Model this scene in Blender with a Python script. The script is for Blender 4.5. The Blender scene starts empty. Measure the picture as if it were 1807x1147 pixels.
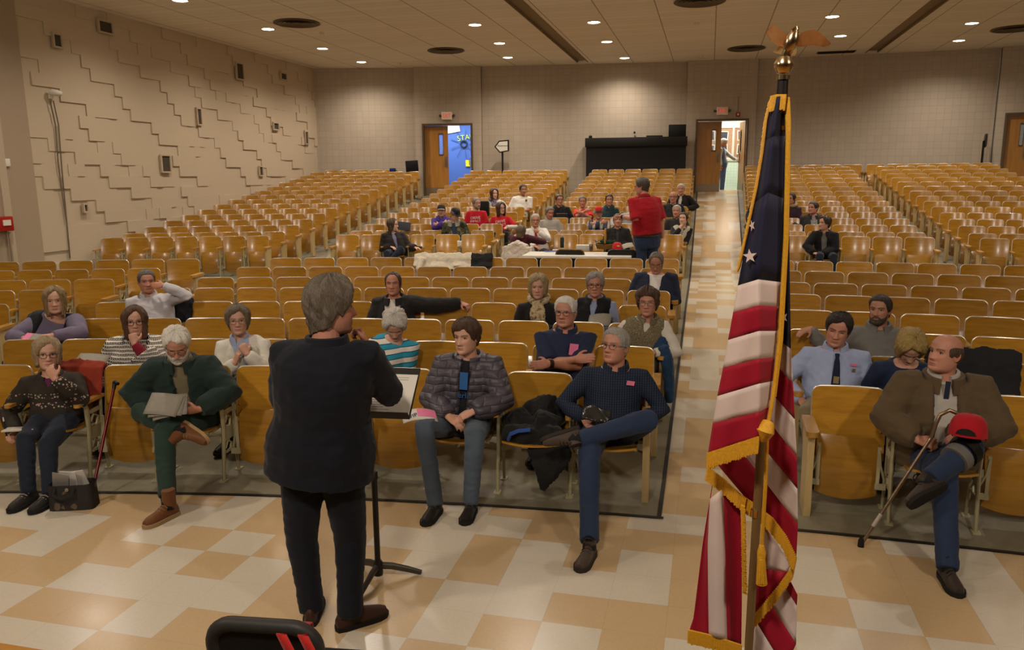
import bpy, bmesh, math, random
import numpy as np
from mathutils import Vector, Matrix, noise
C = bpy.context.scene
COL = C.collection
rnd = random.Random(7)
PI = math.pi
# ------------------------------------------------------------------ camera
F_PX, CX, CY, CAM_H = 1381.0, 903.5, 573.5, 2.3
CAM_R = np.array([[0.97041183, 0.03592133, -0.23876881],
                  [0.24128886, -0.18103051, 0.95341892],
                  [-0.00897637, -0.98282125, -0.18434157]])
cam_data = bpy.data.cameras.new('camera')
cam = bpy.data.objects.new('camera', cam_data)
COL.objects.link(cam)
cam_data.sensor_width = 36.0
cam_data.lens = F_PX / 1807 * 36.0
cam_data.clip_end = 200
_m = Matrix.Identity(4)
for _i in range(3):
    _m[_i][0], _m[_i][1], _m[_i][2] = CAM_R[_i][0], -CAM_R[_i][1], -CAM_R[_i][2]
_m[2][3] = CAM_H
cam.matrix_world = _m
C.camera = cam
# ------------------------------------------------------------------ world, exposure
world = bpy.data.worlds.new('world')
C.world = world
world.use_nodes = True
world.node_tree.nodes['Background'].inputs[0].default_value = (1.0, 0.82, 0.6, 1)
world.node_tree.nodes['Background'].inputs[1].default_value = 0.10
C.view_settings.view_transform = 'Standard'
C.view_settings.look = 'None'
C.view_settings.exposure = 0.36
C.cycles.diffuse_bounces = 8
C.cycles.max_bounces = 12
C.view_settings.gamma = 1.0
C.view_settings.use_curve_mapping = False
LAMP_W = 75.0          # each recessed ceiling lamp
LAMP_COL = (1.0, 0.89, 0.77)
FILL_W = 235.0        # added fill lamps over the apron, shared between them
LAMPS = [(-10.2, 17.4), (-10.3, 20.3), (-10.35, 22.9), (-10.23, 14.24), (-5.4, 18.3), (-5.5, 20.9), (-5.9, 23.35),
         (-2.71, 18.8), (-2.75, 21.5), (-2.6, 24.5), (2.53, 19.7), (3.1, 22.4), (5.86, 21.5), (6.3, 24.1),
         (-10.2, 10.5), (-10.2, 7.0), (-5.4, 14.5), (-5.4, 11.0), (-5.4, 7.0), (-2.6, 15.0), (-2.6, 11.0), (2.6, 15.5), (2.6, 11.0),
         (6.0, 17.5), (6.0, 13.0), (10.0, 20.0), (10.0, 15.0)]
# ------------------------------------------------------------------ hall shape (measured)
YC, XA = -19.0728, 0.4682
ROW_D = {k: (5.7008 + 0.9075 * (k - 1) if k < 9 else 16.29 + 0.61916 * (k - 9)) for k in range(1, 25)}
_HR = [1, 2, 3, 4, 5, 6, 7, 8, 9, 10, 16, 23, 24]
_HV = [.847, .875, .906, .937, .971, .99, 1.03, 1.075, 1.139, 1.185, 1.8, 2.533, 2.603]
ROW_H = {k: float(np.interp(k, _HR, _HV)) for k in range(1, 25)}
SEAT_TOP = .847
_FD = [-5, 5.7] + [ROW_D[k] for k in range(2, 9)] + [12.8, 15.7] + [ROW_D[k] for k in range(9, 25)] + [26.0, 27.5]
_FZ = [0, 0] + [ROW_H[k] - SEAT_TOP for k in range(2, 9)] + [.28, .29] + [ROW_H[k] - SEAT_TOP for k in range(9, 25)] + [1.86, 1.88]
def dist(x, y): return math.hypot(x - XA, y - YC) + YC
def zfloor(x, y): return float(np.interp(dist(x, y), _FD, _FZ))
def polar(D, phi): return XA + (D - YC) * math.sin(phi), YC + (D - YC) * math.cos(phi)
def phi_at(D, X): return math.asin((X - XA) / (D - YC))
def ray(u, v): return CAM_R @ np.array([(u - CX) / F_PX, (v - CY) / F_PX, 1.0])
def at_y(u, v, Y):
    d = ray(u, v); t = Y / d[1]
    return Vector((d[0] * t, Y, CAM_H + d[2] * t))
def at_z(u, v, z):
    d = ray(u, v); t = (z - CAM_H) / d[2]
    return Vector((d[0] * t, d[1] * t, z))
def at_d(u, v, D):
    """the point on the line of sight through a pixel that stands at radial distance D in the hall"""
    d = ray(u, v); ox, oy = -XA, -YC; R = D - YC
    a = d[0] ** 2 + d[1] ** 2; b = ox * d[0] + oy * d[1]; c = ox * ox + oy * oy - R * R
    t = (-b + math.sqrt(b * b - a * c)) / a
    return Vector((d[0] * t, d[1] * t, CAM_H + d[2] * t))
# ------------------------------------------------------------------ materials
def lin(c):
    return tuple((x / 12.92 if x <= .04045 else ((x + .055) / 1.055) ** 2.4) for x in c)
def hx(s):
    return lin(tuple(int(s[i:i + 2], 16) / 255 for i in (0, 2, 4)))
MATS = {}
class NT:
    def __init__(self, name):
        self.m = bpy.data.materials.new(name); self.m.use_nodes = True
        self.t = self.m.node_tree; self.b = self.t.nodes['Principled BSDF']
    def n(self, typ, **kw):
        nd = self.t.nodes.new(typ)
        for k, v in kw.items():
            if k in nd.inputs.keys() if isinstance(k, str) else False: nd.inputs[k].default_value = v
            else: setattr(nd, k, v)
        return nd
    def l(self, a, b): self.t.links.new(a, b)
    def coord(self, out='Object', scale=(1, 1, 1)):
        tc = self.n('ShaderNodeTexCoord'); mp = self.n('ShaderNodeMapping'); mp.inputs['Scale'].default_value = scale
        self.l(tc.outputs[out], mp.inputs['Vector']); return mp.outputs[0]
    def ramp(self, fac, stops, const=False):
        r = self.n('ShaderNodeValToRGB'); e = r.color_ramp.elements
        if const: r.color_ramp.interpolation = 'CONSTANT'
        while len(e) < len(stops): e.new(.5)
        for el, (p, c) in zip(e, stops): el.position = p; el.color = (*c, 1)
        self.l(fac, r.inputs[0]); return r.outputs[0]
    def mix(self, fac, a, b, mode='MIX'):
        x = self.n('ShaderNodeMix', data_type='RGBA', blend_type=mode)
        for s, v in ((x.inputs[0], fac), (x.inputs[6], a), (x.inputs[7], b)):
            if isinstance(v, (int, float)): s.default_value = v
            elif isinstance(v, tuple): s.default_value = (*v, 1)
            else: self.l(v, s)
        return x.outputs[2]
    def math(self, op, a, b=0.0):
        x = self.n('ShaderNodeMath', operation=op)
        for s, v in ((x.inputs[0], a), (x.inputs[1], b)):
            if isinstance(v, (int, float)): s.default_value = v
            else: self.l(v, s)
        return x.outputs[0]
    def noise(self, vec, scale, detail=3, rough=.5):
        x = self.n('ShaderNodeTexNoise'); x.inputs['Scale'].default_value = scale; x.inputs['Detail'].default_value = detail; x.inputs['Roughness'].default_value = rough
        self.l(vec, x.inputs['Vector']); return x.outputs[0]
    def bump(self, h, strength=.3, distance=.01):
        x = self.n('ShaderNodeBump'); x.inputs['Strength'].default_value = strength; x.inputs['Distance'].default_value = distance
        self.l(h, x.inputs['Height']); self.l(x.outputs[0], self.b.inputs['Normal'])
    def set(self, col=None, rough=None, metal=None, spec=None):
        for nm, v in (('Base Color', col), ('Roughness', rough), ('Metallic', metal), ('Specular IOR Level', spec)):
            if v is None: continue
            if isinstance(v, tuple): self.b.inputs[nm].default_value = (*v, 1)
            elif isinstance(v, (int, float)): self.b.inputs[nm].default_value = v
            else: self.l(v, self.b.inputs[nm])
def plain(name, col, rough=.6, metal=0.0, var=.12, scale=30, bump=0.0, spec=.3):
    """plain surface colour with a little procedural mottling"""
    key = ('plain', name)
    if key in MATS: return MATS[key]
    c = hx(col) if isinstance(col, str) else col
    n = NT(name); v = n.coord(); f = n.noise(v, scale, 3)
    n.set(n.mix(f, tuple(x * (1 - var) for x in c), tuple(min(1, x * (1 + var)) for x in c)), rough, metal, spec)
    if bump: n.bump(f, bump, .004)
    MATS[key] = n.m; return n.m
def cloth(name, col, var=.18, rough=.85, weave=260, fold=.5):
    key = ('cloth', name)
    if key in MATS: return MATS[key]
    c = hx(col) if isinstance(col, str) else col
    n = NT(name); v = n.coord(); f = n.noise(v, 9, 4, .6); g = n.noise(v, weave, 1)
    mixed = n.mix(f, tuple(x * (1 - var) for x in c), tuple(min(1, x * (1 + var)) for x in c))
    n.set(mixed, rough, 0, .2)
    n.b.inputs['Sheen Weight'].default_value = .08
    n.bump(n.math('ADD', n.math('MULTIPLY', f, fold * 2), n.math('MULTIPLY', g, .15)), .25, .008)
    MATS[key] = n.m; return n.m
def emis(name, col, s):
    n = NT(name); c = hx(col) if isinstance(col, str) else col
    n.set(c, .5); n.b.inputs['Emission Color'].default_value = (*c, 1); n.b.inputs['Emission Strength'].default_value = s
    return n.m
# ------------------------------------------------------------------ object helpers
def tag(o, label=None, cat=None, group=None, kind=None):
    for k, v in (('label', label), ('category', cat), ('group', group), ('kind', kind)):
        if v: o[k] = v
    return o
def empty(name, loc=(0, 0, 0), rz=0.0, label=None, cat=None, group=None):
    o = bpy.data.objects.new(name, None); COL.objects.link(o)
    o.location = loc; o.rotation_euler = (0, 0, rz); o.empty_display_size = .1
    return tag(o, label, cat, group)
def mesh_obj(name, verts, faces, m, parent=None, smooth=True, angle=None, loc=None):
    me = bpy.data.meshes.new(name)
    me.from_pydata([tuple(map(float, v)) for v in verts], [], [tuple(f) for f in faces])
    o = bpy.data.objects.new(name, me); COL.objects.link(o)
    if m is not None:
        for x in (m if isinstance(m, (list, tuple)) else [m]): me.materials.append(x)
    if smooth:
        me.polygons.foreach_set('use_smooth', [True] * len(me.polygons))
        if angle: me.set_sharp_from_angle(angle=math.radians(angle))
    if parent: o.parent = parent
    if loc: o.location = loc
    return o
class MB:
    """collects shapes for one mesh"""
    def __init__(self): self.v = []; self.f = []; self.mi = []
    def add(self, vs, fs, mi=0):
        b = len(self.v); self.v += [tuple(x) for x in vs]; self.f += [tuple(i + b for i in f) for f in fs]; self.mi += [mi] * len(fs); return self
    def box(self, c, s, rot=None, mi=0, bev=0.0):
        hx_, hy, hz = s[0] / 2, s[1] / 2, s[2] / 2
        if bev > 0:
            bm = bmesh.new(); bmesh.ops.create_cube(bm, size=1)
            for q in bm.verts: q.co = Vector((q.co.x * s[0], q.co.y * s[1], q.co.z * s[2]))
            bmesh.ops.bevel(bm, geom=list(bm.edges), offset=bev, segments=2, affect='EDGES', profile=.5)
            vs = [q.co.copy() for q in bm.verts]; bm.verts.index_update(); fs = [[q.index for q in f.verts] for f in bm.faces]; bm.free()
        else:
            vs = [Vector((x, y, z)) for x in (-hx_, hx_) for y in (-hy, hy) for z in (-hz, hz)]
            fs = [(0, 1, 3, 2), (4, 6, 7, 5), (0, 4, 5, 1), (2, 3, 7, 6), (0, 2, 6, 4), (1, 5, 7, 3)]
        M = rot if rot is not None else Matrix.Identity(3)
        return self.add([M @ v + Vector(c) for v in vs], fs, mi)
    def prism(self, outline, y0, y1, axis='y', mi=0):
        """extrude a 2-D outline; axis y: outline in (x,z)"""
        n = len(outline)
        def P(a, b, d): return {'y': (a, d, b), 'x': (d, a, b), 'z': (a, b, d)}[axis]
        vs = [P(a, b, y0) for a, b in outline] + [P(a, b, y1) for a, b in outline]
        fs = [tuple(range(n)), tuple(range(2 * n - 1, n - 1, -1))] + [(i, i + n, (i + 1) % n + n, (i + 1) % n) for i in range(n)]
        return self.add(vs, fs, mi)
    def tube(self, pts, r, n=10, mi=0, cap=True, up=None):
        """round or oval tube through pts; r: number, list, or list of (ra, rb)"""
        pts = [Vector(p) for p in pts]; k = len(pts)
        if isinstance(r, (int, float)): r = [r] * k
        r = [(q, q) if isinstance(q, (int, float)) else q for q in r]
        T = []
        for i in range(k):
            t = (pts[min(i + 1, k - 1)] - pts[max(i - 1, 0)])
            T.append(t.normalized() if t.length > 1e-9 else Vector((0, 0, 1)))
        u = Vector(up) if up is not None else (Vector((1, 0, 0)) if abs(T[0].x) < .9 else Vector((0, 1, 0)))
        rings = []
        for i in range(k):
            a = (u - T[i] * u.dot(T[i]));
            if a.length < 1e-6: a = T[i].orthogonal()
            a.normalize(); b = T[i].cross(a)
            if up is None: u = a
            rings.append([pts[i] + a * (r[i][0] * math.cos(2 * PI * j / n)) + b * (r[i][1] * math.sin(2 * PI * j / n)) for j in range(n)])
        vs = [p for q in rings for p in q]; fs = []
        for i in range(k - 1):
            for j in range(n):
                fs.append((i * n + j, i * n + (j + 1) % n, (i + 1) * n + (j + 1) % n, (i + 1) * n + j))
        if cap:
            fs.append(tuple(range(n - 1, -1, -1))); fs.append(tuple((k - 1) * n + j for j in range(n)))
        return self.add(vs, fs, mi)
    def lathe(self, prof, c=(0, 0, 0), n=20, mi=0, axis='z'):
        vs = []; fs = []
        for (r, z) in prof:
            for j in range(n):
                a = 2 * PI * j / n; p = (r * math.cos(a), r * math.sin(a), z)
                if axis == 'y': p = (p[0], p[2], p[1])
                vs.append((p[0] + c[0], p[1] + c[1], p[2] + c[2]))
        for i in range(len(prof) - 1):
            for j in range(n): fs.append((i * n + j, i * n + (j + 1) % n, (i + 1) * n + (j + 1) % n, (i + 1) * n + j))
        fs.append(tuple(range(n - 1, -1, -1))); fs.append(tuple((len(prof) - 1) * n + j for j in range(n)))
        return self.add(vs, fs, mi)
    def grid(self, fn, nu, nv, mi=0, wrap=False):
        vs = [fn(i / (nu - (0 if wrap else 1)), j / (nv - 1)) for j in range(nv) for i in range(nu)]; fs = []
        for j in range(nv - 1):
            for i in range(nu if wrap else nu - 1):
                fs.append((j * nu + i, j * nu + (i + 1) % nu, (j + 1) * nu + (i + 1) % nu, (j + 1) * nu + i))
        return self.add(vs, fs, mi)
    def build(self, name, m, parent=None, smooth=True, angle=40, loc=None, solid=0.0, subsurf=0, bevel=0.0):
        o = mesh_obj(name, self.v, self.f, m, parent, smooth, angle, loc)
        if any(self.mi): o.data.polygons.foreach_set('material_index', self.mi)
        if solid:
            d = o.modifiers.new('solid', 'SOLIDIFY'); d.thickness = solid; d.offset = 0
        if bevel:
            d = o.modifiers.new('bevel', 'BEVEL'); d.width = bevel; d.segments = 2; d.limit_method = 'ANGLE'
        if subsurf:
            d = o.modifiers.new('sub', 'SUBSURF'); d.levels = subsurf; d.render_levels = subsurf
        return o
def copy_tree(o, parent=None):
    c = o.copy(); COL.objects.link(c)
    if parent: c.parent = parent
    for ch in [q for q in bpy.data.objects if q.parent == o] if not hasattr(copy_tree, 'kids') else copy_tree.kids.get(o.name, []):
        copy_tree(ch, c)
    return c
def struct(o): o['kind'] = 'structure'; return o
def rotz(a): return Matrix.Rotation(a, 3, 'Z')
def text_mesh(body, size, name, m, parent, loc, rot=(PI / 2, 0, 0), depth=.001, align='CENTER', sx=1.0):
    cu = bpy.data.curves.new(name, 'FONT'); cu.body = body; cu.size = size; cu.extrude = depth; cu.align_x = align; cu.align_y = 'CENTER'
    o = bpy.data.objects.new(name, cu); COL.objects.link(o); cu.materials.append(m)
    if parent: o.parent = parent
    o.scale = (sx, 1, 1)
    dg = bpy.context.evaluated_depsgraph_get(); me = bpy.data.meshes.new_from_object(o.evaluated_get(dg)); bpy.data.objects.remove(o)
    q = bpy.data.objects.new(name, me); COL.objects.link(q); q.location = loc; q.rotation_euler = rot; q.scale = (sx, 1, 1)
    if parent: q.parent = parent
    if not me.materials: me.materials.append(m)
    return q
# ------------------------------------------------------------------ shell materials
def m_tiles(fixed=None):
    n = NT('vinyl_tile'); v = n.coord()
    sx = n.n('ShaderNodeSeparateXYZ'); n.l(v, sx.inputs[0])
    gx = n.math('DIVIDE', n.math('ADD', sx.outputs[0], 2.69), .319); gy = n.math('DIVIDE', n.math('SUBTRACT', sx.outputs[1], 3.688), .303)
    cell = n.n('ShaderNodeCombineXYZ'); n.l(n.math('FLOOR', gx), cell.inputs[0]); n.l(n.math('FLOOR', gy), cell.inputs[1])
    w = n.n('ShaderNodeTexWhiteNoise', noise_dimensions='2D'); n.l(cell.outputs[0], w.inputs['Vector'])
    pick = n.math('GREATER_THAN', w.outputs['Value'], .53) if fixed is None else float(fixed)
    f1 = n.noise(v, 60, 3, .7); f2 = n.noise(v, 4, 2)
    tan = n.mix(f1, hx('b89b72'), hx('c6ab82')); crm = n.mix(f1, hx('bfb4a0'), hx('d2c7b2'))
    col = n.mix(pick, tan, crm)
    # hairline joints
    def edge(g): 
        fr = n.math('FRACT', g); return n.math('LESS_THAN', n.math('MINIMUM', fr, n.math('SUBTRACT', 1.0, fr)), .006)
    j = n.math('MAXIMUM', edge(gx), edge(gy))
    col = n.mix(n.math('MULTIPLY', j, .16), col, hx('6d5c44'))
    n.set(col, n.math('ADD', .16, n.math('MULTIPLY', f2, .14)), 0, .45)
    n.bump(n.math('ADD', n.math('MULTIPLY', f2, .6), n.math('MULTIPLY', j, -.3)), .04, .01)
    return n.m
def m_concrete():
    n = NT('painted_concrete'); v = n.coord(); a = n.noise(v, 1.6, 5, .6); b = n.noise(v, 26, 3)
    n.set(n.ramp(n.math('ADD', n.math('MULTIPLY', a, .8), n.math('MULTIPLY', b, .2)), [(.3, hx('6a6350')), (.55, hx('7d7660')), (.75, hx('8f8873'))]), .5, 0, .35)
    n.bump(b, .08, .004); return n.m
def m_block(name, base, w, h, joint=.03, off=0.0, dark=.72):
    """painted concrete block laid in a grid; object x runs along the wall"""
    n = NT(name); tc = n.n('ShaderNodeTexCoord'); s = n.n('ShaderNodeSeparateXYZ'); n.l(tc.outputs['Object'], s.inputs[0])
    c = n.n('ShaderNodeCombineXYZ'); n.l(s.outputs[0], c.inputs[0]); n.l(s.outputs[2], c.inputs[1])
    b = n.n('ShaderNodeTexBrick', offset=off, squash=1.0); n.l(c.outputs[0], b.inputs['Vector'])
    col = hx(base)
    b.inputs['Color1'].default_value = (*col, 1); b.inputs['Color2'].default_value = (*[x * .94 for x in col], 1); b.inputs['Mortar'].default_value = (*[x * dark for x in col], 1)
    b.inputs['Scale'].default_value = 1; b.inputs['Mortar Size'].default_value = joint * h; b.inputs['Mortar Smooth'].default_value = .3
    b.inputs['Brick Width'].default_value = w; b.inputs['Row Height'].default_value = h
    g = n.noise(tc.outputs['Object'], 70, 2); 
    n.set(n.mix(n.math('MULTIPLY', g, .12), b.outputs['Color'], hx('4a4034')), .7, 0, .2)
    n.bump(n.math('ADD', n.math('MULTIPLY', b.outputs['Fac'], -1.0), n.math('MULTIPLY', g, .25)), .35, .01); return n.m
def m_ceiling():
    n = NT('acoustic_tile'); v = n.coord()
    b = n.n('ShaderNodeTexBrick', offset=0.0); n.l(v, b.inputs['Vector'])
    b.inputs['Color1'].default_value = (*hx('efe8dc'), 1); b.inputs['Color2'].default_value = (*hx('e8e0d2'), 1); b.inputs['Mortar'].default_value = (*hx('c4b8a2'), 1)
    b.inputs['Scale'].default_value = 1; b.inputs['Mortar Size'].default_value = .006; b.inputs['Brick Width'].default_value = 1.22; b.inputs['Row Height'].default_value = .305
    # the long joints are wider than the cross joints
    s = n.n('ShaderNodeSeparateXYZ'); n.l(v, s.inputs[0]); fr = n.math('FRACT', n.math('DIVIDE', s.outputs[0], 1.22))
    ln = n.math('LESS_THAN', n.math('MINIMUM', fr, n.math('SUBTRACT', 1.0, fr)), .012)
    g = n.noise(v, 45, 3, .7)
    n.set(n.mix(n.math('MULTIPLY', ln, .45), n.mix(n.math('MULTIPLY', g, .15), b.outputs['Color'], hx('6b5c45')), hx('5a4c38')), .8, 0, .15)
    n.bump(g, .1, .004); return n.m
def m_wood(name, a, b, c, rough=.3, axis='x', scale=1.0, rnd_obj=True, spec=.5):
    n = NT(name); sc = {'x': (1.2, 14, 14), 'z': (14, 14, 1.2), 'y': (14, 1.2, 14)}[axis]
    v = n.coord('Object', tuple(q * scale for q in sc))
    if rnd_obj:
        oi = n.n('ShaderNodeObjectInfo'); ad = n.n('ShaderNodeVectorMath', operation='ADD'); cm = n.n('ShaderNodeCombineXYZ')
        n.l(n.math('MULTIPLY', oi.outputs['Random'], 40), cm.inputs[0]); n.l(n.math('MULTIPLY', oi.outputs['Random'], 17), cm.inputs[2])
        n.l(v, ad.inputs[0]); n.l(cm.outputs[0], ad.inputs[1]); v = ad.outputs[0]
    f = n.noise(v, 2.2, 5, .6); col = n.ramp(f, [(.25, hx(a)), (.5, hx(b)), (.8, hx(c))])
    if rnd_obj:
        tone = n.math('ADD', .84, n.math('MULTIPLY', oi.outputs['Random'], .28))
        cb = n.n('ShaderNodeCombineXYZ'); [n.l(tone, cb.inputs[i]) for i in range(3)]
        col = n.mix(1.0, col, cb.outputs[0], 'MULTIPLY')
    n.set(col, rough, 0, spec); n.bump(f, .05, .003); return n.m
M_TILE, M_CONC, M_CEIL = m_tiles(), m_concrete(), m_ceiling()
M_BLOCK = m_block('grid_block_paint', 'b8aa97', .203, .203, .026, 0.0, .78)
M_RELIEF = plain('relief_block_paint', 'bfae95', .7, var=.05, scale=60, bump=.15)
M_PLASTER = plain('plaster_paint', 'a3917a', .75, var=.04, scale=8)
M_SEAT = m_wood('seat_plywood', '98691e', 'ac7b25', 'b88a30', .24, 'x', 1.0, spec=.5)
M_DOOR = m_wood('door_veneer', '8f5a1c', '9d6a22', 'a8752b', .4, 'z', .7)
M_BRONZE = plain('bronze_frame', '5a4a36', .45, .2, .1)
M_KICK = plain('kick_plate', '84735d', .4, .6, .06)
M_BLACK = plain('black_paint', '15130f', .5, var=.15)
M_DARK = plain('dark_void', '1c1813', .8)
M_WHITE = plain('white_paint', 'd9d2c4', .5, var=.04)
M_RED = plain('red_paint', '9c1a14', .4)
M_STEEL = plain('steel', '9a958c', .3, .9, .05)
M_CHROME = plain('chrome', 'c9c5bd', .18, 1.0, .03)
M_EDGE = plain('black_edging', '26231e', .6)
# ------------------------------------------------------------------ floors
def floor_mesh(name, x0, x1, d0, d1, nx, nd, m, lift=0.0, flat_front=False, ylist=None):
    vs = []; fs = []
    for j in range(nd + 1):
        d = d0 + (d1 - d0) * j / nd
        for i in range(nx + 1):
            X = x0 + (x1 - x0) * i / nx
            Y = YC + math.sqrt((d - YC) ** 2 - (X - XA) ** 2)
            vs.append((X, Y, float(np.interp(d, _FD, _FZ)) + lift))
    w = nx + 1
    for j in range(nd):
        for i in range(nx): fs.append((j * w + i, j * w + i + 1, (j + 1) * w + i + 1, (j + 1) * w + i))
    return struct(mesh_obj(name, vs, fs, m))
floor_mesh('floor', -14, 14, -4.0, 27.5, 40, 160, M_TILE)
# the apron in front of the stage, tile by tile
TILES = {4: (3, 'ctttccttt' + 'cct'), 3: (-2, 'cttttccttttt' + 'cttct'), 2: (-8, 'cctttcctttcctctcttcttct'), 1: (-7, 'ccctctcttt' + 'ctccc' + 'tttctc'), 0: (-6, 'tcttctctttccttttctc'), -1: (-5, 'ttcccctttctctcc'), -2: (-4, 'cttctttctctc'), -3: (-3, 'cctttcct')}
tm = MB(); tr = random.Random(12)
for j in range(-12, 5):
    for i in range(-18, 32):
        i0, st_ = TILES.get(j, (0, '')); c_ = st_[i - i0] if 0 <= i - i0 < len(st_) else tr.choice('ct')
        x0, y0 = -2.69 + .319 * i, 3.688 + .303 * j; x1, y1 = x0 + .319, min(y0 + .303, 5.2); tm.add([(x0, y0, .003), (x1, y0, .003), (x1, y1, .003), (x0, y1, .003)], [(0, 1, 2, 3)], 1 if c_ == 'c' else 0)
struct(tm.build('floor_front', [m_tiles(0.0), m_tiles(1.0)]))
AISLE_L, AISLE_R = -.30, .70
def aisle_edge(side, d):   # the aisle widens slightly towards the back
    return (-.27 - .12 * (d - 5.1) / 20) if side < 0 else (.63 + .24 * (d - 5.1) / 20)
for side, nm in ((-1, 'floor_left'), (1, 'floor_right')):
    mb = MB(); st = MB(); fr = MB()
    xo = -12.6 if side < 0 else 13.3
    nd, nx = 110, 26; top = []
    for j in range(nd + 1):
        d = 5.12 + (25.9 - 5.12) * j / nd; xa = aisle_edge(side, d)
        for i in range(nx + 1):
            X = xa + (xo - xa) * i / nx
            mb.v.append((X, YC + math.sqrt((d - YC) ** 2 - (X - XA) ** 2), float(np.interp(d, _FD, _FZ)) + .008))
    w = nx + 1
    for j in range(nd):
        for i in range(nx):
            q = (j * w + i, j * w + i + 1, (j + 1) * w + i + 1, (j + 1) * w + i); mb.f.append(q if side > 0 else q[::-1])
    struct(mb.build(nm, M_CONC))
    # black edging along the aisle and along the front
    for j in range(nd):
        d0, d1 = [5.12 + (25.9 - 5.12) * (j + k) / nd for k in (0, 1)]
        q = []
        for d, s in ((d0, 0), (d0, 1), (d1, 1), (d1, 0)):
            X = aisle_edge(side, d) - side * (.03 if s else -.0)
            q.append((X, YC + math.sqrt((d - YC) ** 2 - (X - XA) ** 2), float(np.interp(d, _FD, _FZ)) + .012))
        st.add(q, [(0, 1, 2, 3)])
    struct(st.build('trim_%d' % (1 if side < 0 else 2), M_EDGE))
    for i in range(60):
        q = []
        for k, dd in ((0, 5.10), (1, 5.10), (1, 5.135), (0, 5.135)):
            xa = aisle_edge(side, 5.12) - side * .045; X = xa + (xo - xa) * (i + k) / 60
            q.append((X, YC + math.sqrt((dd - YC) ** 2 - (X - XA) ** 2), .0125))
        fr.add(q, [(0, 1, 2, 3)])
    struct(fr.build('trim_%d' % (3 if side < 0 else 4), M_EDGE))
# the stage the picture is taken from
sb = MB(); sb.box((0, -1.85, .42), (22, 7.1, .84)); struct(sb.build('wall_stage', M_PLASTER))
sb = MB(); sb.box((0, -1.825, .87), (22, 7.15, .06)); struct(sb.build('floor_stage', m_wood('stage_boards', '8a5a1e', 'a9742a', 'b98433', .3, 'x', .5, False)))
# ------------------------------------------------------------------ walls
CEIL = 5.8
def wall_box(name, p0, p1, z0, z1, m, thick=.3, holes=()):
    """wall from p0 to p1 (plan), room side to the right of p0->p1 ; holes: (x0, x1, z0, z1) along the wall"""
    p0, p1 = Vector((*p0, 0)), Vector((*p1, 0)); L = (p1 - p0).length; ang = math.atan2(p1.y - p0.y, p1.x - p0.x)
    mb = MB()
    def piece(a, b, c, d):
        if b - a > 1e-4 and d - c > 1e-4: mb.box(((a + b) / 2, thick / 2, (c + d) / 2), (b - a, thick, d - c))
    x = 0.0
    for (a, b, c, d) in holes:
        piece(x, a, z0, z1); piece(a, b, z0, c); piece(a, b, d, z1); x = b
    piece(x, L, z0, z1)
    o = struct(mb.build(name, m)); o.location = p0; o.rotation_euler = (0, 0, ang); return o
def P_at(X, D): return (X, YC + math.sqrt((D - YC) ** 2 - (X - XA) ** 2))
XW = -12.45
bays = [((-9.28, 25.52), (-7.17, 25.50)), ((-.78, 25.72), (1.30, 25.90)), ((7.85, 26.25), (10.0, 26.2))]
def hit_plane(u, v, p0, p1):
    d = ray(u, v); a = Vector((*p0, 0)); b = Vector((*p1, 0)); nrm = Vector((-(b.y - a.y), b.x - a.x, 0))
    t = (a - Vector((0, 0, CAM_H))).dot(nrm) / Vector(d).dot(nrm); q = Vector((0, 0, CAM_H)) + Vector(d) * t
    return (Vector((q.x, q.y, 0)) - a).dot((b - a).normalized()), q.z, q
door_px = [((746.5, 280), (835, 280), (790, 218)), ((1226, 280), (1318.3, 280), (1272, 210)), ((1766, 280), (1858, 276), (1800, 198.5))]
DOORS = []
for k, ((xa, da), (xb, db)) in enumerate(bays):
    p0, p1 = P_at(xa, da), P_at(xb, db)
    a = hit_plane(*door_px[k][0], p0, p1)[0]; b = hit_plane(*door_px[k][1], p0, p1)[0]; top = hit_plane(*door_px[k][2], p0, p1)[1]
    zb = zfloor((p0[0] + p1[0]) / 2, min(p0[1], p1[1]) - .1)
    DOORS.append((p0, p1, a, b, zb, top))
    wall_box('wall_bay_%s' % ('left', 'middle', 'right')[k], p0, p1, 0, CEIL, M_BLOCK, .45, [(a, b, zb, top)])
panels = [((XW - .1, 25.7), (-9.26, 25.72)), ((-7.19, 25.66), (-.76, 25.93)), ((1.28, 26.05), (7.87, 26.48)), ((9.98, 26.4), (13.6, 26.3))]
for k, ((xa, da), (xb, db)) in enumerate(panels):
    wall_box('wall_back_%s' % ('corner', 'left', 'right', 'end')[k], P_at(xa, da), P_at(xb, db), 0, CEIL, M_BLOCK, .3)
# left wall: painted blocks set at different depths
def relief_wall():
    mb = MB(); bw, bh = .43, .2415; y0, y1 = 12.45, 24.4
    ny = int((y1 - y0) / bw) + 1; nz = int(CEIL / bh) + 1; r = random.Random(3); dep = {}
    lev = [0, .030, .014]
    for j in range(nz):
        for i in range(ny + 2):
            b = math.floor((i + (j % 2) * -.5 + j * .95 + .3 * math.sin(i * 2.7 + j * .6)) / 1.3); dep[(i, j)] = lev[(b + (1 if math.sin(b * 12.9 + j // 3) > .6 else 0)) % 3] if r.random() > .12 else r.choice(lev)
    for j in range(nz):
        off = -(j % 2) * bw / 2
        for i in range(ny + 1):
            a, b = max(y0, y0 + off + i * bw), min(y1, y0 + off + (i + 1) * bw)
            if b - a < .02: continue
            d = dep[(i, j)]; z0, z1 = j * bh, min(CEIL, (j + 1) * bh)
            mb.box(((d - .15) / 2, (a + b) / 2, (z0 + z1) / 2), (d + .15, b - a - .0004, z1 - z0 - .0004))
    mb.box((-.25, (y0 + y1) / 2, CEIL / 2), (.3, y1 - y0, CEIL))
    o = struct(mb.build('wall_left', M_RELIEF, smooth=False)); o.location = (XW, 0, 0); return o
relief_wall()
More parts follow.
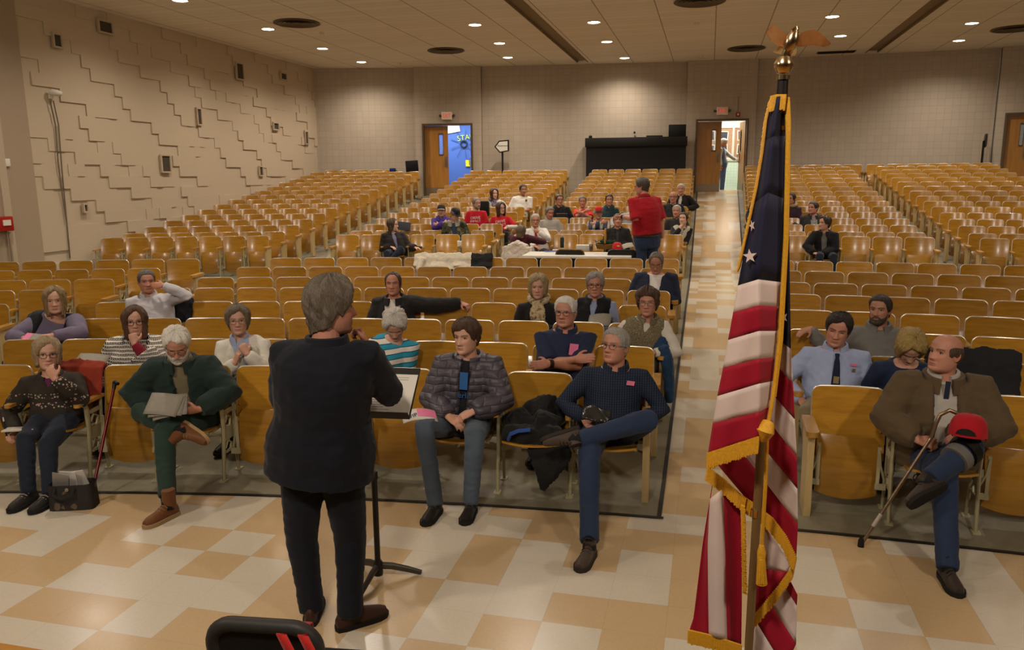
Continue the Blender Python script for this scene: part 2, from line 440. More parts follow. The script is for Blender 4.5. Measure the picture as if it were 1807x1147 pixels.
def sidewall(name, x, y0, y1, m, out=-1, t=.3, z1=CEIL):
    mb = MB(); mb.box((x + out * t / 2, (y0 + y1) / 2, z1 / 2), (t, y1 - y0, z1)); return struct(mb.build(name, m))
sidewall('wall_left_front', XW + .06, 9.9, 12.44, M_PLASTER, -1, .4)
sidewall('wall_left_recess', XW - .25, -6, 9.95, M_PLASTER)
mb = MB(); mb.box((XW + .02, 11.73, CEIL / 2), (.14, .16, CEIL)); mb.box((XW + .0, 10.6, CEIL / 2), (.16, .5, CEIL)); struct(mb.build('trim_5', plain('pilaster_paint', 'b5a48c', .7, var=.04)))
sidewall('wall_right', 13.3, -6, 27, M_PLASTER, 1)
mb = MB(); mb.box((0, -6, CEIL / 2), (27, .3, CEIL)); struct(mb.build('wall_stage_back', plain('stage_drape', '4a2f28', .9)))
# ------------------------------------------------------------------ ceiling with two long slots
mb = MB()
xs = [-13.2, -4.11, -3.76, 4.25, 4.6, 13.6]
for a, b in ((0, 1), (2, 3), (4, 5)): mb.box(((xs[a] + xs[b]) / 2, 11, CEIL + .05), (xs[b] - xs[a], 34, .1))
for a, b, ye in ((1, 2, 25.0), (3, 4, 25.65)): mb.box(((xs[a] + xs[b]) / 2, (ye + 28) / 2, CEIL + .05), (xs[b] - xs[a], 28 - ye, .1))
struct(mb.build('ceiling', M_CEIL, smooth=False))
m_slot = plain('slot_brown', '857258', .7)
for k, (a, b, ye) in enumerate(((1, 2, 25.0), (3, 4, 25.65))):
    mb = MB(); mb.box(((xs[a] + xs[b]) / 2, (ye - 6) / 2, CEIL + .10), (xs[b] - xs[a] + .1, ye + 6, .1))
    mb.box((xs[a] + .012, (ye - 6) / 2, CEIL + .03), (.024, ye + 6, .09)); mb.box((xs[b] - .012, (ye - 6) / 2, CEIL + .03), (.024, ye + 6, .09))
    struct(mb.build('trim_%d' % (6 + k), m_slot, smooth=False))
# ------------------------------------------------------------------ ceiling fittings
M_LAMP = emis('lamp_glow', (1.0, .86, .66), 14.0)
def lamp_label(i, x, y):
    return 'round recessed ceiling lamp'
lamp_words = {0: 'second lamp back along the left wall', 1: 'third lamp back along the left wall', 2: 'rearmost lamp near the left wall', 3: 'lamp at the top edge nearest the left wall',
              4: 'front lamp of three between left wall and first slot', 5: 'middle lamp of three left of first slot', 6: 'rear lamp of three left of first slot',
              7: 'front lamp just right of the first dark slot', 8: 'middle lamp just right of the first dark slot', 9: 'rear lamp just right of the first dark slot',
              10: 'front lamp beside the brass eagle', 11: 'rear lamp beside the brass eagle', 12: 'front lamp right of the second dark slot', 13: 'rear lamp right of the second dark slot'}
m_trim = plain('lamp_trim', 'd8cdb8', .5)
for i, (x, y) in enumerate(LAMPS):
    o = empty('ceiling_lamp', (x, y, CEIL), 0, 'glowing round recessed ' + lamp_words.get(i, 'ceiling lamp in the front half of the hall'), 'ceiling lamp', 'recessed ceiling lamps')
    mb = MB(); mb.lathe([(.165, 0), (.17, -.012), (.15, -.016), (.135, -.004)], n=24); mb.build('trim_ring', m_trim, o)
    mb = MB(); mb.lathe([(.138, -.002), (.13, -.012), (.08, -.02), (.001, -.022)], n=24); mb.build('lens', M_LAMP, o)
    ld = bpy.data.lights.new('lamp_light', 'SPOT'); ld.energy = LAMP_W * 4; ld.color = LAMP_COL; ld.spot_size = math.radians(150); ld.spot_blend = .9; ld.shadow_soft_size = .13
    lo = bpy.data.objects.new('lamp_light', ld); COL.objects.link(lo); lo.parent = o; lo.location = (0, 0, -.05)
# unseen fill lamps, added to brighten the flag, front rows and ceiling
for (sx, sy) in ((-5.0, .6), (-1.0, .2), (3.5, .6)):
    ld = bpy.data.lights.new('fill_light', 'AREA'); ld.energy = FILL_W / 3; ld.color = LAMP_COL; ld.shape = 'DISK'; ld.size = .5
    lo = bpy.data.objects.new('fill_light', ld); COL.objects.link(lo); lo.location = (sx, sy, 4.5)
    lo.rotation_euler = (math.radians(58), 0, 0)
m_diff = plain('diffuser_bronze', '5e5140', .55, .4)
for (x, y, w) in ((-9.19, 16.93, 'near the left wall'), (-7.22, 21.59, 'towards the back wall, left side'), (.85, 23.74, 'above the middle rear door'), (-.33, 17.26, 'at the top edge of the picture'), (7.11, 22.58, 'at the far right')):
    o = empty('ceiling_vent', (x, y, CEIL), 0, 'round bronze ceiling air diffuser ' + w, 'ceiling vent', 'round ceiling air diffusers')
    mb = MB(); mb.lathe([(.5, 0), (.52, -.02), (.48, -.035), (.43, -.012)], n=36); mb.build('rim', m_diff, o)
    for r in (.36, .27, .18, .09):
        mb = MB(); mb.lathe([(r + .05, -.005), (r + .06, -.03), (r + .01, -.012), (r - .01, -.002)], n=32); mb.build('ring', m_diff, o)
    mb = MB(); mb.lathe([(.44, -.001), (.001, -.002)], n=24); mb.build('throat', M_DARK, o)
o = empty('ceiling_vent', (3.4, 25.2, CEIL), 0, 'dark rectangular ceiling grille beside the second slot', 'ceiling vent')
mb = MB(); mb.box((0, 0, -.008), (1.04, .34, .016)); mb.build('frame', m_diff, o)
for k in range(6):
    mb = MB(); mb.box((0, -.125 + k * .05, -.02), (.98, .012, .02)); mb.build('slat', M_DARK, o)
for (u, v, w) in ((568, 57, 'beside a lamp near the left wall'), (705, 111, 'near the rear left wall'), (1230, 40, 'above the central aisle'), (1237, 98, 'just in front of the middle rear door')):
    p = at_z(u, v, CEIL); mb = MB(); mb.lathe([(.06, 0), (.06, -.03), (.04, -.05), (.001, -.055)], n=16)
    tag(mb.build('smoke_detector', m_trim, loc=p), 'small round smoke detector on the ceiling ' + w, 'smoke detector', 'ceiling smoke detectors')
# ------------------------------------------------------------------ openings in the left relief wall
def on_left(u, v, x=XW):
    d = ray(u, v); t = x / d[0]; return Vector((x, d[1] * t, CAM_H + d[2] * t))
m_frame = plain('vent_frame_paint', 'b8a68c', .6)
for (u, v, du, dv, w) in ((182, 48, 22, 18, 'top left, under the ceiling line'), (97, 72, 12, 20, 'upper left, above the flood lamp'), (420, 126, 11, 26, 'tall one high mid-wall'),
                          (497.5, 135, 9, 10, 'small one high near the rear'), (348, 206, 6, 26, 'narrow slot mid-wall'), (289, 289, 14, 27, 'large one low mid-wall'),
                          (484, 223, 8, 10, 'small square one towards the rear'), (457.5, 302, 5, 14, 'small one just above the seats'), (538, 243, 4, 20, 'narrow slot nearest the rear corner'), (147, 367, 5, 11, 'small dark slot low at the front')):
    a, b = on_left(u - du / 2, v), on_left(u + du / 2, v); h = abs(on_left(u, v - dv / 2).z - on_left(u, v + dv / 2).z); wd = b.y - a.y; c = on_left(u, v)
    o = empty('wall_vent', (XW + .045, c.y, c.z), 0, 'framed dark opening in the relief block wall, ' + w, 'wall vent', 'openings in the left block wall')
    mb = MB(); t = .035
    for (y, z, sy, sz) in ((0, h / 2 + t / 2, wd + 2 * t, t), (0, -h / 2 - t / 2, wd + 2 * t, t), (wd / 2 + t / 2, 0, t, h), (-wd / 2 - t / 2, 0, t, h)): mb.box((.01, y, z), (.05, sy, sz))
    mb.build('frame', m_frame, o)
    mb = MB(); mb.box((-.0, 0, 0), (.012, wd, h)); mb.build('opening', plain('opening_brown', '4a4034', .8), o)
# flood lamp with its cable
c = on_left(98, 163, XW + .15)
o = empty('flood_lamp', c, 0, 'white flood lamp on the left block wall with hanging cables', 'lamp')
mb = MB(); mb.tube([(-.1, -.06, 0), (-.05, -.02, .0), (.0, .05, -.01), (.03, .11, -.02)], [.03, .06, .06, .045], 14); mb.build('lamp_head', M_WHITE, o)
mb = MB(); mb.box((-.1, -.02, -.06), (.03, .09, .12)); mb.build('bracket', M_WHITE, o)
for dy in (-.05, .03):
    mb = MB(); mb.tube([(-.1, dy, -.15), (-.09, dy + .05, -.6), (-.1, dy + .02, -1.4), (-.1, .02, -2.6), (-.1, .0, -3.2)], .012, 6); mb.build('cable', M_FRM if False else plain('cable_grey', '6f6353', .6), o)
c = on_left(13, 287, XW + .08); mb = MB(); mb.box((0, 0, 0), (.04, .1, .14), bev=.01); tag(mb.build('light_switch', M_WHITE, loc=c), 'white wall switch on the plaster left of the blocks', 'switch')
c = on_left(8, 395, XW + .16)
o = empty('fire_alarm', c, 0, 'red fire alarm box on the left plaster wall', 'fire alarm'); mb = MB(); mb.box((0, 0, 0), (.1, .3, .26), bev=.015); mb.build('housing', M_RED, o)
mb = MB(); mb.box((.055, 0, .02), (.02, .16, .1)); mb.build('strobe', M_WHITE, o)
mb = MB(); mb.box((0, .07, -1.2), (.03, .03, 2.1)); mb.build('conduit', plain('conduit_paint', '8d7d66', .6), o)
# ------------------------------------------------------------------ doors, exit signs, corridors
M_EXIT = emis('exit_letters', (.75, .01, .03), .45)
M_SIGN = plain('sign_housing', 'e2d8c2', .5)
M_GLASS = NT('door_glass'); M_GLASS.set((.8, .85, .9), .05); M_GLASS.b.inputs['Transmission Weight'].default_value = .85; M_GLASS = M_GLASS.m
def door_leaf(parent, w, h, hinge_x, open_deg, sgn):
    """leaf hinged at hinge_x; sgn +1 extends to +x; opens away from the hall"""
    lf = MB(); t = .045
    wx0, wx1 = .62, .78
    def bx(a, b, c, d): lf.box((sgn * w * (a + b) / 2, 0, h * (c + d) / 2), (w * (b - a), t, h * (d - c)))
    bx(0, wx0, 0, 1); bx(wx1, 1, 0, 1); bx(wx0, wx1, 0, .6); bx(wx0, wx1, .88, 1)
    leaf = lf.build('leaf', M_DOOR, parent, smooth=False); leaf.location = (hinge_x, .1, 0); leaf.rotation_euler = (0, 0, math.radians(open_deg))
    g = MB(); g.box((sgn * w * .7, 0, h * .74), (w * .16, .01, h * .28)); g.build('pane', M_GLASS, leaf)
    fr = MB()
    for a, c, b, d in ((.61, .74, .02, .3), (.79, .74, .02, .3), (.7, .595, .2, .02), (.7, .885, .2, .02)): fr.box((sgn * w * a, 0, h * c), (w * b, .06, h * d))
    fr.build('pane_frame', M_BRONZE, leaf)
    k = MB(); k.box((sgn * w / 2, -.026, h * .072), (w * .98, .006, h * .13)); k.build('kick_plate', M_KICK, leaf)
    p = MB(); p.box((sgn * w * .9, -.03, h * .5), (.09, .01, .33)); p.tube([(sgn * w * .9, -.03, h * .44), (sgn * w * .9, -.08, h * .46), (sgn * w * .9, -.08, h * .54), (sgn * w * .9, -.03, h * .56)], .012, 8); p.build('handle', M_KICK, leaf)
for k, (p0, p1, a, b, zb, top) in enumerate(DOORS):
    ang = math.atan2(p1[1] - p0[1], p1[0] - p0[0]); dr = Vector((math.cos(ang), math.sin(ang), 0))
    base = Vector((*p0, zb)) + dr * a
    o = empty('door_%d' % (k + 1), base, ang); o['kind'] = 'structure'
    W, Hh = b - a, top - zb; fw = .055
    mb = MB(); mb.box((fw / 2, .08, Hh / 2), (fw, .26, Hh)); mb.box((W - fw / 2, .08, Hh / 2), (fw, .26, Hh)); mb.box((W / 2, .08, Hh - fw / 2), (W - 2 * fw, .26, fw))
    mb.build('door_frame', M_BRONZE, o, smooth=False)
    lw = (W - 2 * fw) / 2 - .004; lh = Hh - fw - .01
    door_leaf(o, lw, lh, fw + .003, 0, 1)
    door_leaf(o, lw, lh, W - fw - .003, -84 if k < 2 else 0, -1)
    # exit sign above
    if k < 2:
        s = empty('exit_sign', base + dr * (W * (.5 if k == 0 else .49)) + Vector((0, 0, Hh + .235)) + Vector((dr.y, -dr.x, 0)) * .05, ang,
                  ('lit EXIT sign over the left rear door by the blue corridor', 'lit EXIT sign over the middle rear door by the tiled corridor')[k], 'exit sign', 'exit signs over the rear doors')
        mb = MB(); mb.box((0, 0, 0), (.34, .08, .24), bev=.012); mb.build('housing', M_SIGN, s)
        text_mesh('EXIT', .17, 'lettering', M_EXIT, s, (0, -.043, .0), sx=.72)
        for sg in (-1, 1):
            mb = MB(); mb.tube([(sg * .17, 0, 0), (sg * .2, -.01, 0), (sg * .24, -.03, .0)], [.02, .035, .045], 10); mb.build('lamp_head', m_diff, s)
p0, p1, a, b, zb, top = DOORS[1]; ang = math.atan2(p1[1] - p0[1], p1[0] - p0[0])
s_, z_, q_ = hit_plane(1302, 202, p0, p1)
o = empty('fire_alarm', q_, ang, 'small red fire alarm beside the middle exit sign', 'fire alarm'); mb = MB(); mb.box((0, -.03, 0), (.12, .06, .13), bev=.01); mb.build('housing', M_RED, o); mb = MB(); mb.box((.0, -.065, 0), (.05, .02, .06)); mb.build('strobe', M_WHITE, o); mb = MB(); mb.box((0, -.012, .3), (.02, .02, .5)); mb.build('conduit', plain('conduit_paint', '8d7d66'), o)
# corridor behind the two open doors
def corridor(k, mwall, mlow=None):
    p0, p1, a, b, zb, top = DOORS[k]; ang = math.atan2(p1[1] - p0[1], p1[0] - p0[0])
    base = Vector((*p0, zb)); nm = ('left', 'middle')[k]
    def put(o): o.location = base; o.rotation_euler = (0, 0, ang); return struct(o)
    mb = MB(); mb.box((1.0, 2.65, 1.5), (5.4, .1, 3.2)); put(mb.build('wall_corridor_%s' % nm, mwall))
    if mlow:
        mb = MB(); mb.box((1.0, 2.58, .53), (5.4, .06, 1.06)); put(mb.build('wall_dado_%s' % nm, mlow))
        mb = MB(); mb.box((1.0, 2.56, 1.08), (5.4, .1, .05)); put(mb.build('trim_9', plain('dado_rail', 'b8c2b4', .5)))
    mb = MB(); mb.box((1.0, 1.5, -.05), (5.4, 2.3, .1)); put(mb.build('floor_corridor_%s' % nm, plain('corridor_floor', 'c9c7b2', .25, var=.05)))
    mb = MB(); mb.box((1.0, 1.55, 2.9), (5.4, 2.2, .1)); put(mb.build('ceiling_corridor_%s' % nm, M_WHITE))
    mb = MB(); mb.box((-1.7, 1.55, 1.4), (.1, 2.2, 3)); mb.box((3.7, 1.55, 1.4), (.1, 2.2, 3)); put(mb.build('wall_ends_%s' % nm, mwall))
    ld = bpy.data.lights.new('corridor_light', 'AREA'); ld.energy = 110; ld.color = (1, .97, .9); ld.shape = 'RECTANGLE'; ld.size = 3; ld.size_y = .5
    lo = bpy.data.objects.new('corridor_light', ld); COL.objects.link(lo); lo.location = base + Vector((1.0 * math.cos(ang) - 1.4 * math.sin(ang), 1.0 * math.sin(ang) + 1.4 * math.cos(ang), 2.8))
    return base, ang
CB0 = corridor(0, plain('blue_wall_paint', '4467b8', .6, var=.05))
CB1 = corridor(1, plain('pale_wall_paint', 'd8d6c6', .6, var=.04), m_block('mint_tile', 'bcd0c2', .1, .1, .04))
# ------------------------------------------------------------------ auditorium seats
M_IRON = plain('cream_iron', 'a89f7c', .45, .1, .2, 18)
M_POST = m_wood('cream_post', 'a98f5e', 'b39a68', 'bca574', .45, 'z', 1.0, True)
M_ARM = m_wood('arm_wood', '9a6c2c', 'a87a35', 'b58842', .35, 'y', 1.0, True)
M_RIM = plain('rim_metal', 'c6c0b4', .30, .6, .04)
M_PAN = m_wood('pan_plywood', '8a5f1c', '9c6e22', 'a87a2b', .28, 'x', 1.0, spec=.5)
for m_ in (M_SEAT, M_PAN):
    b_ = m_.node_tree.nodes['Principled BSDF']; b_.inputs['Coat Weight'].default_value = .5; b_.inputs['Coat Roughness'].default_value = .14
M_BRASS = plain('brass_screw', 'a5813f', .3, .9)
PITCH = .535
def back_pt(x, z):
    """centre of the backrest board: leans back, curves round the sitter"""
    t = (z - .36) / (SEAT_TOP - .36)
    return (x, -.085 + .085 * t - .030 * (x / .24) ** 2 * 1.0 + .030 * 0.55 + .012 * math.sin(t * PI), z)
def outline_half(w, z0, z1, r, n=7):
    pts = [(w, z0)]
    for i in range(n): a = PI / 2 * i / (n - 1); pts.append((w - r + r * math.cos(a), z1 - r + r * math.sin(a)))
    return pts
def seat_meshes():
    out = {}
    W = .243; zt = SEAT_TOP; zb = .36; r = .055
    # backrest board
    mb = MB(); nu, nv = 13, 12; front = []; 
    def half_w(z):
        return W - (0 if z < zt - r else r - math.sqrt(max(0, r * r - (z - zt + r) ** 2)))
    zs = [zb + (zt - r - zb) * i / 6 for i in range(7)] + [zt - r + r * math.sin(PI / 2 * i / 5) for i in range(1, 6)]
    for s in (-1, 1):
        b0 = len(mb.v)
        for z in zs:
            w = max(half_w(z), .185 if z > zt - .001 else 0)
            for i in range(nu):
                x = -w + 2 * w * i / (nu - 1); p = back_pt(x, z); mb.v.append((p[0], p[1] + s * .007, p[2]))
        for j in range(len(zs) - 1):
            for i in range(nu - 1):
                q = (b0 + j * nu + i, b0 + j * nu + i + 1, b0 + (j + 1) * nu + i + 1, b0 + (j + 1) * nu + i); mb.f.append(q if s < 0 else q[::-1])
    off = len(zs) * nu
    ring = list(range(nu)) + [j * nu + nu - 1 for j in range(1, len(zs))] + [(len(zs) - 1) * nu + i for i in range(nu - 2, -1, -1)] + [j * nu for j in range(len(zs) - 2, 0, -1)]
    for i in range(len(ring)): a, b = ring[i], ring[(i + 1) % len(ring)]; mb.f.append((a, a + off, b + off, b))
    out['backrest'] = (mb, M_SEAT)
    mb = MB(); path = []
    for (x, z) in [(W, .47), (W, .6), (W, .7)] + [(W - r + r * math.cos(PI / 2 * i / 5), zt - r + r * math.sin(PI / 2 * i / 5)) for i in range(6)]: path.append(back_pt(x, z))
    mid = [back_pt(x, zt) for x in (.13, .065, 0, -.065, -.13)]
    path = path + mid + [(-p[0], p[1], p[2]) for p in reversed(path)]
    mb.tube(path, .0068, 6); out['rim'] = (mb, M_RIM)
    mb = MB(); mb.lathe([(.009, -.012), (.006, -.016), (.001, -.017)], (0, 0, 0), 8, axis='y')
    out['screw'] = (mb, M_BRASS)
    # pan folded up: bellied board with a rounded lower edge
    def pan_shape(fold):
        mb = MB(); nu, nv = 11, 11; b = .0
        def P(i, j, s):
            t = j / (nv - 1); x = (-1 + 2 * i / (nu - 1))
            w = .205 * (1 if t < .86 else math.sqrt(max(0.0, 1 - ((t - .86) / .16) ** 2)) * .25 + .75)
            zz = t; xx = x * w
            # t=0 is the front lip (lower edge when folded)
            low = .035 * (1 - x * x) if t == 0 else .035 * (1 - x * x) * max(0, 1 - t * 4)
            if fold:
                z = .125 + .40 * zz - low; y = -.165 + .05 * t + .03 * math.sin(PI * t) * -1 - s * .008 + .02 * (x * x)
                return (xx, y, z)
            y = -.07 - .40 * (1 - zz) - low; z = .425 - .025 * math.sin(PI * t) + .012 * (1 - t) + s * .008 + .012 * x * x
            return (xx, y, z)
        for s in (1, -1):
            b0 = len(mb.v)
            for j in range(nv):
                for i in range(nu): mb.v.append(P(i, j, s))
            for j in range(nv - 1):
                for i in range(nu - 1):
                    q = (b0 + j * nu + i, b0 + j * nu + i + 1, b0 + (j + 1) * nu + i + 1, b0 + (j + 1) * nu + i); mb.f.append(q if s > 0 else q[::-1])
        off = nu * nv; ring = list(range(nu)) + [j * nu + nu - 1 for j in range(1, nv)] + [(nv - 1) * nu + i for i in range(nu - 2, -1, -1)] + [j * nu for j in range(nv - 2, 0, -1)]
        for i in range(len(ring)): a, c = ring[i], ring[(i + 1) % len(ring)]; mb.f.append((a, c, c + off, a + off))
        return mb
    out['pan_up'] = (pan_shape(True), M_PAN); out['pan_down'] = (pan_shape(False), M_SEAT)
    def bracket(fold, side):
        mb = MB()
        for sx in (side,):
            x = sx * .195
            if fold:
                mb.box((x, -.2, .36), (.022, .012, .26)); mb.box((x + sx * .02, -.2, .21), (.07, .02, .04))
                mb.tube([(x, -.205, .47), (x + sx * .012, -.2, .36), (x + sx * .045, -.18, .26), (x + sx * .05, -.17, .2)], .009, 6)
            else:
                mb.box((x, -.22, .405), (.022, .28, .012)); mb.box((x + sx * .02, -.13, .39), (.06, .04, .03))
                mb.tube([(x, -.36, .40), (x + sx * .012, -.28, .37), (x + sx * .045, -.2, .33), (x + sx * .05, -.15, .28)], .009, 6)
        return mb
    
    for sd, nm in ((-1, 'l'), (1, 'r')): out['bracket_up_' + nm] = (bracket(True, sd), M_IRON); out['bracket_down_' + nm] = (bracket(False, sd), M_IRON)
    # iron standard between seats
    mb = MB()
    mb.tube([(0, -.33, .0), (0, -.30, .2), (0, -.27, .4), (0, -.28, .56), (0, -.3, .615)], [(.014, .016), (.014, .02), (.014, .026), (.014, .03), (.014, .02)], 8, up=(1, 0, 0))
    mb.tube([(0, -.06, .0), (0, -.09, .2), (0, -.10, .4), (0, -.08, .6)], [(.012, .016)] * 4, 8, up=(1, 0, 0))
    mb.box((0, -.185, .36), (.016, .19, .10)); mb.box((0, -.17, .53), (.014, .18, .03)); mb.box((0, -.18, .22), (.014, .16, .02))
    for z, y in ((.25, -.22), (.45, -.2)): mb.tube([(0, y - .04, z), (0, y, z + .05), (0, y + .06, z + .02), (0, y + .03, z - .04), (0, y - .03, z - .03)], .009, 6)
    for y in (-.335, -.06): mb.box((0, y, .008), (.05, .07, .016))
    out['standard'] = (mb, M_IRON)
    # flat wooden post at a row end
    mb = MB()
    prof = [(-.345, 0.0), (-.37, .10), (-.355, .35), (-.37, .60), (-.02, .60), (-.07, .35), (-.085, .1), (-.085, 0)]
    mb.prism(prof, -.023, .023, 'x'); out['end_standard'] = (mb, M_POST)
    mb = MB(); n = 10
    ar = [(.027 * math.cos(PI + PI * i / n), -.385 + .03 * math.sin(PI + PI * i / n)) for i in range(n + 1)] + [(.026, -.06), (-.026, -.06)]
    mb.prism(ar, .61, .635, 'z'); out['armrest'] = (mb, M_ARM)
    mb = MB(); ar = [(.042 * math.cos(PI + PI * i / n), -.40 + .045 * math.sin(PI + PI * i / n)) for i in range(n + 1)] + [(.04, -.03), (-.04, -.03)]
    mb.prism(ar, .60, .635, 'z'); out['end_armrest'] = (mb, M_ARM)
    return {k: v for k, v in out.items()}
SM = seat_meshes()
SEAT_ME = {}
for k, (mb, m) in SM.items():
    o = mb.build(k, m, smooth=True, angle=45); SEAT_ME[k] = o.data; bpy.data.objects.remove(o)
# blocks: (key, rows, left X, right X, where the aisle is, words)
TAKEN = {}     # (block, row) -> list of world x of sitters, filled in by the people list
BLOCKS = [
    ('FM', range(1, 9), lambda k: -6.8, lambda k: -.385, 1, 'left front block', 'centre aisle'),
    ('FR', range(1, 9), lambda k: .73, lambda k: 2.9 + .45 * k, -1, 'right front block', 'centre aisle'),
    ('FL', range(4, 9), lambda k: -10.6 - .2 * (k - 6) if k > 4 else -8.8, lambda k: -7.85 if k > 4 else -7.69, 1, 'far left front block', 'side aisle'),
    ('B1', range(9, 25), lambda k: -12.36 if k < 24 else -12.2, lambda k: -9.05 + .005 * (k - 9) if k < 24 else -9.86, 1, 'rear block along left wall', 'side aisle'),
    ('B2', range(9, 24), lambda k: (-7.71 + .03 * (k - 9)) if k < 16 else -7.43, lambda k: -4.54 + .027 * (k - 9) if k < 17 else -4.32, 1, 'second rear block', 'aisle on its right'),
    ('B3', range(9, 24), lambda k: -3.66 + .004 * (k - 9), lambda k: -.46 - .003 * (k - 9), 1, 'rear block left of centre aisle', 'centre aisle'),
    ('B4', range(9, 25), lambda k: .83 + .013 * (k - 9), lambda k: 4.13 - .012 * (k - 9) if k < 24 else 4.37, -1, 'rear block right of centre aisle', 'centre aisle'),
    ('B5', range(9, 25), lambda k: 4.82 - .016 * (k - 9) if k < 24 else 4.44, lambda k: 7.7 if k > 20 else 8.3, -1, 'far right rear block', 'aisle on its left'),
]
ORD = ['first', 'second', 'third', 'fourth', 'fifth', 'sixth', 'seventh', 'eighth', 'ninth', 'tenth', 'eleventh', 'twelfth', 'thirteenth', 'fourteenth', 'fifteenth', 'sixteenth']
SEATS = []
for (key, rows, xl, xr, side, words_, aisle) in BLOCKS:
    for k in rows:
        D = ROW_D[k]; a0, a1 = phi_at(D, xl(k)), phi_at(D, xr(k)); arc = (a1 - a0) * (D - YC)
        p = {'B2': .56}.get(key, PITCH); n = max(1, round(arc / p)); st = (a1 - a0) / n
        for i in range(n):
            ph = a0 + (i + .5) * st; x, y = polar(D, ph)
            SEATS.append(dict(block=key, row=k, i=i, n=n, from_aisle=(n - i) if side > 0 else i + 1, phi=ph, x=x, y=y, z=ROW_H[k] - SEAT_TOP, sx=arc / n / PITCH, words=words_, aisle=aisle, rows=rows,
                              ends=((i == 0 and key not in ('FM', 'FL', 'B1') or (i == 0 and key == 'FM' and k >= 4)), i == n - 1 and key not in ('FR', 'B5')), used=None))
def cam_uvz(p):
    c = CAM_R.T @ (np.array(p) - np.array([0, 0, CAM_H])); return CX + F_PX * c[0] / c[2], CY + F_PX * c[1] / c[2], c[2]
for s in SEATS: s['u'], s['v'], s['d'] = cam_uvz((s['x'], s['y'], s['z'] + .7))
SEATS = [s for s in SEATS if -70 < s['u'] < 1880]
def seat_near(block, row, x):
    c = [s for s in SEATS if s['block'] == block and s['row'] == row]
    return min(c, key=lambda s: abs(s['x'] - x))
def part(name, key, parent, x=0.0):
    o = bpy.data.objects.new(name, SEAT_ME[key]); COL.objects.link(o); o.parent = parent; o.location.x = x; return o
def build_seats():
    order = sorted(SEATS, key=lambda s: s['d'])
    for idx, s in enumerate(order):
        if idx >= 300: break
        row_i = list(s['rows']).index(s['row'])
        lab = '%s folding seat, %s from %s, %s row, %s' % ('occupied' if s['used'] else 'empty', ORD[s['from_aisle'] - 1], s['aisle'], ORD[row_i], s['words'])
        if s['used'] in ('coat', 'coat_down'): lab = lab.replace('occupied', 'coat-covered')
        e = empty('auditorium_seat', (s['x'], s['y'], s['z']), -s['phi'], lab, 'seat', 'folding seats of the ' + s['words'])
        e.scale.x = s['sx']
        b = part('backrest', 'backrest', e); part('rim', 'rim', b)
        if s['d'] < 7.6:
            for sx in (-1, 1):
                for z in (.42, .55): q = part('screw', 'screw', b); q.location = back_pt(sx * .222, z)
        dn = 'down' if s['used'] in ('down', 'coat_down') else 'up'
        pn = part('seat_pan', 'pan_' + dn, e); part('bracket', 'bracket_%s_l' % dn, pn); part('bracket', 'bracket_%s_r' % dn, pn)
        L, R = s['ends']; h = PITCH / 2
        q = part('standard', 'end_standard' if L else 'standard', e, -h); part('armrest', 'end_armrest' if L else 'armrest', q)
        if R or s['i'] == s['n'] - 1: q = part('standard', 'end_standard' if R else 'standard', e, h); part('armrest', 'end_armrest' if R else 'armrest', q)
    # the many small ones at the back: one object
    vs, fs, mi = [], [], []; mats = [M_SEAT, M_RIM, M_PAN, M_IRON, M_POST, M_ARM]; midx = {m.name: i for i, m in enumerate(mats)}
    cache = {k: (np.array([v.co for v in me.vertices]), [tuple(p.vertices) for p in me.polygons], midx.get(me.materials[0].name, 0)) for k, me in SEAT_ME.items()}
    V = []; base = 0; r = random.Random(5)
    bm_cols = []
    for s in order[300:]:
        parts = [('backrest', 0), ('rim', 0), ('pan_down' if s['used'] == 'down' else 'pan_up', 0), ('end_standard' if s['ends'][0] else 'standard', -PITCH / 2), ('end_armrest' if s['ends'][0] else 'armrest', -PITCH / 2)]
        if s['ends'][1]: parts += [('end_standard', PITCH / 2), ('end_armrest', PITCH / 2)]
        c, sn = math.cos(-s['phi']), math.sin(-s['phi']); tone = r.random()
        for k, dx in parts:
            a, f, m_ = cache[k]; q = a.copy(); q[:, 0] = (q[:, 0] + dx) * s['sx']
            w = np.empty_like(q); w[:, 0] = q[:, 0] * c - q[:, 1] * sn + s['x']; w[:, 1] = q[:, 0] * sn + q[:, 1] * c + s['y']; w[:, 2] = q[:, 2] + s['z']
            V.append(w); fs += [tuple(i + base for i in g) for g in f]; mi += [m_] * len(f); base += len(a)
    o = mesh_obj('auditorium_seats', np.concatenate(V), fs, mats, angle=45); o.data.polygons.foreach_set('material_index', mi)
    tag(o, 'mass of small empty golden folding seats filling the rearmost rows', 'seats', None, 'stuff')
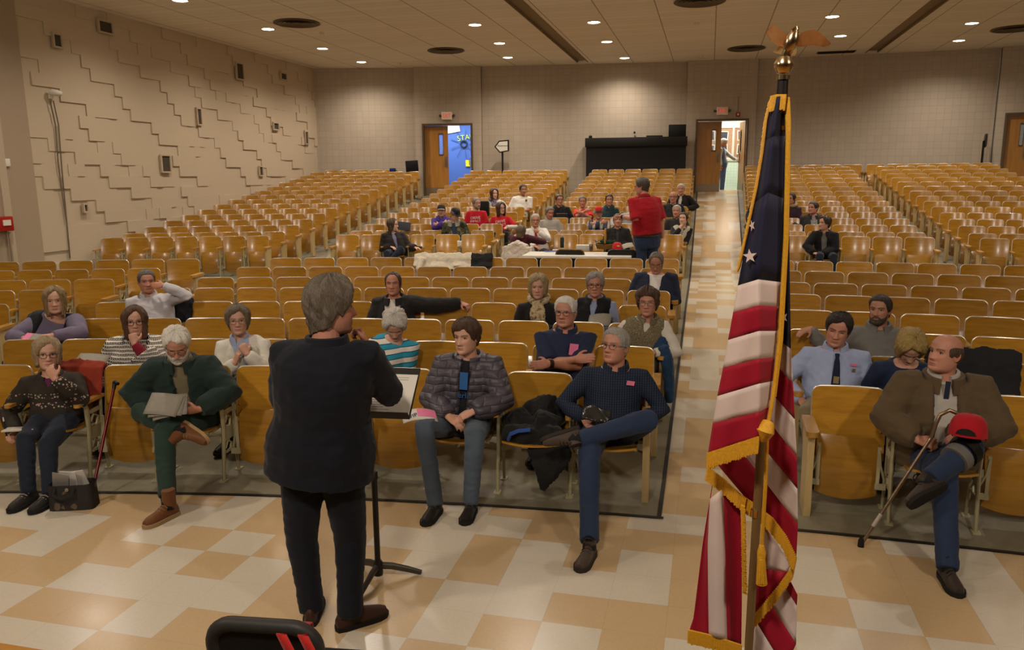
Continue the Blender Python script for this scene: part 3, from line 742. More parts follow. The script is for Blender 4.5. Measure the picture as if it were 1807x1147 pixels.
# ------------------------------------------------------------------ people
_HZ = np.array([-.122, -.117, -.108, -.095, -.080, -.062, -.045, -.02, .005, .03, .06, .085, .103, .114, .119])
_HW = np.array([.004, .028, .042, .052, .059, .0645, .068, .0725, .0755, .0775, .075, .064, .047, .026, .002])
_HF = np.array([.060, .080, .088, .0905, .0885, .0895, .0895, .0885, .0875, .0925, .0900, .0760, .0560, .0310, .002])
_HB = np.array([-.030, -.010, .010, .030, .050, .068, .080, .092, .100, .104, .1000, .0860, .0640, .0360, .002])
def G(x, s): return np.exp(-(x / s) ** 2)
def head_xyz(a, z, jowl=0.0, jaw=1.0, nose=1.0, feat=True):
    a = np.asarray(a, float); z = np.asarray(z, float)
    W = np.interp(z, _HZ, _HW); Fr = np.interp(z, _HZ, _HF); B = np.interp(z, _HZ, _HB)
    low = np.clip((-.02 - z) / .08, 0, 1)
    W = W * (1 + low * (jowl * .35 + (jaw - 1)))
    s, c = np.sin(a), np.cos(a); p = .90
    x = W * np.sign(s) * np.abs(s) ** p
    y = np.where(c >= 0, -Fr * np.abs(c) ** p, B * np.abs(c) ** p)
    if feat:
        fr = np.clip(c, 0, 1) ** .5
        rid = np.clip((.012 - z) / .05, 0, 1); ns = .0085 + .007 * rid
        drop = 1 / (1 + np.exp((-.044 - z) / .0022)); up = 1 / (1 + np.exp((z - .018) / .006))
        y = y - nose * (.007 + .021 * rid) * G(x, ns) * drop * up * fr
        y = y - nose * .009 * (G(x - .0125, .0075) + G(x + .0125, .0075)) * G(z + .038, .009) * fr
        for sx in (-1, 1):
            y = y + .0105 * G(x - sx * .032, .019) * G(z - .0, .0135) * fr
            y = y - .0045 * G(x - sx * .031, .024) * G(z - .021, .008) * fr
            y = y - .0045 * G(x - sx * .046, .020) * G(z + .028, .018) * fr
            y = y + .0035 * G(x - sx * .028, .007) * G(z + .052, .014) * fr
        y = y - .0050 * G(x, .022) * G(z + .0645, .0045) * fr - .0055 * G(x, .019) * G(z + .0745, .005) * fr
        y = y + .0035 * G(x, .026) * G(z + .0695, .0022) * fr
        y = y + .004 * G(x, .03) * G(z + .085, .006) * fr - .004 * G(x, .022) * G(z + .102, .011) * fr
    return x, y, z
def head_mesh(skin, brow, lip, jowl=0, jaw=1, nose=1, fine=True, stubble=0.0, mouth=0.0):
    na, nz = (80, 60) if fine else (44, 34)
    u = np.linspace(-1, 1, na, endpoint=False); a = PI * (u * .62 + .38 * u ** 3)
    zz = np.concatenate([np.linspace(-.1215, -.11, 5)[:-1], np.linspace(-.11, .035, int(nz * .68))[:-1], np.array([.035 + .0835 * math.sin(PI / 2 * t) for t in np.linspace(0, 1, nz - int(nz * .68))])])
    A, Z = np.meshgrid(a, zz); x, y, z = head_xyz(A, Z, jowl, jaw, nose)
    V = np.stack([x, y, z], -1).reshape(-1, 3); n = na; F = []
    for j in range(len(zz) - 1):
        for i in range(n): F.append((j * n + i, j * n + (i + 1) % n, (j + 1) * n + (i + 1) % n, (j + 1) * n + i))
    F.append(tuple(range(n - 1, -1, -1))); F.append(tuple((len(zz) - 1) * n + i for i in range(n)))
    X, Y, ZZ = V[:, 0], V[:, 1], V[:, 2]; col = np.tile(np.array(skin), (len(V), 1)); front = (Y < -.03).astype(float)
    def paint(mask, c):
        m_ = np.clip(mask, 0, 1)[:, None]; col[:] = col * (1 - m_) + np.array(c) * m_
    red = np.array(skin) * np.array([1.05, .78, .74])
    paint(front * .55 * (G(np.abs(X) - .042, .02) * G(ZZ + .03, .02) + G(X, .016) * G(ZZ + .036, .012)), red)
    if stubble: paint(front * stubble * np.clip((-.045 - ZZ) / .02, 0, 1), np.array(skin) * .45 + np.array(brow) * .3)
    paint(front * .9 * G(X, .0225) ** 1 * (np.abs(X) < .026) * (G(ZZ + .0655, .0042) + G(ZZ + .0742, .0048)), lip)
    paint(front * .8 * (np.abs(X) < .024) * G(ZZ + .0697, .0017), np.array(lip) * .35)
    ab = np.abs(X); paint(front * .85 * ((ab > .013) & (ab < .054)) * G(ZZ - .0245 + .0035 * ((ab - .036) / .018) ** 2, .0042), brow)
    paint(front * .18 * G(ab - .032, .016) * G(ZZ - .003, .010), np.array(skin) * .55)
    # ears
    for sx in (-1, 1):
        b0 = len(V); ev = []; m1, m2 = 12, 8
        for j in range(m2 + 1):
            for i in range(m1):
                th, ph = 2 * PI * i / m1, PI * j / m2
                q = np.array([.008 * math.cos(ph), .019 * math.sin(ph) * math.cos(th), .031 * math.sin(ph) * math.sin(th)])
                if math.cos(ph) > .3: q[0] -= .006
                q = q + np.array([.004 * (q[1] / .02), .003 * q[2] / .03, 0])
                ev.append((sx * (.0775 + q[0] + .35 * max(0, q[1])), .012 + q[1], -.006 + q[2]))
        V = np.concatenate([V, ev]); col = np.concatenate([col, np.tile(np.array(skin) * np.array([1.03, .86, .82]), (len(ev), 1))])
        for j in range(m2):
            for i in range(m1):
                q = (b0 + j * m1 + i, b0 + j * m1 + (i + 1) % m1, b0 + (j + 1) * m1 + (i + 1) % m1, b0 + (j + 1) * m1 + i); F.append(q if sx > 0 else q[::-1])
    return V, F, col
HAIR = {   # az (deg) -> lower edge z ; thickness ; edge thickness ; curl noise
    'short':    ([0, 35, 50, 60, 78, 88, 105, 180], [.080, .074, .05, .010, -.016, -.004, -.055, -.085], .012, .002, .005),
    'thick':    ([0, 35, 50, 60, 78, 88, 105, 180], [.072, .064, .042, .006, -.022, -.004, -.06, -.09], .021, .005, .009),
    'wavy':     ([0, 35, 50, 60, 78, 88, 105, 180], [.070, .062, .042, .004, -.024, -.004, -.065, -.10], .022, .008, .017),
    'fringe':   ([0, 30, 50, 60, 78, 88, 105, 180], [.050, .047, .034, .0, -.02, -.004, -.06, -.09], .022, .006, .010),
    'receding': ([0, 20, 40, 56, 66, 78, 88, 105, 180], [.100, .103, .085, .045, .012, -.02, -.004, -.06, -.085], .010, .003, .005),
    'bald':     None,
    'curly':    ([0, 35, 50, 60, 78, 95, 110, 180], [.064, .056, .036, .0, -.03, -.04, -.07, -.10], .030, .014, .020),
    'puffy':    ([0, 28, 46, 56, 72, 92, 115, 180], [.070, .058, .034, -.01, -.035, -.05, -.08, -.11], .028, .010, .013),
    'bob':      ([0, 22, 38, 48, 58, 72, 120, 180], [.078, .064, .042, -.005, -.085, -.115, -.13, -.135], .026, .012, .010),
    'long':     ([0, 18, 34, 45, 55, 72, 120, 180], [.086, .074, .050, -.02, -.17, -.205, -.22, -.22], .025, .018, .011),
    'longish':  ([0, 35, 50, 60, 76, 88, 105, 180], [.085, .075, .045, .005, -.05, -.08, -.12, -.15], .018, .010, .010),
}
def hair_mesh(style, seed=0, length=0.0, fine=True, jowl=0):
    na, ns = (128, 40) if fine else (44, 16)
    r = random.Random(seed); ox = r.uniform(0, 50); psign = r.choice((-1, 1))
    if style == 'bald':      # a band round the sides and back
        V, F = [], []; aa = np.linspace(math.radians(58), math.radians(302), na)
        for s in np.linspace(0, 1, ns):
            for a in aa:
                an = a if a < PI else a - 2 * PI; ad = abs(math.degrees(an))
                z0 = np.interp(ad, [58, 75, 110, 180], [.035, .05, .055, .045]); z1 = np.interp(ad, [58, 66, 78, 88, 105, 180], [.02, -.01, -.02, -.004, -.055, -.085])
                z = z0 + (z1 - z0) * s; x, y, z = head_xyz(an, z, feat=False)
                e = math.sin(PI * s) ** .5 * min(1, (ad - 58) / 8); t = -.004 + .014 * e + .004 * e * noise.noise((an * 14 + ox, z * 40, 0))
                V.append((x * (1 + t / .08), y * (1 + t / .09), z))
        for j in range(ns - 1):
            for i in range(na - 1): F.append((j * na + i, (j + 1) * na + i, (j + 1) * na + i + 1, j * na + i + 1))
        return V, F
    az, zl, th, te, cu = HAIR[style]; V, F = [], []
    rows = list(np.linspace(0.03, 1, ns)) + [1.01, 1.02]
    for k, s in enumerate(rows):
        for i in range(na):
            a = -PI + 2 * PI * i / na; ad = abs(math.degrees(a))
            low = np.interp(ad, az, zl) + (length * np.clip((ad - 50) / 20, 0, 1)) + .006 * noise.noise((a * 5 + ox, 3.1, 0)) + (.020 * math.exp(-((a * psign - .32) / .28) ** 2) if style in ('bob', 'long', 'puffy', 'thick', 'fringe') else 0)
            ss = min(s, 1); z = .119 - (.119 - low) * (1 - math.cos(PI / 2 * ss)) if low > -.03 else .119 - (.119 - low) * (1 - math.cos(PI / 2 * ss)) ** .85
            zf = max(z, -.035); x, y, _ = head_xyz(a, zf, feat=False)
            if z < -.035:
                g = min(1, (-.035 - z) / .12); x *= 1 - .02 * g; y = y * (1 - .05 * g)
            edge = ss ** 6; fq = min(1, max(0, (ad - 22) / 34)); tee = te * fq + .003 * (1 - fq); t = th * (1 - edge) + tee * edge
            fr = np.clip((ad - 15) / 25, 0, 1)
            zz_ = z + .02 * noise.noise((a * 3 + ox, z * 20, 9)); t += cu * (noise.noise((math.cos(a) * 3.1 + ox, math.sin(a) * 3.1, z * 16)) * 1.0 + .55 * noise.noise((a * 12 + zz_ * 60 + ox, z * 22, 1.7))) * (1 - .5 * edge)
            t += .0028 * noise.noise((a * 30 + zz_ * 40 + ox, z * 10, 3.3)) - .006 * math.exp(-((a * psign - .22) / .05) ** 2) * (ss < .8) * (1 if style in ('bob', 'long', 'thick') else 0)
            if s > 1: t = te * .2 - .010 * (k - ns + 1)
            nx_, ny_, nz_ = x / .006, y / .0095, max(z, 0) / .012; L = math.sqrt(nx_ ** 2 + ny_ ** 2 + nz_ ** 2) + 1e-9
            V.append((x + nx_ / L * t, y + ny_ / L * t, z + nz_ / L * t))
    for j in range(len(rows) - 1):
        for i in range(na): F.append((j * na + i, (j + 1) * na + i, (j + 1) * na + (i + 1) % na, j * na + (i + 1) % na))
    F.append(tuple(range(na)))
    return V, F
def beard_mesh(thick=.014, seed=0, goatee=False):
    V, F = [], []; na, nz = 44, 26
    for j in range(nz):
        for i in range(na):
            a = math.radians(-88 + 176 * i / (na - 1)); ad = abs(math.degrees(a))
            top = np.interp(ad, [0, 10, 26, 34, 60, 88], [-.047, -.047, -.053, -.062, -.05, -.0]) if not goatee else np.interp(ad, [0, 12, 26, 34, 88], [-.047, -.048, -.054, -.10, -.11])
            z = top + (-.1235 - top) * j / (nz - 1); x, y, _ = head_xyz(a, z)
            m_ = ad < 17 and -.0775 < z < -.0625
            e = min(1, j / 3, (na - 1 - i) / 3, i / 3); t = -.003 + (thick * (.55 + .45 * min(1, j / (nz * .6))) if not m_ else 0.0) * e
            t += .003 * e * noise.noise((a * 20 + seed, z * 120, 0)) * (0 if m_ else 1)
            q = Vector((x, y, min(0, (z + .07)) * .9)); q.normalize(); V.append((x + q.x * t, y + q.y * t, z + q.z * t))
    for j in range(nz - 1):
        for i in range(na - 1): F.append((j * na + i, (j + 1) * na + i, (j + 1) * na + i + 1, j * na + i + 1))
    return V, F
# ---------------------------------------------------------------- voxel union of closed shapes -> one skin
def fuse(mb, voxel, smooth=5, keep=False):
    me = bpy.data.meshes.new('tmp'); me.from_pydata(mb.v, [], mb.f); o = bpy.data.objects.new('tmp', me); COL.objects.link(o)
    d = o.modifiers.new('r', 'REMESH'); d.mode = 'VOXEL'; d.voxel_size = voxel
    if smooth: d = o.modifiers.new('s', 'SMOOTH'); d.factor = .5; d.iterations = smooth
    dg = bpy.context.evaluated_depsgraph_get(); e = o.evaluated_get(dg); m2 = e.to_mesh()
    V = np.empty(len(m2.vertices) * 3); m2.vertices.foreach_get('co', V); V = V.reshape(-1, 3)
    F = [tuple(p.vertices) for p in m2.polygons]; e.to_mesh_clear()
    bpy.data.objects.remove(o); bpy.data.meshes.remove(me); return V, F
def vnormals(V, F):
    q = np.array([f if len(f) == 4 else (*f, f[-1]) for f in F]); nf = np.cross(V[q[:, 2]] - V[q[:, 0]], V[q[:, 3]] - V[q[:, 1]])
    N = np.zeros_like(V)
    for k in range(4): np.add.at(N, q[:, k], nf)
    return N / (np.linalg.norm(N, axis=1, keepdims=True) + 1e-12)
def wrinkle(V, F, amp, scale=9.0, seed=0, stretch=(1, 1, 2.2)):
    N = vnormals(V, F); o = seed * 7.3
    d = np.array([noise.noise((x * scale * stretch[0] + o, y * scale * stretch[1], z * scale * stretch[2])) + .5 * noise.noise((x * scale * 2.3 + o, y * scale * 2.3, z * scale * 3.7 + 5)) for x, y, z in V])
    d = -np.abs(d) * 1.4 + .4
    return V + N * (d * amp)[:, None]
def smoothstep(e0, e1, x):
    t = np.clip((x - e0) / (e1 - e0), 0, 1); return t * t * (3 - 2 * t)
def skin_material(name):
    n = NT(name); at = n.n('ShaderNodeAttribute', attribute_name='tint'); v = n.coord(); f = n.noise(v, 120, 3, .6); g = n.noise(v, 22, 2)
    n.set(n.mix(.5, at.outputs['Color'], n.mix(n.math('ADD', n.math('MULTIPLY', f, .5), n.math('MULTIPLY', g, .5)), (.72, .66, .62), (1.16, 1.14, 1.12)), 'MULTIPLY'), .48, 0, .35)
    n.bump(f, .12, .002)
    n.b.inputs['Subsurface Weight'].default_value = .12; n.b.inputs['Subsurface Radius'].default_value = (.012, .005, .003); n.b.inputs['Subsurface Scale'].default_value = .5
    return n.m
M_SKIN = skin_material('skin')
def hair_material(name, col):
    key = ('hair', name)
    if key in MATS: return MATS[key]
    c = hx(col); n = NT(name); v = n.coord('Object', (90, 90, 14)); f = n.noise(v, 2.2, 5, .7)
    lt = min(1, sum(c) / 1.2); n.set(n.ramp(f, [(.32, tuple(x * (.28 + .37 * lt) for x in c)), (.5, tuple(x * (.9 + .1 * lt) for x in c)), (.68, tuple(min(1, x * (1.6 - .25 * lt)) for x in c))]), .42, 0, .4); n.bump(f, 1.0, .008)
    MATS[key] = n.m; return n.m
M_EYEW = plain('eye_white', 'b9afa6', .25, var=.03)
M_IRIS = {k: plain('iris_' + k, c, .15) for k, c in (('brown', '2a1a10'), ('blue', '3b5468'))}
M_LASH = plain('lash', '2a1d16', .7)
SKIN = {'fair': hx('c0957e'), 'pale': hx('cba48d'), 'ruddy': hx('b7836c'), 'tan': hx('ab7d64')}
def basis(fwd, upish):
    f = Vector(fwd).normalized(); u = Vector(upish); u = (u - f * u.dot(f)); u = u.normalized() if u.length > 1e-5 else f.orthogonal().normalized(); return f, u, f.cross(u)
def hand(mb, wrist, d, n, side, curl=.5, sc=1.0, spread=1.0, thumb=.5, point=False):
    """palm facing n, fingers along d; side +1 = person's left hand"""
    d, n, l = basis(d, n); l = l * side * -1.0      # l: towards the thumb
    w = Vector(wrist); S = sc
    palm = [w - d * .02 * S, w + d * .02 * S, w + d * .055 * S, w + d * .088 * S]
    mb.tube(palm, [(.026 * S, .018 * S), (.034 * S, .017 * S), (.040 * S, .0155 * S), (.039 * S, .012 * S)], 12, up=l)
    for k, (off, ln, r, dc) in enumerate(((.028, .074, .0092, 0), (.0095, .082, .0094, .04), (-.009, .077, .0090, .08), (-.027, .060, .0080, .14))):
        c = curl + dc * (1 if curl > .15 else .3)
        if point and k == 0: c = .05
        base = w + d * (.083 - abs(off) * .25) * S + l * off * S; ang = 0.0; p = base; pts = [base - d * .012 * S, base]
        dd = (d + l * (off * 2.2 * spread)).normalized()
        for q, fr in enumerate((.45, .31, .24)):
            ang += c * (1.15, 1.25, .8)[q]
            v = dd * math.cos(ang) + n * math.sin(ang); p = p + v * ln * fr * S; pts.append(p)
        mb.tube(pts, [r * S, r * 1.02 * S, r * .98 * S, r * .9 * S, r * .62 * S], 8, up=l)
    b = w + d * .022 * S + l * .026 * S; t0 = (d * .55 + l * .75 + n * .35).normalized()
    t1 = (d * (.9) + l * (.25 - .5 * thumb) + n * (.25 + .6 * thumb)).normalized()
    mb.tube([b - t0 * .012 * S, b + t0 * .028 * S, b + t0 * .045 * S + t1 * .015 * S, b + t0 * .047 * S + t1 * .042 * S], [.0145 * S, .0125 * S, .011 * S, .0075 * S], 8, up=n)
def ik(S, W, l1, l2, pole):
    S, W = Vector(S), Vector(W); v = W - S; L = v.length
    if L > (l1 + l2) * .995: W = S + v.normalized() * (l1 + l2) * .995; v = W - S; L = v.length
    a = (l1 * l1 - l2 * l2 + L * L) / (2 * L); h = math.sqrt(max(l1 * l1 - a * a, 1e-6)); t = v.normalized()
    p = Vector(pole); p = p - t * p.dot(t); p = p.normalized() if p.length > 1e-5 else t.orthogonal().normalized()
    return S + t * a + p * h, W
def shoe(parent, ankle, d, col, sole='2a241d', boot=0.0, name='shoe', laces=None, up=(0, 0, 1), size=1.0):
    """ankle: ankle joint; d: direction the toes point; up: upwards along the shin"""
    d, u, l = basis(d, up); A = Vector(ankle); S = size
    def P(x, y, z): return A + d * x * S + l * y * S + u * (z - .085) * S
    mb = MB(); secs = [(-.075, .022, .05), (-.06, .033, .075), (-.02, .036, .09), (.03, .038, .085), (.08, .044, .066), (.13, .048, .052), (.165, .042, .042), (.19, .025, .03)]
    rings = []
    for x, w, h in secs:
        rings.append([P(x, w * math.cos(t) * (1 if math.sin(t) < 0 else .92), .02 + (h * max(0, math.sin(t)) - .004 * (math.sin(t) < 0))) for t in np.linspace(0, 2 * PI, 14, endpoint=False)])
    n = 14; vs = [p for r in rings for p in r]; fs = [(i * n + j, (i + 1) * n + j, (i + 1) * n + (j + 1) % n, i * n + (j + 1) % n) for i in range(len(rings) - 1) for j in range(n)]
    fs += [tuple(range(n)), tuple(range((len(rings) - 1) * n + n - 1, (len(rings) - 1) * n - 1, -1))]; mb.add(vs, fs)
    mb.tube([P(-.02, 0, .04), P(-.018, 0, .085), P(-.014, 0, .10 + boot)], [(.044, .036), (.046, .037), (.048, .04)], 14, up=d)
    o = mb.build(name, cloth('shoe_' + col, col, rough=.5, fold=.3), parent)
    mb = MB(); outl = [(-.082, .0), (-.075, .028), (-.03, .041), (.03, .043), (.09, .05), (.14, .052), (.18, .04), (.203, .012)]
    outl = outl + [(x, -y) for x, y in reversed(outl)]; k = len(outl)
    vs = [P(x, y, 0) for x, y in outl] + [P(x, y, .024) for x, y in outl]
    mb.add(vs, [tuple(range(k)), tuple(range(2 * k - 1, k - 1, -1))] + [(i, i + k, (i + 1) % k + k, (i + 1) % k) for i in range(k)])
    mb.build('sole', plain('sole_' + sole, sole, .8), o, angle=50)
    if laces:
        for q in range(5 if not boot else 8):
            x = .10 - q * .022; z = .058 + q * .0105 if q < 5 else .105 + (q - 5) * .018; x = x if q < 5 else .028 - .002 * q
            mb = MB(); mb.tube([P(x - .01, -.028, z - .004), P(x, -.012, z + .013), P(x + .006, .012, z + .013), P(x + .006, .028, z - .004)], .0035, 5); mb.build('lace', plain('lace_' + laces, laces, .8), o)
    return o
def tint_attr(o, col):
    at = o.data.color_attributes.new('tint', 'FLOAT_COLOR', 'POINT')
    c = np.ones((len(col), 4), dtype=np.float32); c[:, :3] = col; at.data.foreach_set('color', c.ravel())
def clothing_tint(name, rough=.85, bump=.35):
    key = ('ct', name)
    if key in MATS: return MATS[key]
    n = NT(name); at = n.n('ShaderNodeAttribute', attribute_name='tint'); v = n.coord(); f = n.noise(v, 10, 4, .6)
    n.set(n.mix(.6, at.outputs['Color'], n.mix(f, (.7, .7, .7), (1.25, 1.25, 1.25)), 'MULTIPLY'), rough, 0, .2); n.bump(f, bump, .008)
    MATS[key] = n.m; return n.m
def tor_t(P, N, fwd, lean, g):
    """torso centre line as a function of t (0 pelvis, 1 neck base)"""
    P, N = Vector(P), Vector(N)
    def f(t):
        p = P.lerp(N, t)
        b = math.sin(PI * min(max(t, 0), 1)); p = p - fwd * (.028 * b * lean) + fwd * ((g - 1) * .10 * math.exp(-((t - .28) / .22) ** 2))
        return p
    return f
def tor_r(t, g, w, fem=0.0):
    T = [-.22, -.1, 0, .15, .3, .5, .7, .82, .90, .96, 1.0]
    RX = [.155, .172, .178, .163, .152 - .012 * fem, .160 - .008 * fem, .172 - .006 * fem, .168, .138, .098, .068]
    RY = [.105, .118, .125, .120, .116, .120 + .012 * fem, .124 + .012 * fem, .108, .090, .076, .066]
    gx = 1 + (g - 1) * np.interp(t, [0, .3, .7, 1], [.8, 1, .55, .15]); gy = 1 + (g - 1) * np.interp(t, [0, .3, .7, 1], [.8, 1.35, .6, .1])
    return float(np.interp(t, T, RX) * gx * (1 + (w - 1) * np.interp(t, [.3, .8], [.2, 1]))), float(np.interp(t, T, RY) * gy)
LOD = {0: (.0062, .011), 1: (.0085, .013), 2: (.012, .016)}
def V3(a): return Vector(a)
def person(sp):
    """one figure: body, hair, clothing and shoes under one Empty"""
    lod = sp.get('lod', 1); vb, vc = LOD[lod]; s = sp.get('s', 1.0); g = sp.get('g', 1.0); w = sp.get('w', 1.0); fem = sp.get('fem', 0.0)
    rz = sp['rz']; root = Vector(sp['pos']); R = rotz(rz); hw = Vector(sp['head_w']); Hd = R.transposed() @ (hw - root)     # head centre, local
    e0 = empty('person', root, rz, sp['label'], 'person', sp.get('group'))
    seed = sp.get('seed', rnd.randint(0, 999)); rr = random.Random(seed)
    Mh = (Matrix.Rotation(math.radians(sp.get('yaw', 0)), 3, 'Z') @ Matrix.Rotation(math.radians(sp.get('pitch', 0)), 3, 'X') @ Matrix.Rotation(math.radians(sp.get('roll', 0)), 3, 'Y'))
    stand = sp.get('stand', False)
    def RZ(q):
        # a joint given as ('px', u, v, y): where that line of sight meets the local plane y
        if isinstance(q, (tuple, list)) and len(q) == 4 and q[0] == 'px':
            o = R.transposed() @ (Vector((0, 0, CAM_H)) - root); d = R.transposed() @ Vector(ray(q[1], q[2])); return o + d * ((q[3] - o.y) / d.y)
        if isinstance(q, (tuple, list)) and len(q) == 3 and q[0] == 'fl':     # ankle of a foot that stands on the floor
            return R.transposed() @ (at_z(q[1], q[2], root.z + .09) - root)
        return Vector(q)
    if 'look' in sp:
        dv = R.transposed() @ (Vector(sp['look']) - hw); yw = math.degrees(math.atan2(dv.x, -dv.y)); ty0 = sp.get('tyaw', 0)
        yw = max(ty0 - 72, min(ty0 + 72, yw)) + sp.get('dyaw', 0); pt = math.degrees(math.atan2(-dv.z, math.hypot(dv.x, dv.y))) * .6 + sp.get('pitch', 0)
        Mh = (Matrix.Rotation(math.radians(yw), 3, 'Z') @ Matrix.Rotation(math.radians(pt), 3, 'X') @ Matrix.Rotation(math.radians(sp.get('roll', 0)), 3, 'Y'))
    hs = s * sp.get('hs', 1.05)
    P = V3(sp.get('pelvis', (0, 0, .93 * s) if stand else (0, -.215, .505)))
    ty = math.radians(sp.get('tyaw', 0)); fwd = Vector((math.sin(ty), -math.cos(ty), 0)); lat = Vector((math.cos(ty), math.sin(ty), 0))
    N = V3(sp['neck']) if 'neck' in sp else Hd + Mh @ Vector((0, .034 * hs, -.098 * hs)) * .55 + Vector((0, .020, -.045)) * hs + Vector((0, .0, -.045 - .012 * fem)) * s
    ctr = tor_t(P, N, fwd, sp.get('lean', 1.0), g); up_t = (N - P).normalized()
    # joints
    sh = {}; jt = {}
    for nm, sx in (('A', -1), ('B', 1)):
        S = N + lat * (sx * .172 * w * s * (1 - .04 * fem)) - up_t * .072 * s + Vector(sp.get('sh' + nm, (0, 0, 0)))
        arm = sp.get('arm' + nm, 'lap'); l1, l2 = .285 * s, .255 * s
        th = .0
        if isinstance(arm, str):
            if arm == 'lap': arm = dict(w=(sx * .075, -.37, .63), pole=(sx * .8, .5, -.5), d=(-sx * .75, -.6, -.2), n=(0, .15, -1), curl=.35)
            elif arm == 'thigh': arm = dict(w=(sx * .13, -.42, .635), pole=(sx * .5, .7, -.3), d=(-sx * .1, -1, -.15), n=(0, 0, -1), curl=.25)
            elif arm == 'rest': arm = dict(w=(sx * .24, -.36, .66), pole=(sx * .35, .7, -.6), d=(-sx * .1, -1, -.2), n=(-sx * .2, 0, -1), curl=.35)
            elif arm == 'crossed': arm = dict(w=(-sx * .05, P.y - .23 - .10 * (g - 1), .90 if sx < 0 else .86), pole=(sx, -.1, -.9), d=(-sx, -.0, .15), n=(0, 1, -.1), curl=.25)
            elif arm == 'chin':
                q = Hd + Mh @ Vector((sx * .02, -.11, -.19)) * hs; arm = dict(w=tuple(q), pole=(sx * .7, -.5, -1), d=tuple(Mh @ Vector((-sx * .35, .2, 1))), n=tuple(Mh @ Vector((-sx * .5, 1, 0))), curl=.75)
            elif arm == 'down': arm = dict(w=tuple(S + Vector((sx * .06, -.03, -.53 * s))), pole=(sx, 1, 0), d=(0, -.1, -1), n=(-sx, 0, 0), curl=.3)
        El, Wr = ik(S, RZ(arm['w']), l1 * arm.get('ext', 1), l2 * arm.get('ext', 1), arm['pole'])
        sh[nm] = (S, El, Wr, arm); jt[nm] = (S, El, Wr)
    lg = {}
    for nm, sx in (('A', -1), ('B', 1)):
        hipj = P + Vector((sx * .092 * s, -.0, -.02 if not stand else -.04))
        if stand: dflt = dict(k=(sx * .10, -.01, .50 * s), a=(sx * .10, .0, .085), toe=(sx * .25, -1, 0))
        else: dflt = dict(k=(sx * .125, -.60, .515), a=(sx * .13, -.58, .095), toe=(sx * .2, -1, 0))
        dflt.update(sp.get('leg' + nm, {})); lg[nm] = (hipj, RZ(dflt['k']), RZ(dflt['a']), dflt)
    # ---- body
    mb = MB(); ts = [-.2, -.1, 0, .15, .3, .5, .7, .82, .9, .96, 1.0]
    mb.tube([ctr(t) for t in ts], [tuple(q * s for q in tor_r(t, g, w, fem)) for t in ts], 18, up=lat)
    nb = Hd + Mh @ Vector((0, .028, -.045)) * hs; nr = .058 * s * sp.get('nk', 1.0) * (1 - .12 * fem) * (1 + .25 * (g - 1))
    mb.tube([N - up_t * .05, N + (nb - N) * .3, nb], [nr * 1.25, nr * 1.03, nr * .95], 14)
    for nm, sx in (('A', -1), ('B', 1)):
        S, El, Wr = jt[nm]; fl = sp.get('al', 1.0)
        mb.tube([S - lat * sx * .06, S, S.lerp(El, .5), El, El.lerp(Wr, .35), El.lerp(Wr, .75), Wr, Wr + (Wr - El).normalized() * .01], [.045 * s, .056 * s * fl, .049 * s * fl, .042 * s * fl, .043 * s * fl, .033 * s, .0265 * s, .024 * s], 12)
        a = sh[nm][3]
        if a.get('d') is not None: hand(mb, Wr, a['d'], a['n'], sx, a.get('curl', .4), s * (.98 if fem else 1.05), a.get('spread', 1), a.get('thumb', .4), a.get('point', False))
        hj, K, A, d_ = lg[nm]
        mb.tube([hj + Vector((-sx * .02, 0, .02)), hj.lerp(K, .4), K, K.lerp(A, .3), A], [.075 * s, .066 * s, .05 * s, .05 * s, .034 * s], 12)
        td, tu, _l = basis(d_['toe'], (K - A) if d_.get('air') else (0, 0, 1)); mb.tube([A, A + td * .06 - tu * .035, A + td * .12 - tu * .05], [.027, .021, .014], 10)
    BV, BF = fuse(mb, vb, 4)
    skin = np.array(SKIN[sp.get('skin', 'fair')]) * sp.get('tone', 1.0)
    hc = sp.get('hair', ('short', '4a3626'))
    brow = np.array(hx(sp.get('brow', hc[1]))) * (.6 + .35 * fem); lipc = np.array(sp.get('lip', skin * np.array([.88, .60 - .10 * fem, .58 - .06 * fem])))
    HV, HF, HC = head_mesh(skin, brow, lipc, sp.get('jowl', .15), sp.get('jaw', 1.0 - .06 * fem), sp.get('nose', 1.0 - .2 * fem), lod < 2, sp.get('stubble', 0))
    MH = np.array(Mh) * hs; HVw = HV @ MH.T + np.array(Hd)
    V = np.concatenate([BV, HVw]); F = BF + [tuple(i + len(BV) for i in f) for f in HF]
    col = np.concatenate([np.tile(skin * np.array([1, .93, .9]), (len(BV), 1)), HC])
    body = mesh_obj('body', V, F, M_SKIN, e0); tint_attr(body, col)
    def headpart(name, V, F, m, **k):
        Vw = np.array(V) @ MH.T + np.array(Hd); return mesh_obj(name, Vw, F, m, e0, **k)
    if hc[0]:
        hv, hf = hair_mesh(hc[0], seed, hc[2] if len(hc) > 2 else 0.0, lod < 2); headpart('hair', hv, hf, hair_material('hair_' + hc[1], hc[1]))
    if sp.get('beard'):
        hv, hf = beard_mesh(sp['beard'][1] if len(sp['beard']) > 1 else .014, seed, len(sp['beard']) > 2); headpart('beard', hv, hf, hair_material('hair_' + sp['beard'][0], sp['beard'][0]))
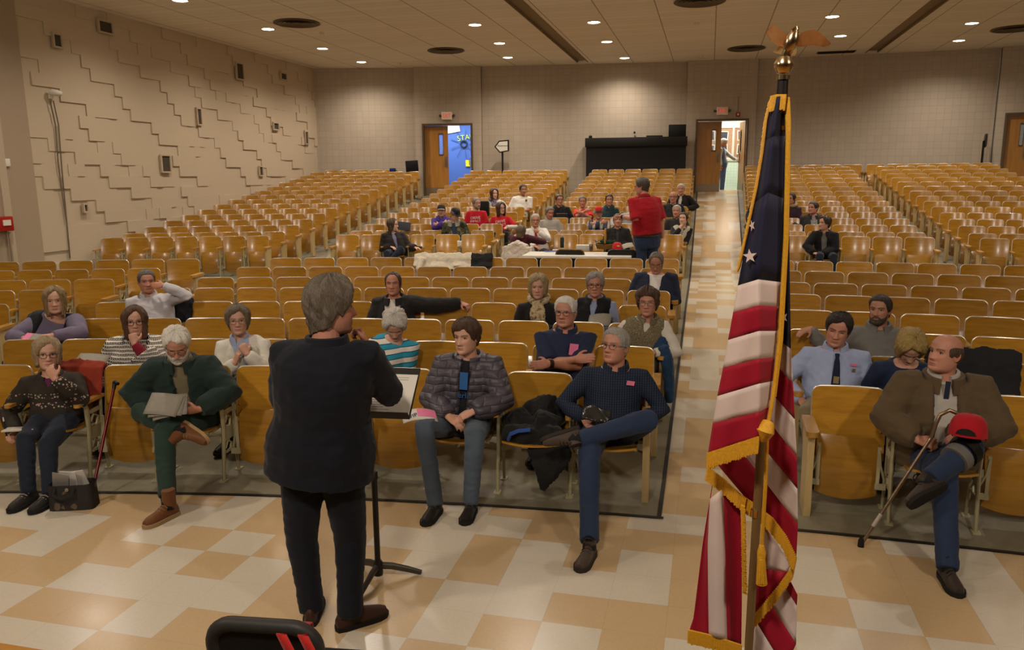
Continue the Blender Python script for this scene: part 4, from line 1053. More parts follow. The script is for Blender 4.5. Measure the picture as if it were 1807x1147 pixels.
    if lod < 2 and sp.get('eyes', 'brown'):
        for sx in (-1, 1):
            ye = float(head_xyz(np.array(math.asin(.032 / .0755)), np.array(.0))[1]); shut = sp.get('shut', 0.0)
            m_ = MB(); hgt = .0068 * (1 - .75 * shut)
            m_.grid(lambda a, b: (sx * .032 + .0145 * math.sin(PI * b) * math.cos(2 * PI * a), ye + .0015 - .006 * math.sin(PI * b) * 0 - .0045 * abs(math.sin(2 * PI * a)) * 0 + .005 * math.cos(PI * b) * -1, hgt * math.sin(PI * b) * math.sin(2 * PI * a)), 14, 8, wrap=True)
            ew = headpart('eye', m_.v, m_.f, M_EYEW)
            if not shut:
                m_ = MB(); gx = sp.get('gaze', 0) * .004; m_.grid(lambda a, b: (sx * .032 + gx + .0056 * math.sin(PI * b) * math.cos(2 * PI * a), ye - .0022 - .003 * math.cos(PI * b), .0004 + .0052 * math.sin(PI * b) * math.sin(2 * PI * a)), 12, 6, wrap=True)
                q = headpart('iris', m_.v, m_.f, M_IRIS[sp.get('eyes', 'brown')]); q.parent = ew
            m_ = MB(); m_.tube([(sx * .032 - .0155, ye - .001, -.0005), (sx * .032 - .008, ye - .0045, hgt * .95), (sx * .032, ye - .0055, hgt * 1.15), (sx * .032 + .008, ye - .0045, hgt * .95), (sx * .032 + .0155, ye - .001, -.0005)], .0017, 6)
            q = headpart('eyelash', m_.v, m_.f, M_LASH); q.parent = ew
    if sp.get('glasses'):
        gm = plain('spectacle_' + sp['glasses'], sp['glasses'], .25, .3); m_ = MB()
        for sx in (-1, 1):
            pts = [(sx * .034 + .0235 * (abs(math.cos(t)) ** .75) * math.copysign(1, math.cos(t)), -.0985 + .010 * ((abs(sx * .034 + .0235 * math.cos(t))) / .058) ** 2, -.004 + .0165 * (abs(math.sin(t)) ** .75) * math.copysign(1, math.sin(t))) for t in np.linspace(0, 2 * PI, 21)]
            m_.tube(pts, .0019, 6, cap=False); m_.tube([(sx * .057, -.089, .004), (sx * .074, -.065, .006), (sx * .083, .0, .004), (sx * .082, .02, -.006)], .0018, 6)
        m_.tube([(-.011, -.099, .002), (0, -.103, .005), (.011, -.099, .002)], .0017, 6); headpart('glasses', m_.v, m_.f, gm)
    if sp.get('cap'):
        c1, c2 = sp['cap'][:2]; m_ = MB(); n = 28
        def dome(a, b):
            th = 2 * PI * a; z = .045 + .088 * math.sin(PI / 2 * b) ** .9; x, y, _ = head_xyz(th, .042, feat=False); q = math.cos(PI / 2 * b) ** .55 if b < 1 else 0
            return (x * 1.10 * q, (y - .004) * 1.10 * q + .004, z)
        m_.grid(dome, n, 9, wrap=True); cp = headpart('cap', m_.v, m_.f, cloth('cap_' + c1, c1))
        m_ = MB()
        def brim(a, b):
            x = -.072 + .144 * a; yy = -.088 + .012 * (x / .06) ** 2; ln = .072 * math.sqrt(max(0, 1 - (x / .0725) ** 2))
            return (x * 1.03, yy - ln * b, .046 - .012 * b - .012 * (x / .07) ** 2)
        m_.grid(brim, 13, 5); q = headpart('brim', m_.v, m_.f, cloth('cap_' + c2, c2)); q.parent = cp; sd = q.modifiers.new('s', 'SOLIDIFY'); sd.thickness = .004
        if len(sp['cap']) > 2:
            m_ = MB(); r_ = random.Random(seed)
            for i in range(3):
                for j in range(5 - i):
                    x = -.026 + .013 * j + .006 * i; z = .098 - .016 * i; m_.box((x, -.1 + .02 * (z - .06) / .04 + .25 * abs(x) ** 1.2, z), (.010, .004, .011))
            q = headpart('badge', m_.v, m_.f, plain('badge_' + sp['cap'][2], sp['cap'][2], .7)); q.parent = cp
    # ---- clothing
    tops = []
    def upper(name, m, e, t0, t1, sleeve=1.0, open_w=None, amp=.006, cuff=None, flare=0.0, tintf=None, puff=0.0, split=0.0):
        m_ = MB(); tt = [t0] + [t for t in np.linspace(-.2, 1.0, 11) if t0 + .03 < t < t1 - .02] + [t1]
        m_.tube([ctr(t) for t in tt], [tuple((q * s + e + flare * max(0, .25 - t) + puff * math.sin(3.1 * max(0, t)) ) for q in tor_r(t, g, w, fem)) for t in tt], 22, up=lat)
        for nm, sx in (('A', -1), ('B', 1)):
            S, El, Wr = jt[nm]; fl = sp.get('al', 1.0); e2 = e * .9 + puff * .7
            sl = sleeve if not isinstance(sleeve, dict) else sleeve[nm]
            if sl <= 0: m_.tube([S - lat * sx * .08, S + lat * sx * .006], [.06 * s + e, .05 * s + e], 12); continue
            pts = [S - lat * sx * .07, S, S.lerp(El, .5), El, El.lerp(Wr, .4), El.lerp(Wr, .8), Wr - (Wr - El).normalized() * .005]
            rad = [.05 * s + e2, .058 * s * fl + e2, .052 * s * fl + e2, .047 * s * fl + e2 * 1.1, .045 * s * fl + e2, .037 * s + e2, .031 * s + e2 * .75]
            if sl < 1:
                pts = pts[:2] + [S.lerp(El, sl if sl < .5 else .5), S.lerp(El, min(1, sl * 2))]; r4 = rad[4]; rad = rad[:2] + [rad[2] * 1.04, rad[2] * 1.08]
                if sl > .5: pts = pts + [El.lerp(Wr, (sl - .5) * 2)]; rad = rad + [r4]
            m_.tube(pts, rad, 14)
        Vv, Ff = fuse(m_, vc, 5)
        if amp: Vv = wrinkle(Vv, Ff, amp * .8, 6.2, seed % 97, (1, 1, 1.7))
        if open_w:
            d = Vv - np.array(ctr(.5)); L = d @ np.array(lat); tz = (Vv - np.array(P)) @ np.array(up_t) / (N - P).length; fr = (Vv - (np.array(P) + np.clip(tz, 0, 1)[:, None] * np.array(N - P))) @ np.array(fwd); L = (Vv - np.array(P) - tz[:, None] * np.array(N - P)) @ np.array(lat)
            wd = np.array([open_w(t) for t in tz]); rad = np.array([min(abs((Vector(p) - a).dot(lat)) for a in (jt['A'][1],)) for p in Vv[:1]])
            msk = (1 - smoothstep(wd - .010, wd + .010, np.abs(L))) * (fr > .02) * (wd > .001) * (tz < 1.2)
            # keep forearms and hands that cross the opening
            for nm in 'AB':
                S, El, Wr = [np.array(q) for q in jt[nm]]; seg = Wr - El; tt_ = np.clip(((Vv - El) @ seg) / (seg @ seg), 0, 1); dd_ = np.linalg.norm(Vv - El - tt_[:, None] * seg, axis=1)
                msk = msk * smoothstep(.062 + e, .075 + e, dd_)
            nn = vnormals(Vv, Ff); Vv = Vv - nn * (msk * (e + .020))[:, None]
        o = mesh_obj(name, Vv, Ff, m, e0)
        if tintf: tint_attr(o, np.array([tintf(Vector(p)) for p in Vv]))
        tops.append(o); return o
    def collar(parent, m, h=.028, r=.012, size=1.0, drop=.03, open_=.6):
        c = N - up_t * (.016 if parent.name.startswith('jacket') else -.006); m_ = MB(); rad = nr * 1.22 * size
        pts = [c + lat * (rad * math.sin(a)) + (-fwd) * (rad * math.cos(a)) * 1.0 + up_t * (.030 - drop * (1 - math.cos(a)) * .75) - up_t * .0 for a in np.linspace(-PI * (1 - open_ * .12), PI * (1 - open_ * .12), 21)]
        m_.tube(pts, [(r * .7, h * .5)] + [(r, h)] * 19 + [(r * .7, h * .5)], 8, up=None)
        # flat band round the neck
        m2 = MB(); k = len(pts)
        vs = []; 
        for i, p in enumerate(pts):
            o_ = (p - c); o_ = (o_ - up_t * o_.dot(up_t)).normalized(); tip = .5 * max(0, abs(i - 10) / 10 - .6) * 2.5
            vs += [p - o_ * .002 + up_t * h * .55, p + o_ * (.006 + r * 1.2) + up_t * h * .45, p + o_ * (.012 + r * 2) - up_t * h * (.9 + tip), p - o_ * .004 - up_t * h]
        fs = []
        for i in range(k - 1):
            for j in range(4): fs.append((i * 4 + j, i * 4 + (j + 1) % 4, (i + 1) * 4 + (j + 1) % 4, (i + 1) * 4 + j))
        fs += [(0, 1, 2, 3), tuple((k - 1) * 4 + j for j in (3, 2, 1, 0))]
        return mesh_obj('collar', vs, fs, m, parent, angle=60)
    for tp in sp.get('tops', []):
        k = dict(tp); nm = k.pop('name'); m = k.pop('m'); cl = k.pop('collar', None); e = k.pop('e', .012)
        o = upper(nm, m, e, k.pop('t0', -.12), k.pop('t1', .965), **k)
        if cl is not None: collar(o, cl.get('m', m), cl.get('h', .026), cl.get('r', .006), cl.get('size', 1.0), cl.get('drop', .03), cl.get('open', .8))
    pm = sp.get('trousers')
    if pm:
        m_ = MB(); e = .012; m_.tube([ctr(t) for t in (-.24, -.12, 0, .12, .2)], [tuple(q * s + e for q in tor_r(t, g, w, fem)) for t in (-.2, -.1, 0, .12, .2)], 18, up=lat)
        fl = sp.get('legw', 1.0)
        for nm, sx in (('A', -1), ('B', 1)):
            hj, K, A, d_ = lg[nm]; kk = .9 * fl
            en = A.lerp(K, d_.get('hem', -.03))
            m_.tube([hj + Vector((-sx * .01, .02, .0)), hj.lerp(K, .25), hj.lerp(K, .6), K, K.lerp(A, .25), K.lerp(A, .6), en], [.092 * s * fl, .094 * s * fl, .083 * s * fl, .071 * s * kk + .006, .068 * s * kk + .004, .063 * s * kk, .060 * s * kk], 16)
        Vv, Ff = fuse(m_, vc, 4); Vv = wrinkle(Vv, Ff, .005, 8, seed % 89 + 3); mesh_obj('trousers', Vv, Ff, pm, e0)
        if sp.get('belt'):
            m_ = MB(); rx, ry = tor_r(.06, g, w, fem); c = ctr(.06)
            pts = [c + lat * ((rx * s + .016) * math.cos(a)) + fwd * ((ry * s + .016) * math.sin(a)) for a in np.linspace(0, 2 * PI, 29)]; m_.tube(pts, [(.004, .018)] * 29, 6, cap=False, up=None); mesh_obj('belt', m_.v, m_.f, plain('belt_' + sp['belt'], sp['belt'], .5), e0)
    if sp.get('shoes') and lod < 2 or sp.get('shoes') and stand:
        sh_ = tuple(sp['shoes']); sc_, sl_, bt, lc = sh_ + (None, '2a241d', 0.0, None)[len(sh_):]
        for nm, sx in (('A', -1), ('B', 1)):
            hj, K, A, d_ = lg[nm]; upv = (K - A).normalized() if d_.get('air') else (0, 0, 1)
            if lod == 0:
                td_, tu_, _ = basis(d_['toe'], upv); m_ = MB(); m_.tube([A - tu_ * .03, A + (K - A).normalized() * .02, A.lerp(K, .32)], [.043 * s, .041 * s, .046 * s], 14); mesh_obj('sock', m_.v, m_.f, cloth('sock_dark', '1d1b1c'), e0)
            shoe(e0, A, d_['toe'], sc_, sl_, bt, 'boot' if bt else 'shoe', lc, upv, s)
    ctx = dict(e=e0, N=N, P=P, ctr=ctr, lat=lat, fwd=fwd, up=up_t, jt=jt, sh=sh, Hd=Hd, Mh=Mh, hs=hs, s=s, g=g, w=w, fem=fem, tops=tops, lg=lg, body=body, headpart=headpart, R=R, root=root)
    return ctx
def chest_pt(c, t, ang, e):
    """a point on the clothing at height t and angle ang (deg, 0 front, + image right) with its outward direction"""
    rx, ry = tor_r(t, c['g'], c['w'], c['fem']); rx, ry = rx * c['s'] + e, ry * c['s'] + e; a = math.radians(ang)
    p = c['ctr'](t) + c['lat'] * rx * math.sin(a) + c['fwd'] * ry * math.cos(a)
    n = (c['lat'] * math.sin(a) / rx + c['fwd'] * math.cos(a) / ry).normalized(); return p, n
def patch(c, name, t, ang, e, size, m, parent=None, thick=.002, roll=0):
    p, n = chest_pt(c, t, ang, e + .017); x = c['up'].cross(n).normalized(); y = n.cross(x)
    M = Matrix((x, y, n)).transposed() @ Matrix.Rotation(math.radians(roll), 3, 'Z'); mb = MB(); mb.box(p, (*size, thick), M); return mb.build(name, m, parent or c['e'])
def tie(c, m, e=.016, t1=.94, t0=.35, w=.036):
    mb = MB(); vs = []; ts = np.linspace(t1, t0, 10)
    for i, t in enumerate(ts):
        p, n = chest_pt(c, t, 0, e); ww = (.018 if i == 0 else .013 if i == 1 else .018 + (w - .018) * (i - 1) / 8); ww = ww if i < 9 else .004
        if i < 2: p = p + n * .006
        vs += [p - c['lat'] * ww + n * .004, p + n * .010, p + c['lat'] * ww + n * .004, p - n * .012]
    fs = [(i * 4 + j, i * 4 + (j + 1) % 4, i * 4 + 4 + (j + 1) % 4, i * 4 + 4 + j) for i in range(len(ts) - 1) for j in range(4)]
    return mesh_obj('tie', vs, fs, m, c['e'], angle=60)
def seated(u, v, row, dx=0.0, hd=.15, block=None, use=True, **k):
    """put a sitter in the row so that the middle of the head lies on the given line of sight"""
    hw = at_d(u, v, ROW_D[row] - hd); D = ROW_D[row]
    ph = math.atan2(hw.x - XA, hw.y - YC) + dx / (D - YC); x, y = polar(D, ph)
    if block and use:
        s = seat_near(block, row, x); s['used'] = 'down'
        if k.pop('snap', True): ph = s['phi'] + k.pop('off', 0) / (D - YC); x, y = polar(D, ph)
    k.pop('snap', None); k.pop('off', None)
    k.update(pos=(x, y, ROW_H[row] - SEAT_TOP), rz=-ph, head_w=hw); return person(k)
# ------------------------------------------------------------------ fabrics with a pattern
def pat(name, fn, rough=.9, bump=.3):
    n = NT(name); tc = n.n('ShaderNodeTexCoord'); s = n.n('ShaderNodeSeparateXYZ'); n.l(tc.outputs['Object'], s.inputs[0])
    f = n.noise(tc.outputs['Object'], 9, 4, .6); n.set(fn(n, tc.outputs['Object'], s.outputs, f), rough, 0, .2); n.bump(f, bump, .012); return n.m
def band(n, x, period, lo, hi, off=0.0):
    fr = n.math('FRACT', n.math('DIVIDE', n.math('ADD', x, 10 * period + off), period)); return n.math('MULTIPLY', n.math('GREATER_THAN', fr, lo), n.math('LESS_THAN', fr, hi))
def f_aqua(n, v, s, f):
    z = n.math('ADD', s[2], n.math('MULTIPLY', n.math('ABSOLUTE', s[0]), -.12))
    c = n.mix(band(n, z, .092, .48, .92), hx('2f8fa8'), hx('d8d2c6')); return n.mix(band(n, z, .092, .40, .47), n.mix(band(n, z, .092, .93, .99), c, hx('27395e')), hx('27395e'))
def f_poncho(n, v, s, f):
    z = n.math('ADD', s[2], n.math('MULTIPLY', f, .02)); row = n.math('FLOOR', n.math('DIVIDE', n.math('ADD', z, 2.0), .030))
    x = n.math('ADD', n.math('ADD', s[0], n.math('MULTIPLY', s[1], .7)), n.math('MULTIPLY', n.math('FRACT', n.math('MULTIPLY', row, .5)), .013))
    bar = n.math('MULTIPLY', band(n, x, .0145, .32, 1.0), band(n, z, .030, .14, .86)); return n.mix(bar, hx('d3ccbe'), hx('17161a'))
def f_plaid(n, v, s, f):
    a = n.math('MAXIMUM', band(n, s[0], .017, 0, .14), n.math('MULTIPLY', band(n, s[2], .017, 0, .12), .5)); return n.mix(n.math('MULTIPLY', a, .32), hx('1b2130'), hx('5a6b88'))
def f_tweed(n, v, s, f):
    g = n.noise(v, 95, 3, .8); return n.ramp(g, [(.38, hx('1d1a15')), (.48, hx('8d8062')), (.58, hx('2a251d')), (.66, hx('c9bd9d'))])
def f_camo(n, v, s, f):
    g = n.noise(v, 8, 3, .5); return n.ramp(g, [(.0, hx('2c2b20')), (.42, hx('4d4a36')), (.5, hx('3b3d2c')), (.58, hx('6e6647')), (.66, hx('2c2b20'))], True)
def f_embroid(n, v, s, f):
    vo = n.n('ShaderNodeTexVoronoi'); vo.inputs['Scale'].default_value = 48; n.l(v, vo.inputs['Vector'])
    spot = n.math('LESS_THAN', vo.outputs['Distance'], .34); g = n.noise(v, 6, 2)
    bandm = n.math('MAXIMUM', n.math('MULTIPLY', n.math('GREATER_THAN', s[2], .585), n.math('LESS_THAN', s[2], .635)), n.math('MULTIPLY', n.math('GREATER_THAN', s[2], .665), n.math('LESS_THAN', s[2], .70)))
    top = n.math('MULTIPLY', n.math('GREATER_THAN', s[2], .90), n.math('GREATER_THAN', g, .42)); arm = n.math('MULTIPLY', n.math('MULTIPLY', n.math('GREATER_THAN', s[0], .12), n.math('LESS_THAN', s[1], -.37)), n.math('GREATER_THAN', s[2], .72))
    m_ = n.math('MULTIPLY', spot, n.math('MAXIMUM', n.math('MAXIMUM', bandm, top), n.math('MULTIPLY', arm, n.math('GREATER_THAN', g, .45))))
    col = n.ramp(vo.outputs['Color'], [(.3, hx('b08a86')), (.55, hx('a8a07c')), (.8, hx('7d8a78'))]); return n.mix(m_, n.mix(f, hx('2a241f'), hx('3a332b')), col)
def f_check(n, v, s, f):
    a = n.math('ADD', band(n, s[0], .02, 0, .5), band(n, s[2], .02, 0, .5)); return n.ramp(n.math('MULTIPLY', a, .5), [(.0, hx('8f8a86')), (.5, hx('6f6a6a')), (1, hx('4b4748'))])
def f_wide(n, v, s, f): return n.mix(band(n, s[0], .16, .25, .62, .02), hx('343a4a'), hx('a7a297'))
def f_stripe(n, v, s, f): return n.mix(band(n, s[2], .022, 0, .4), hx('b9b6b2'), hx('40404a'))
def f_print(n, v, s, f): return n.ramp(n.noise(v, 55, 2, .7), [(.4, hx('2c2a2c')), (.5, hx('a9a6a4')), (.6, hx('55545a'))])
def f_scarf(n, v, s, f): return n.ramp(n.noise(v, 16, 3, .6), [(.35, hx('8b7b5c')), (.5, hx('c0ab86')), (.62, hx('4a3a30')), (.7, hx('b99f7d'))])
def f_scarf2(n, v, s, f): return n.ramp(n.noise(v, 26, 3, .6), [(.4, hx('3b2f3c')), (.55, hx('8d7d86')), (.65, hx('4b3c48'))])
P_AQUA, P_PONCHO, P_PLAID, P_TWEED, P_CAMO, P_EMB = pat('aqua_stripes', f_aqua), pat('knit_poncho', f_poncho), pat('navy_check', f_plaid), pat('tweed_knit', f_tweed, 1, .6), pat('field_camo', f_camo), pat('embroidered_knit', f_embroid)
P_WIDE, P_STRIPE, P_PRINT, P_SCARF, P_SCARF2 = pat('panel_jacket', f_wide), pat('striped_cotton', f_stripe), pat('printed_cotton', f_print), pat('tan_scarf', f_scarf), pat('plum_scarf', f_scarf2)
def m_quilt(name, base, step):
    n = NT(name); tc = n.n('ShaderNodeTexCoord'); s = n.n('ShaderNodeSeparateXYZ'); n.l(tc.outputs['Object'], s.inputs[0]); f = n.noise(tc.outputs['Object'], 7, 3)
    def ridge(x, p):
        fr = n.math('FRACT', n.math('DIVIDE', n.math('ADD', x, 10.0), p)); return n.math('POWER', n.math('SUBTRACT', 1.0, n.math('ABSOLUTE', n.math('SUBTRACT', n.math('MULTIPLY', fr, 2.0), 1.0))), .35)
    z = n.math('ADD', s[2] if False else s.outputs[2], n.math('MULTIPLY', f, .03)); x = n.math('ADD', s.outputs[0], n.math('MULTIPLY', f, .03)); row = n.math('FLOOR', n.math('DIVIDE', n.math('ADD', z, 10.0), step))
    h = n.math('MULTIPLY', ridge(z, step), ridge(n.math('ADD', x, n.math('MULTIPLY', row, step * .9)), step * 2.1)); c = hx(base)
    n.set(n.mix(f, tuple(q * .85 for q in c), tuple(q * 1.2 for q in c)), .45, 0, .4); n.bump(n.math('ADD', h, n.math('MULTIPLY', f, .5)), .9, .016); return n.m
P_QUILT = m_quilt('quilted_grey', '48434a', .055); P_QUILT_B = m_quilt('quilted_black', '222022', .05)
PINK = plain('pink_paper', 'e07a9c', .7); PAPER = plain('white_paper', 'cfc9be', .7, var=.03); GREYP = plain('grey_newsprint', '8d8779', .7)
def S_(col, **k):
    d = dict(name='shirt', m=cloth('shirt_' + col, col) if isinstance(col, str) else col, e=.012, t0=-.1, t1=.965); d.update(k); return d
def J_(col, **k):
    d = dict(name='jacket', m=cloth('jacket_' + col, col) if isinstance(col, str) else col, e=.028, t0=-.16, t1=.955, amp=.009); d.update(k); return d
def opening(w0, w1=None, lo=-.1):
    """half width of a jacket front: w0 at the hem to w1 at the neck"""
    w1 = w0 if w1 is None else w1
    return lambda t: (w0 + (w1 - w0) * max(0, min(1, t))) if t > lo else 0.0
JEANS = cloth('jeans_blue', '27344c', .25); JEANS_L = cloth('jeans_light', '4b545f', .25); NAVY_T = cloth('navy_trousers', '1f2430', .2); KHAKI = cloth('khaki', '857a60'); DARK_T = cloth('dark_trousers', '1b1b1f'); GREEN_T = cloth('green_trousers', '27392f')
PRES = (-1.75, 3.7, 1.62); REDM = (-1.3, 13.9, 2.0)
def band_ring(c, name, m, nm, f0, f1, r=.034):
    S, El, Wr = c['jt'][nm]; a, b = El.lerp(Wr, f0), El.lerp(Wr, f1); mb = MB(); mb.tube([a, b], r, 14); return mb.build(name, m, c['e'])
def scarf(c, m, r=.045, tails=True, name='scarf'):
    mb = MB(); N, up, lat, fwd = c['N'], c['up'], c['lat'], c['fwd']
    mb.tube([N + up * (.035 - .03 * math.cos(a)) + lat * (.092 * math.sin(a)) + fwd * (.085 * math.cos(a)) for a in np.linspace(0, 2 * PI, 17)], [(r * (.9 + .2 * ((i * 7) % 3) / 2), r * .8) for i in range(17)], 10, cap=False)
    if tails:
        for sx, L in ((-1, .42), (1, .34)): 
            pts = [chest_pt(c, t, sx * 12, .03)[0] for t in np.linspace(.95, .95 - L * 1.6, 6)]; mb.tube(pts, [(.035, .018), (.045, .02), (.05, .016), (.05, .016), (.052, .014), (.05, .008)], 10, up=lat)
    V, F = fuse(mb, .012, 4); return mesh_obj(name, wrinkle(V, F, .008, 22, 4), F, m, c['e'])
def paper_at(name, label, cat, c, px, size, m, rot=(0, 0, 0), n=1, bend=.01, group=None):
    """sheets held in a hand: a thing of their own"""
    o = c['root'] + c['R'] @ px; objs = []
    for i in range(n):
        mb = MB(); mb.grid(lambda a, b: ((a - .5) * size[0], (b - .5) * size[1], bend * math.sin(PI * a) + .002 * i), 7, 7)
        q = mb.build(name, m, solid=.0012); q.location = o + Vector((.006 * i, 0, .004 * i)); q.rotation_euler = (rot[0], rot[1] + .05 * i, rot[2] - math.atan2(o.x - XA, o.y - YC) + .09 * i)
        tag(q, label if n == 1 else label[i], cat, group); objs.append(q)
    return objs
CAST = {}
LK = dict(look=PRES)
# ---- front row, left of the aisle
c = CAST['pen'] = seated(83, 626, 1, block='FM', hd=.21, lod=0, fem=1, look=(-2.6, 3.4, 1.6), dyaw=-8, tyaw=18, roll=4, g=1.12, s=.97, label='woman in embroidered brown cardigan and glasses, hand to chin, first row',
    hair=('bob', '9a8260', .035), glasses='3a2c24', skin='fair', tops=[S_('5a2348', t1=.97), J_(P_EMB, e=.024, t0=-.12, open_w=lambda t: .035 * max(0, (t - .72) / .28) if t > .72 else 0, collar=dict(h=.03, r=.012, size=1.15))],
    armB=dict(w=('px', 97, 668, -.46), pole=(.7, .2, -1), d=(-.5, .1, .9), n=(-.3, 1, .1), curl=.55), armA=dict(w=('px', 27, 763, -.47), pole=(-1, .5, -.2), d=(.1, -1, -.1), n=(.2, 0, -1), curl=.7),
    legA=dict(k=('px', 45, 775, -.62), a=('fl', 50, 868), toe=(-.15, -1, 0)), legB=dict(k=('px', 85, 785, -.62), a=('fl', 88, 870), toe=(-.2, -1, 0)), trousers=NAVY_T, shoes=('2a2724', '1a1816', 0.0, '9a938a'))
c = CAST['beard'] = seated(312, 607, 1, block='FM', hd=.34, lod=0, pitch=30, yaw=22, tyaw=14, g=1.15, w=1.05, label='white-bearded man in dark green coat reading papers, boot across knee, first row',
    hair=('thick', 'dcd4c6'), beard=('c4bbae', .02), glasses='6a5c4c', skin='ruddy', shut=.8, tops=[S_('6b6048', collar={}), J_('1e2d27', e=.042, t0=-.14, open_w=opening(.045, .06), amp=.014, puff=.012, collar=dict(h=.045, r=.014, size=1.35))],
    armA=dict(w=('px', 272, 722, -.42), pole=(-1, .1, -.4), d=(.9, -.4, -.1), n=(0, .2, 1), curl=.3), armB=dict(w=('px', 352, 722, -.50), pole=(1, .2, -.4), d=(-.9, -.2, -.1), n=(0, .8, .5), curl=.6),
    legA=dict(k=('px', 248, 728, -.52), a=('px', 322, 766, -.62), toe=(.75, -.35, -.35), air=True, hem=.12), legB=dict(k=('px', 290, 765, -.64), a=('fl', 296, 893), toe=(-.45, -1, 0), hem=.12), trousers=GREEN_T, shoes=('6e4426', 'a0835a', .10, '8a6a42'), legw=1.12)
c = CAST['teen'] = seated(823, 594, 1, block='FM', hd=.22, lod=0, look=(-2.4, 2.6, 1.5), pitch=4, g=1.0, label='teenager in grey quilted jacket and jeans, hands clasped, first row',
    hair=('fringe', '4d3622'), skin='fair', tone=1.05, stubble=0, tops=[S_('1c1c20'), J_(P_QUILT, e=.036, open_w=opening(.03, .045, .05), puff=.016, amp=.012, collar=dict(h=.045, r=.012, size=1.25))],
    armA=dict(w=('px', 792, 735, -.48), pole=(-1, .4, -.4), d=(.75, -.4, -.3), n=(-.1, .5, -1), curl=.35), armB=dict(w=('px', 834, 727, -.48), pole=(1, .4, -.4), d=(-.8, -.4, -.3), n=(.1, .4, -1), curl=.55),
    legA=dict(k=('px', 748, 755, -.66), a=('fl', 768, 888), toe=(-.15, -1, 0)), legB=dict(k=('px', 838, 768, -.66), a=('fl', 831, 886), toe=(-.05, -1, 0)), trousers=JEANS_L, legw=1.05, shoes=('201a17', '191615', .02, '4a423a'))
TEEN = c
c = CAST['plaid'] = seated(1086, 611, 1, block='FM', hd=.2, lod=0, look=PRES, dyaw=8, pitch=-4, g=1.2, w=1.08, label='man in navy checked shirt and jeans, ankle across knee, first row by the aisle',
    hair=('short', '9a948a'), glasses='5a5046', skin='ruddy', tops=[S_(P_PLAID, e=.016, collar={})], armA=dict(w=('px', 1032, 738, -.46), pole=(-1, .5, -.2), d=(.5, -.8, -.2), n=(.3, .4, -1), curl=.6), armB=dict(w=('px', 1118, 745, -.36), pole=(1, .6, -.1), d=(-.8, -.5, -.2), n=(0, .3, -1), curl=.5),
    legB=dict(k=('px', 1143, 742, -.52), a=('px', 1010, 779, -.70), toe=(-.85, -.35, -.25), air=True, hem=.10), legA=dict(k=('px', 1040, 800, -.68), a=('fl', 1040, 962), toe=(-.22, -1, 0), hem=.03), trousers=JEANS, legw=1.12, shoes=('4a3d33', '2e2620', .02, '2a2019'))
PLAID = c; patch(c, 'sticker', .80, 32, .014, (.058, .032), PINK, roll=-4)
# ---- second row
c = CAST['poncho'] = seated(238, 568, 2, block='FM', hd=.23, lod=0, fem=1, look=(-2.2, 3.2, 1.6), dyaw=-6, tyaw=12, g=1.25, label='woman in black and white knit poncho resting chin on fist',
    hair=('long', '5a3d2a', .075), glasses='1c1614', skin='fair', tops=[S_('7a1c2c', e=.010, t1=.97), J_(P_PONCHO, e=.05, t0=-.1, puff=.03, flare=.1, amp=.012, sleeve=.8, collar=dict(h=.05, r=.02, size=1.3))],
    armB=dict(w=('px', 237, 606, -.44), pole=(.6, -.2, -1), d=(-.2, .2, 1), n=(-.3, 1, 0), curl=1.1), armA='lap', trousers=DARK_T, shoes=('1c1a19',))
c = CAST['cardigan'] = seated(420, 566, 2, block='FM', hd=.2, lod=0, fem=1, look=PRES, dyaw=-14, tyaw=10, g=1.05, label='woman in white cardigan over pale blue top, hands clasped under chin',
    hair=('puffy', '6d5f4a'), glasses='8a7a66', skin='fair', tops=[S_('94a0b8', collar=dict(h=.035, r=.01, size=1.05)), J_('c9c4b6', e=.024, open_w=opening(.05, .07))],
    armA=dict(w=('px', 415, 640, -.40), pole=(-.5, -.1, -1), d=(.35, .05, 1), n=(.6, .6, 0), curl=.35), armB=dict(w=('px', 436, 624, -.40), pole=(.5, -.1, -1), d=(-.5, .1, .8), n=(-.5, .8, 0), curl=.8), trousers=DARK_T, shoes=('1c1a19',))
c = CAST['aqua'] = seated(697, 573, 2, block='FM', hd=.30, lod=0, fem=1, pitch=40, yaw=12, g=1.15, shut=.9, label='white-haired woman in turquoise striped sweater looking down',
    hair=('puffy', 'c9c2b6'), skin='fair', tops=[S_(P_AQUA, e=.02, amp=.008)], armA='lap', armB='lap', trousers=DARK_T, shoes=('241c18',))
c = CAST['polo'] = seated(998, 551, 2, block='FM', hd=.2, lod=0, look=PRES, dyaw=6, g=1.3, w=1.12, jowl=.5, label='white-haired man in navy polo shirt with arms crossed',
    hair=('short', 'd2ccc0'), glasses='4c443c', skin='ruddy', al=1.15, tops=[S_('232a42', e=.018, sleeve=.45, collar={})], armA=dict(w=('px', 1016, 634, -.46), pole=(-1, .1, -.8), d=(.95, -.2, .15), n=(.1, .9, -.3), curl=.15, ext=1.0), armB=dict(w=('px', 968, 642, -.50), pole=(1, .1, -.8), d=(-1, .0, -.15), n=(0, .9, -.4), curl=.15), trousers=DARK_T, shoes=('2a2622',))
patch(c, 'sticker', .74, 20, .05, (.072, .095), PINK); band_ring(c, 'watch', plain('watch_dark', '2a211c', .3), 'B', .86, .98, .036)
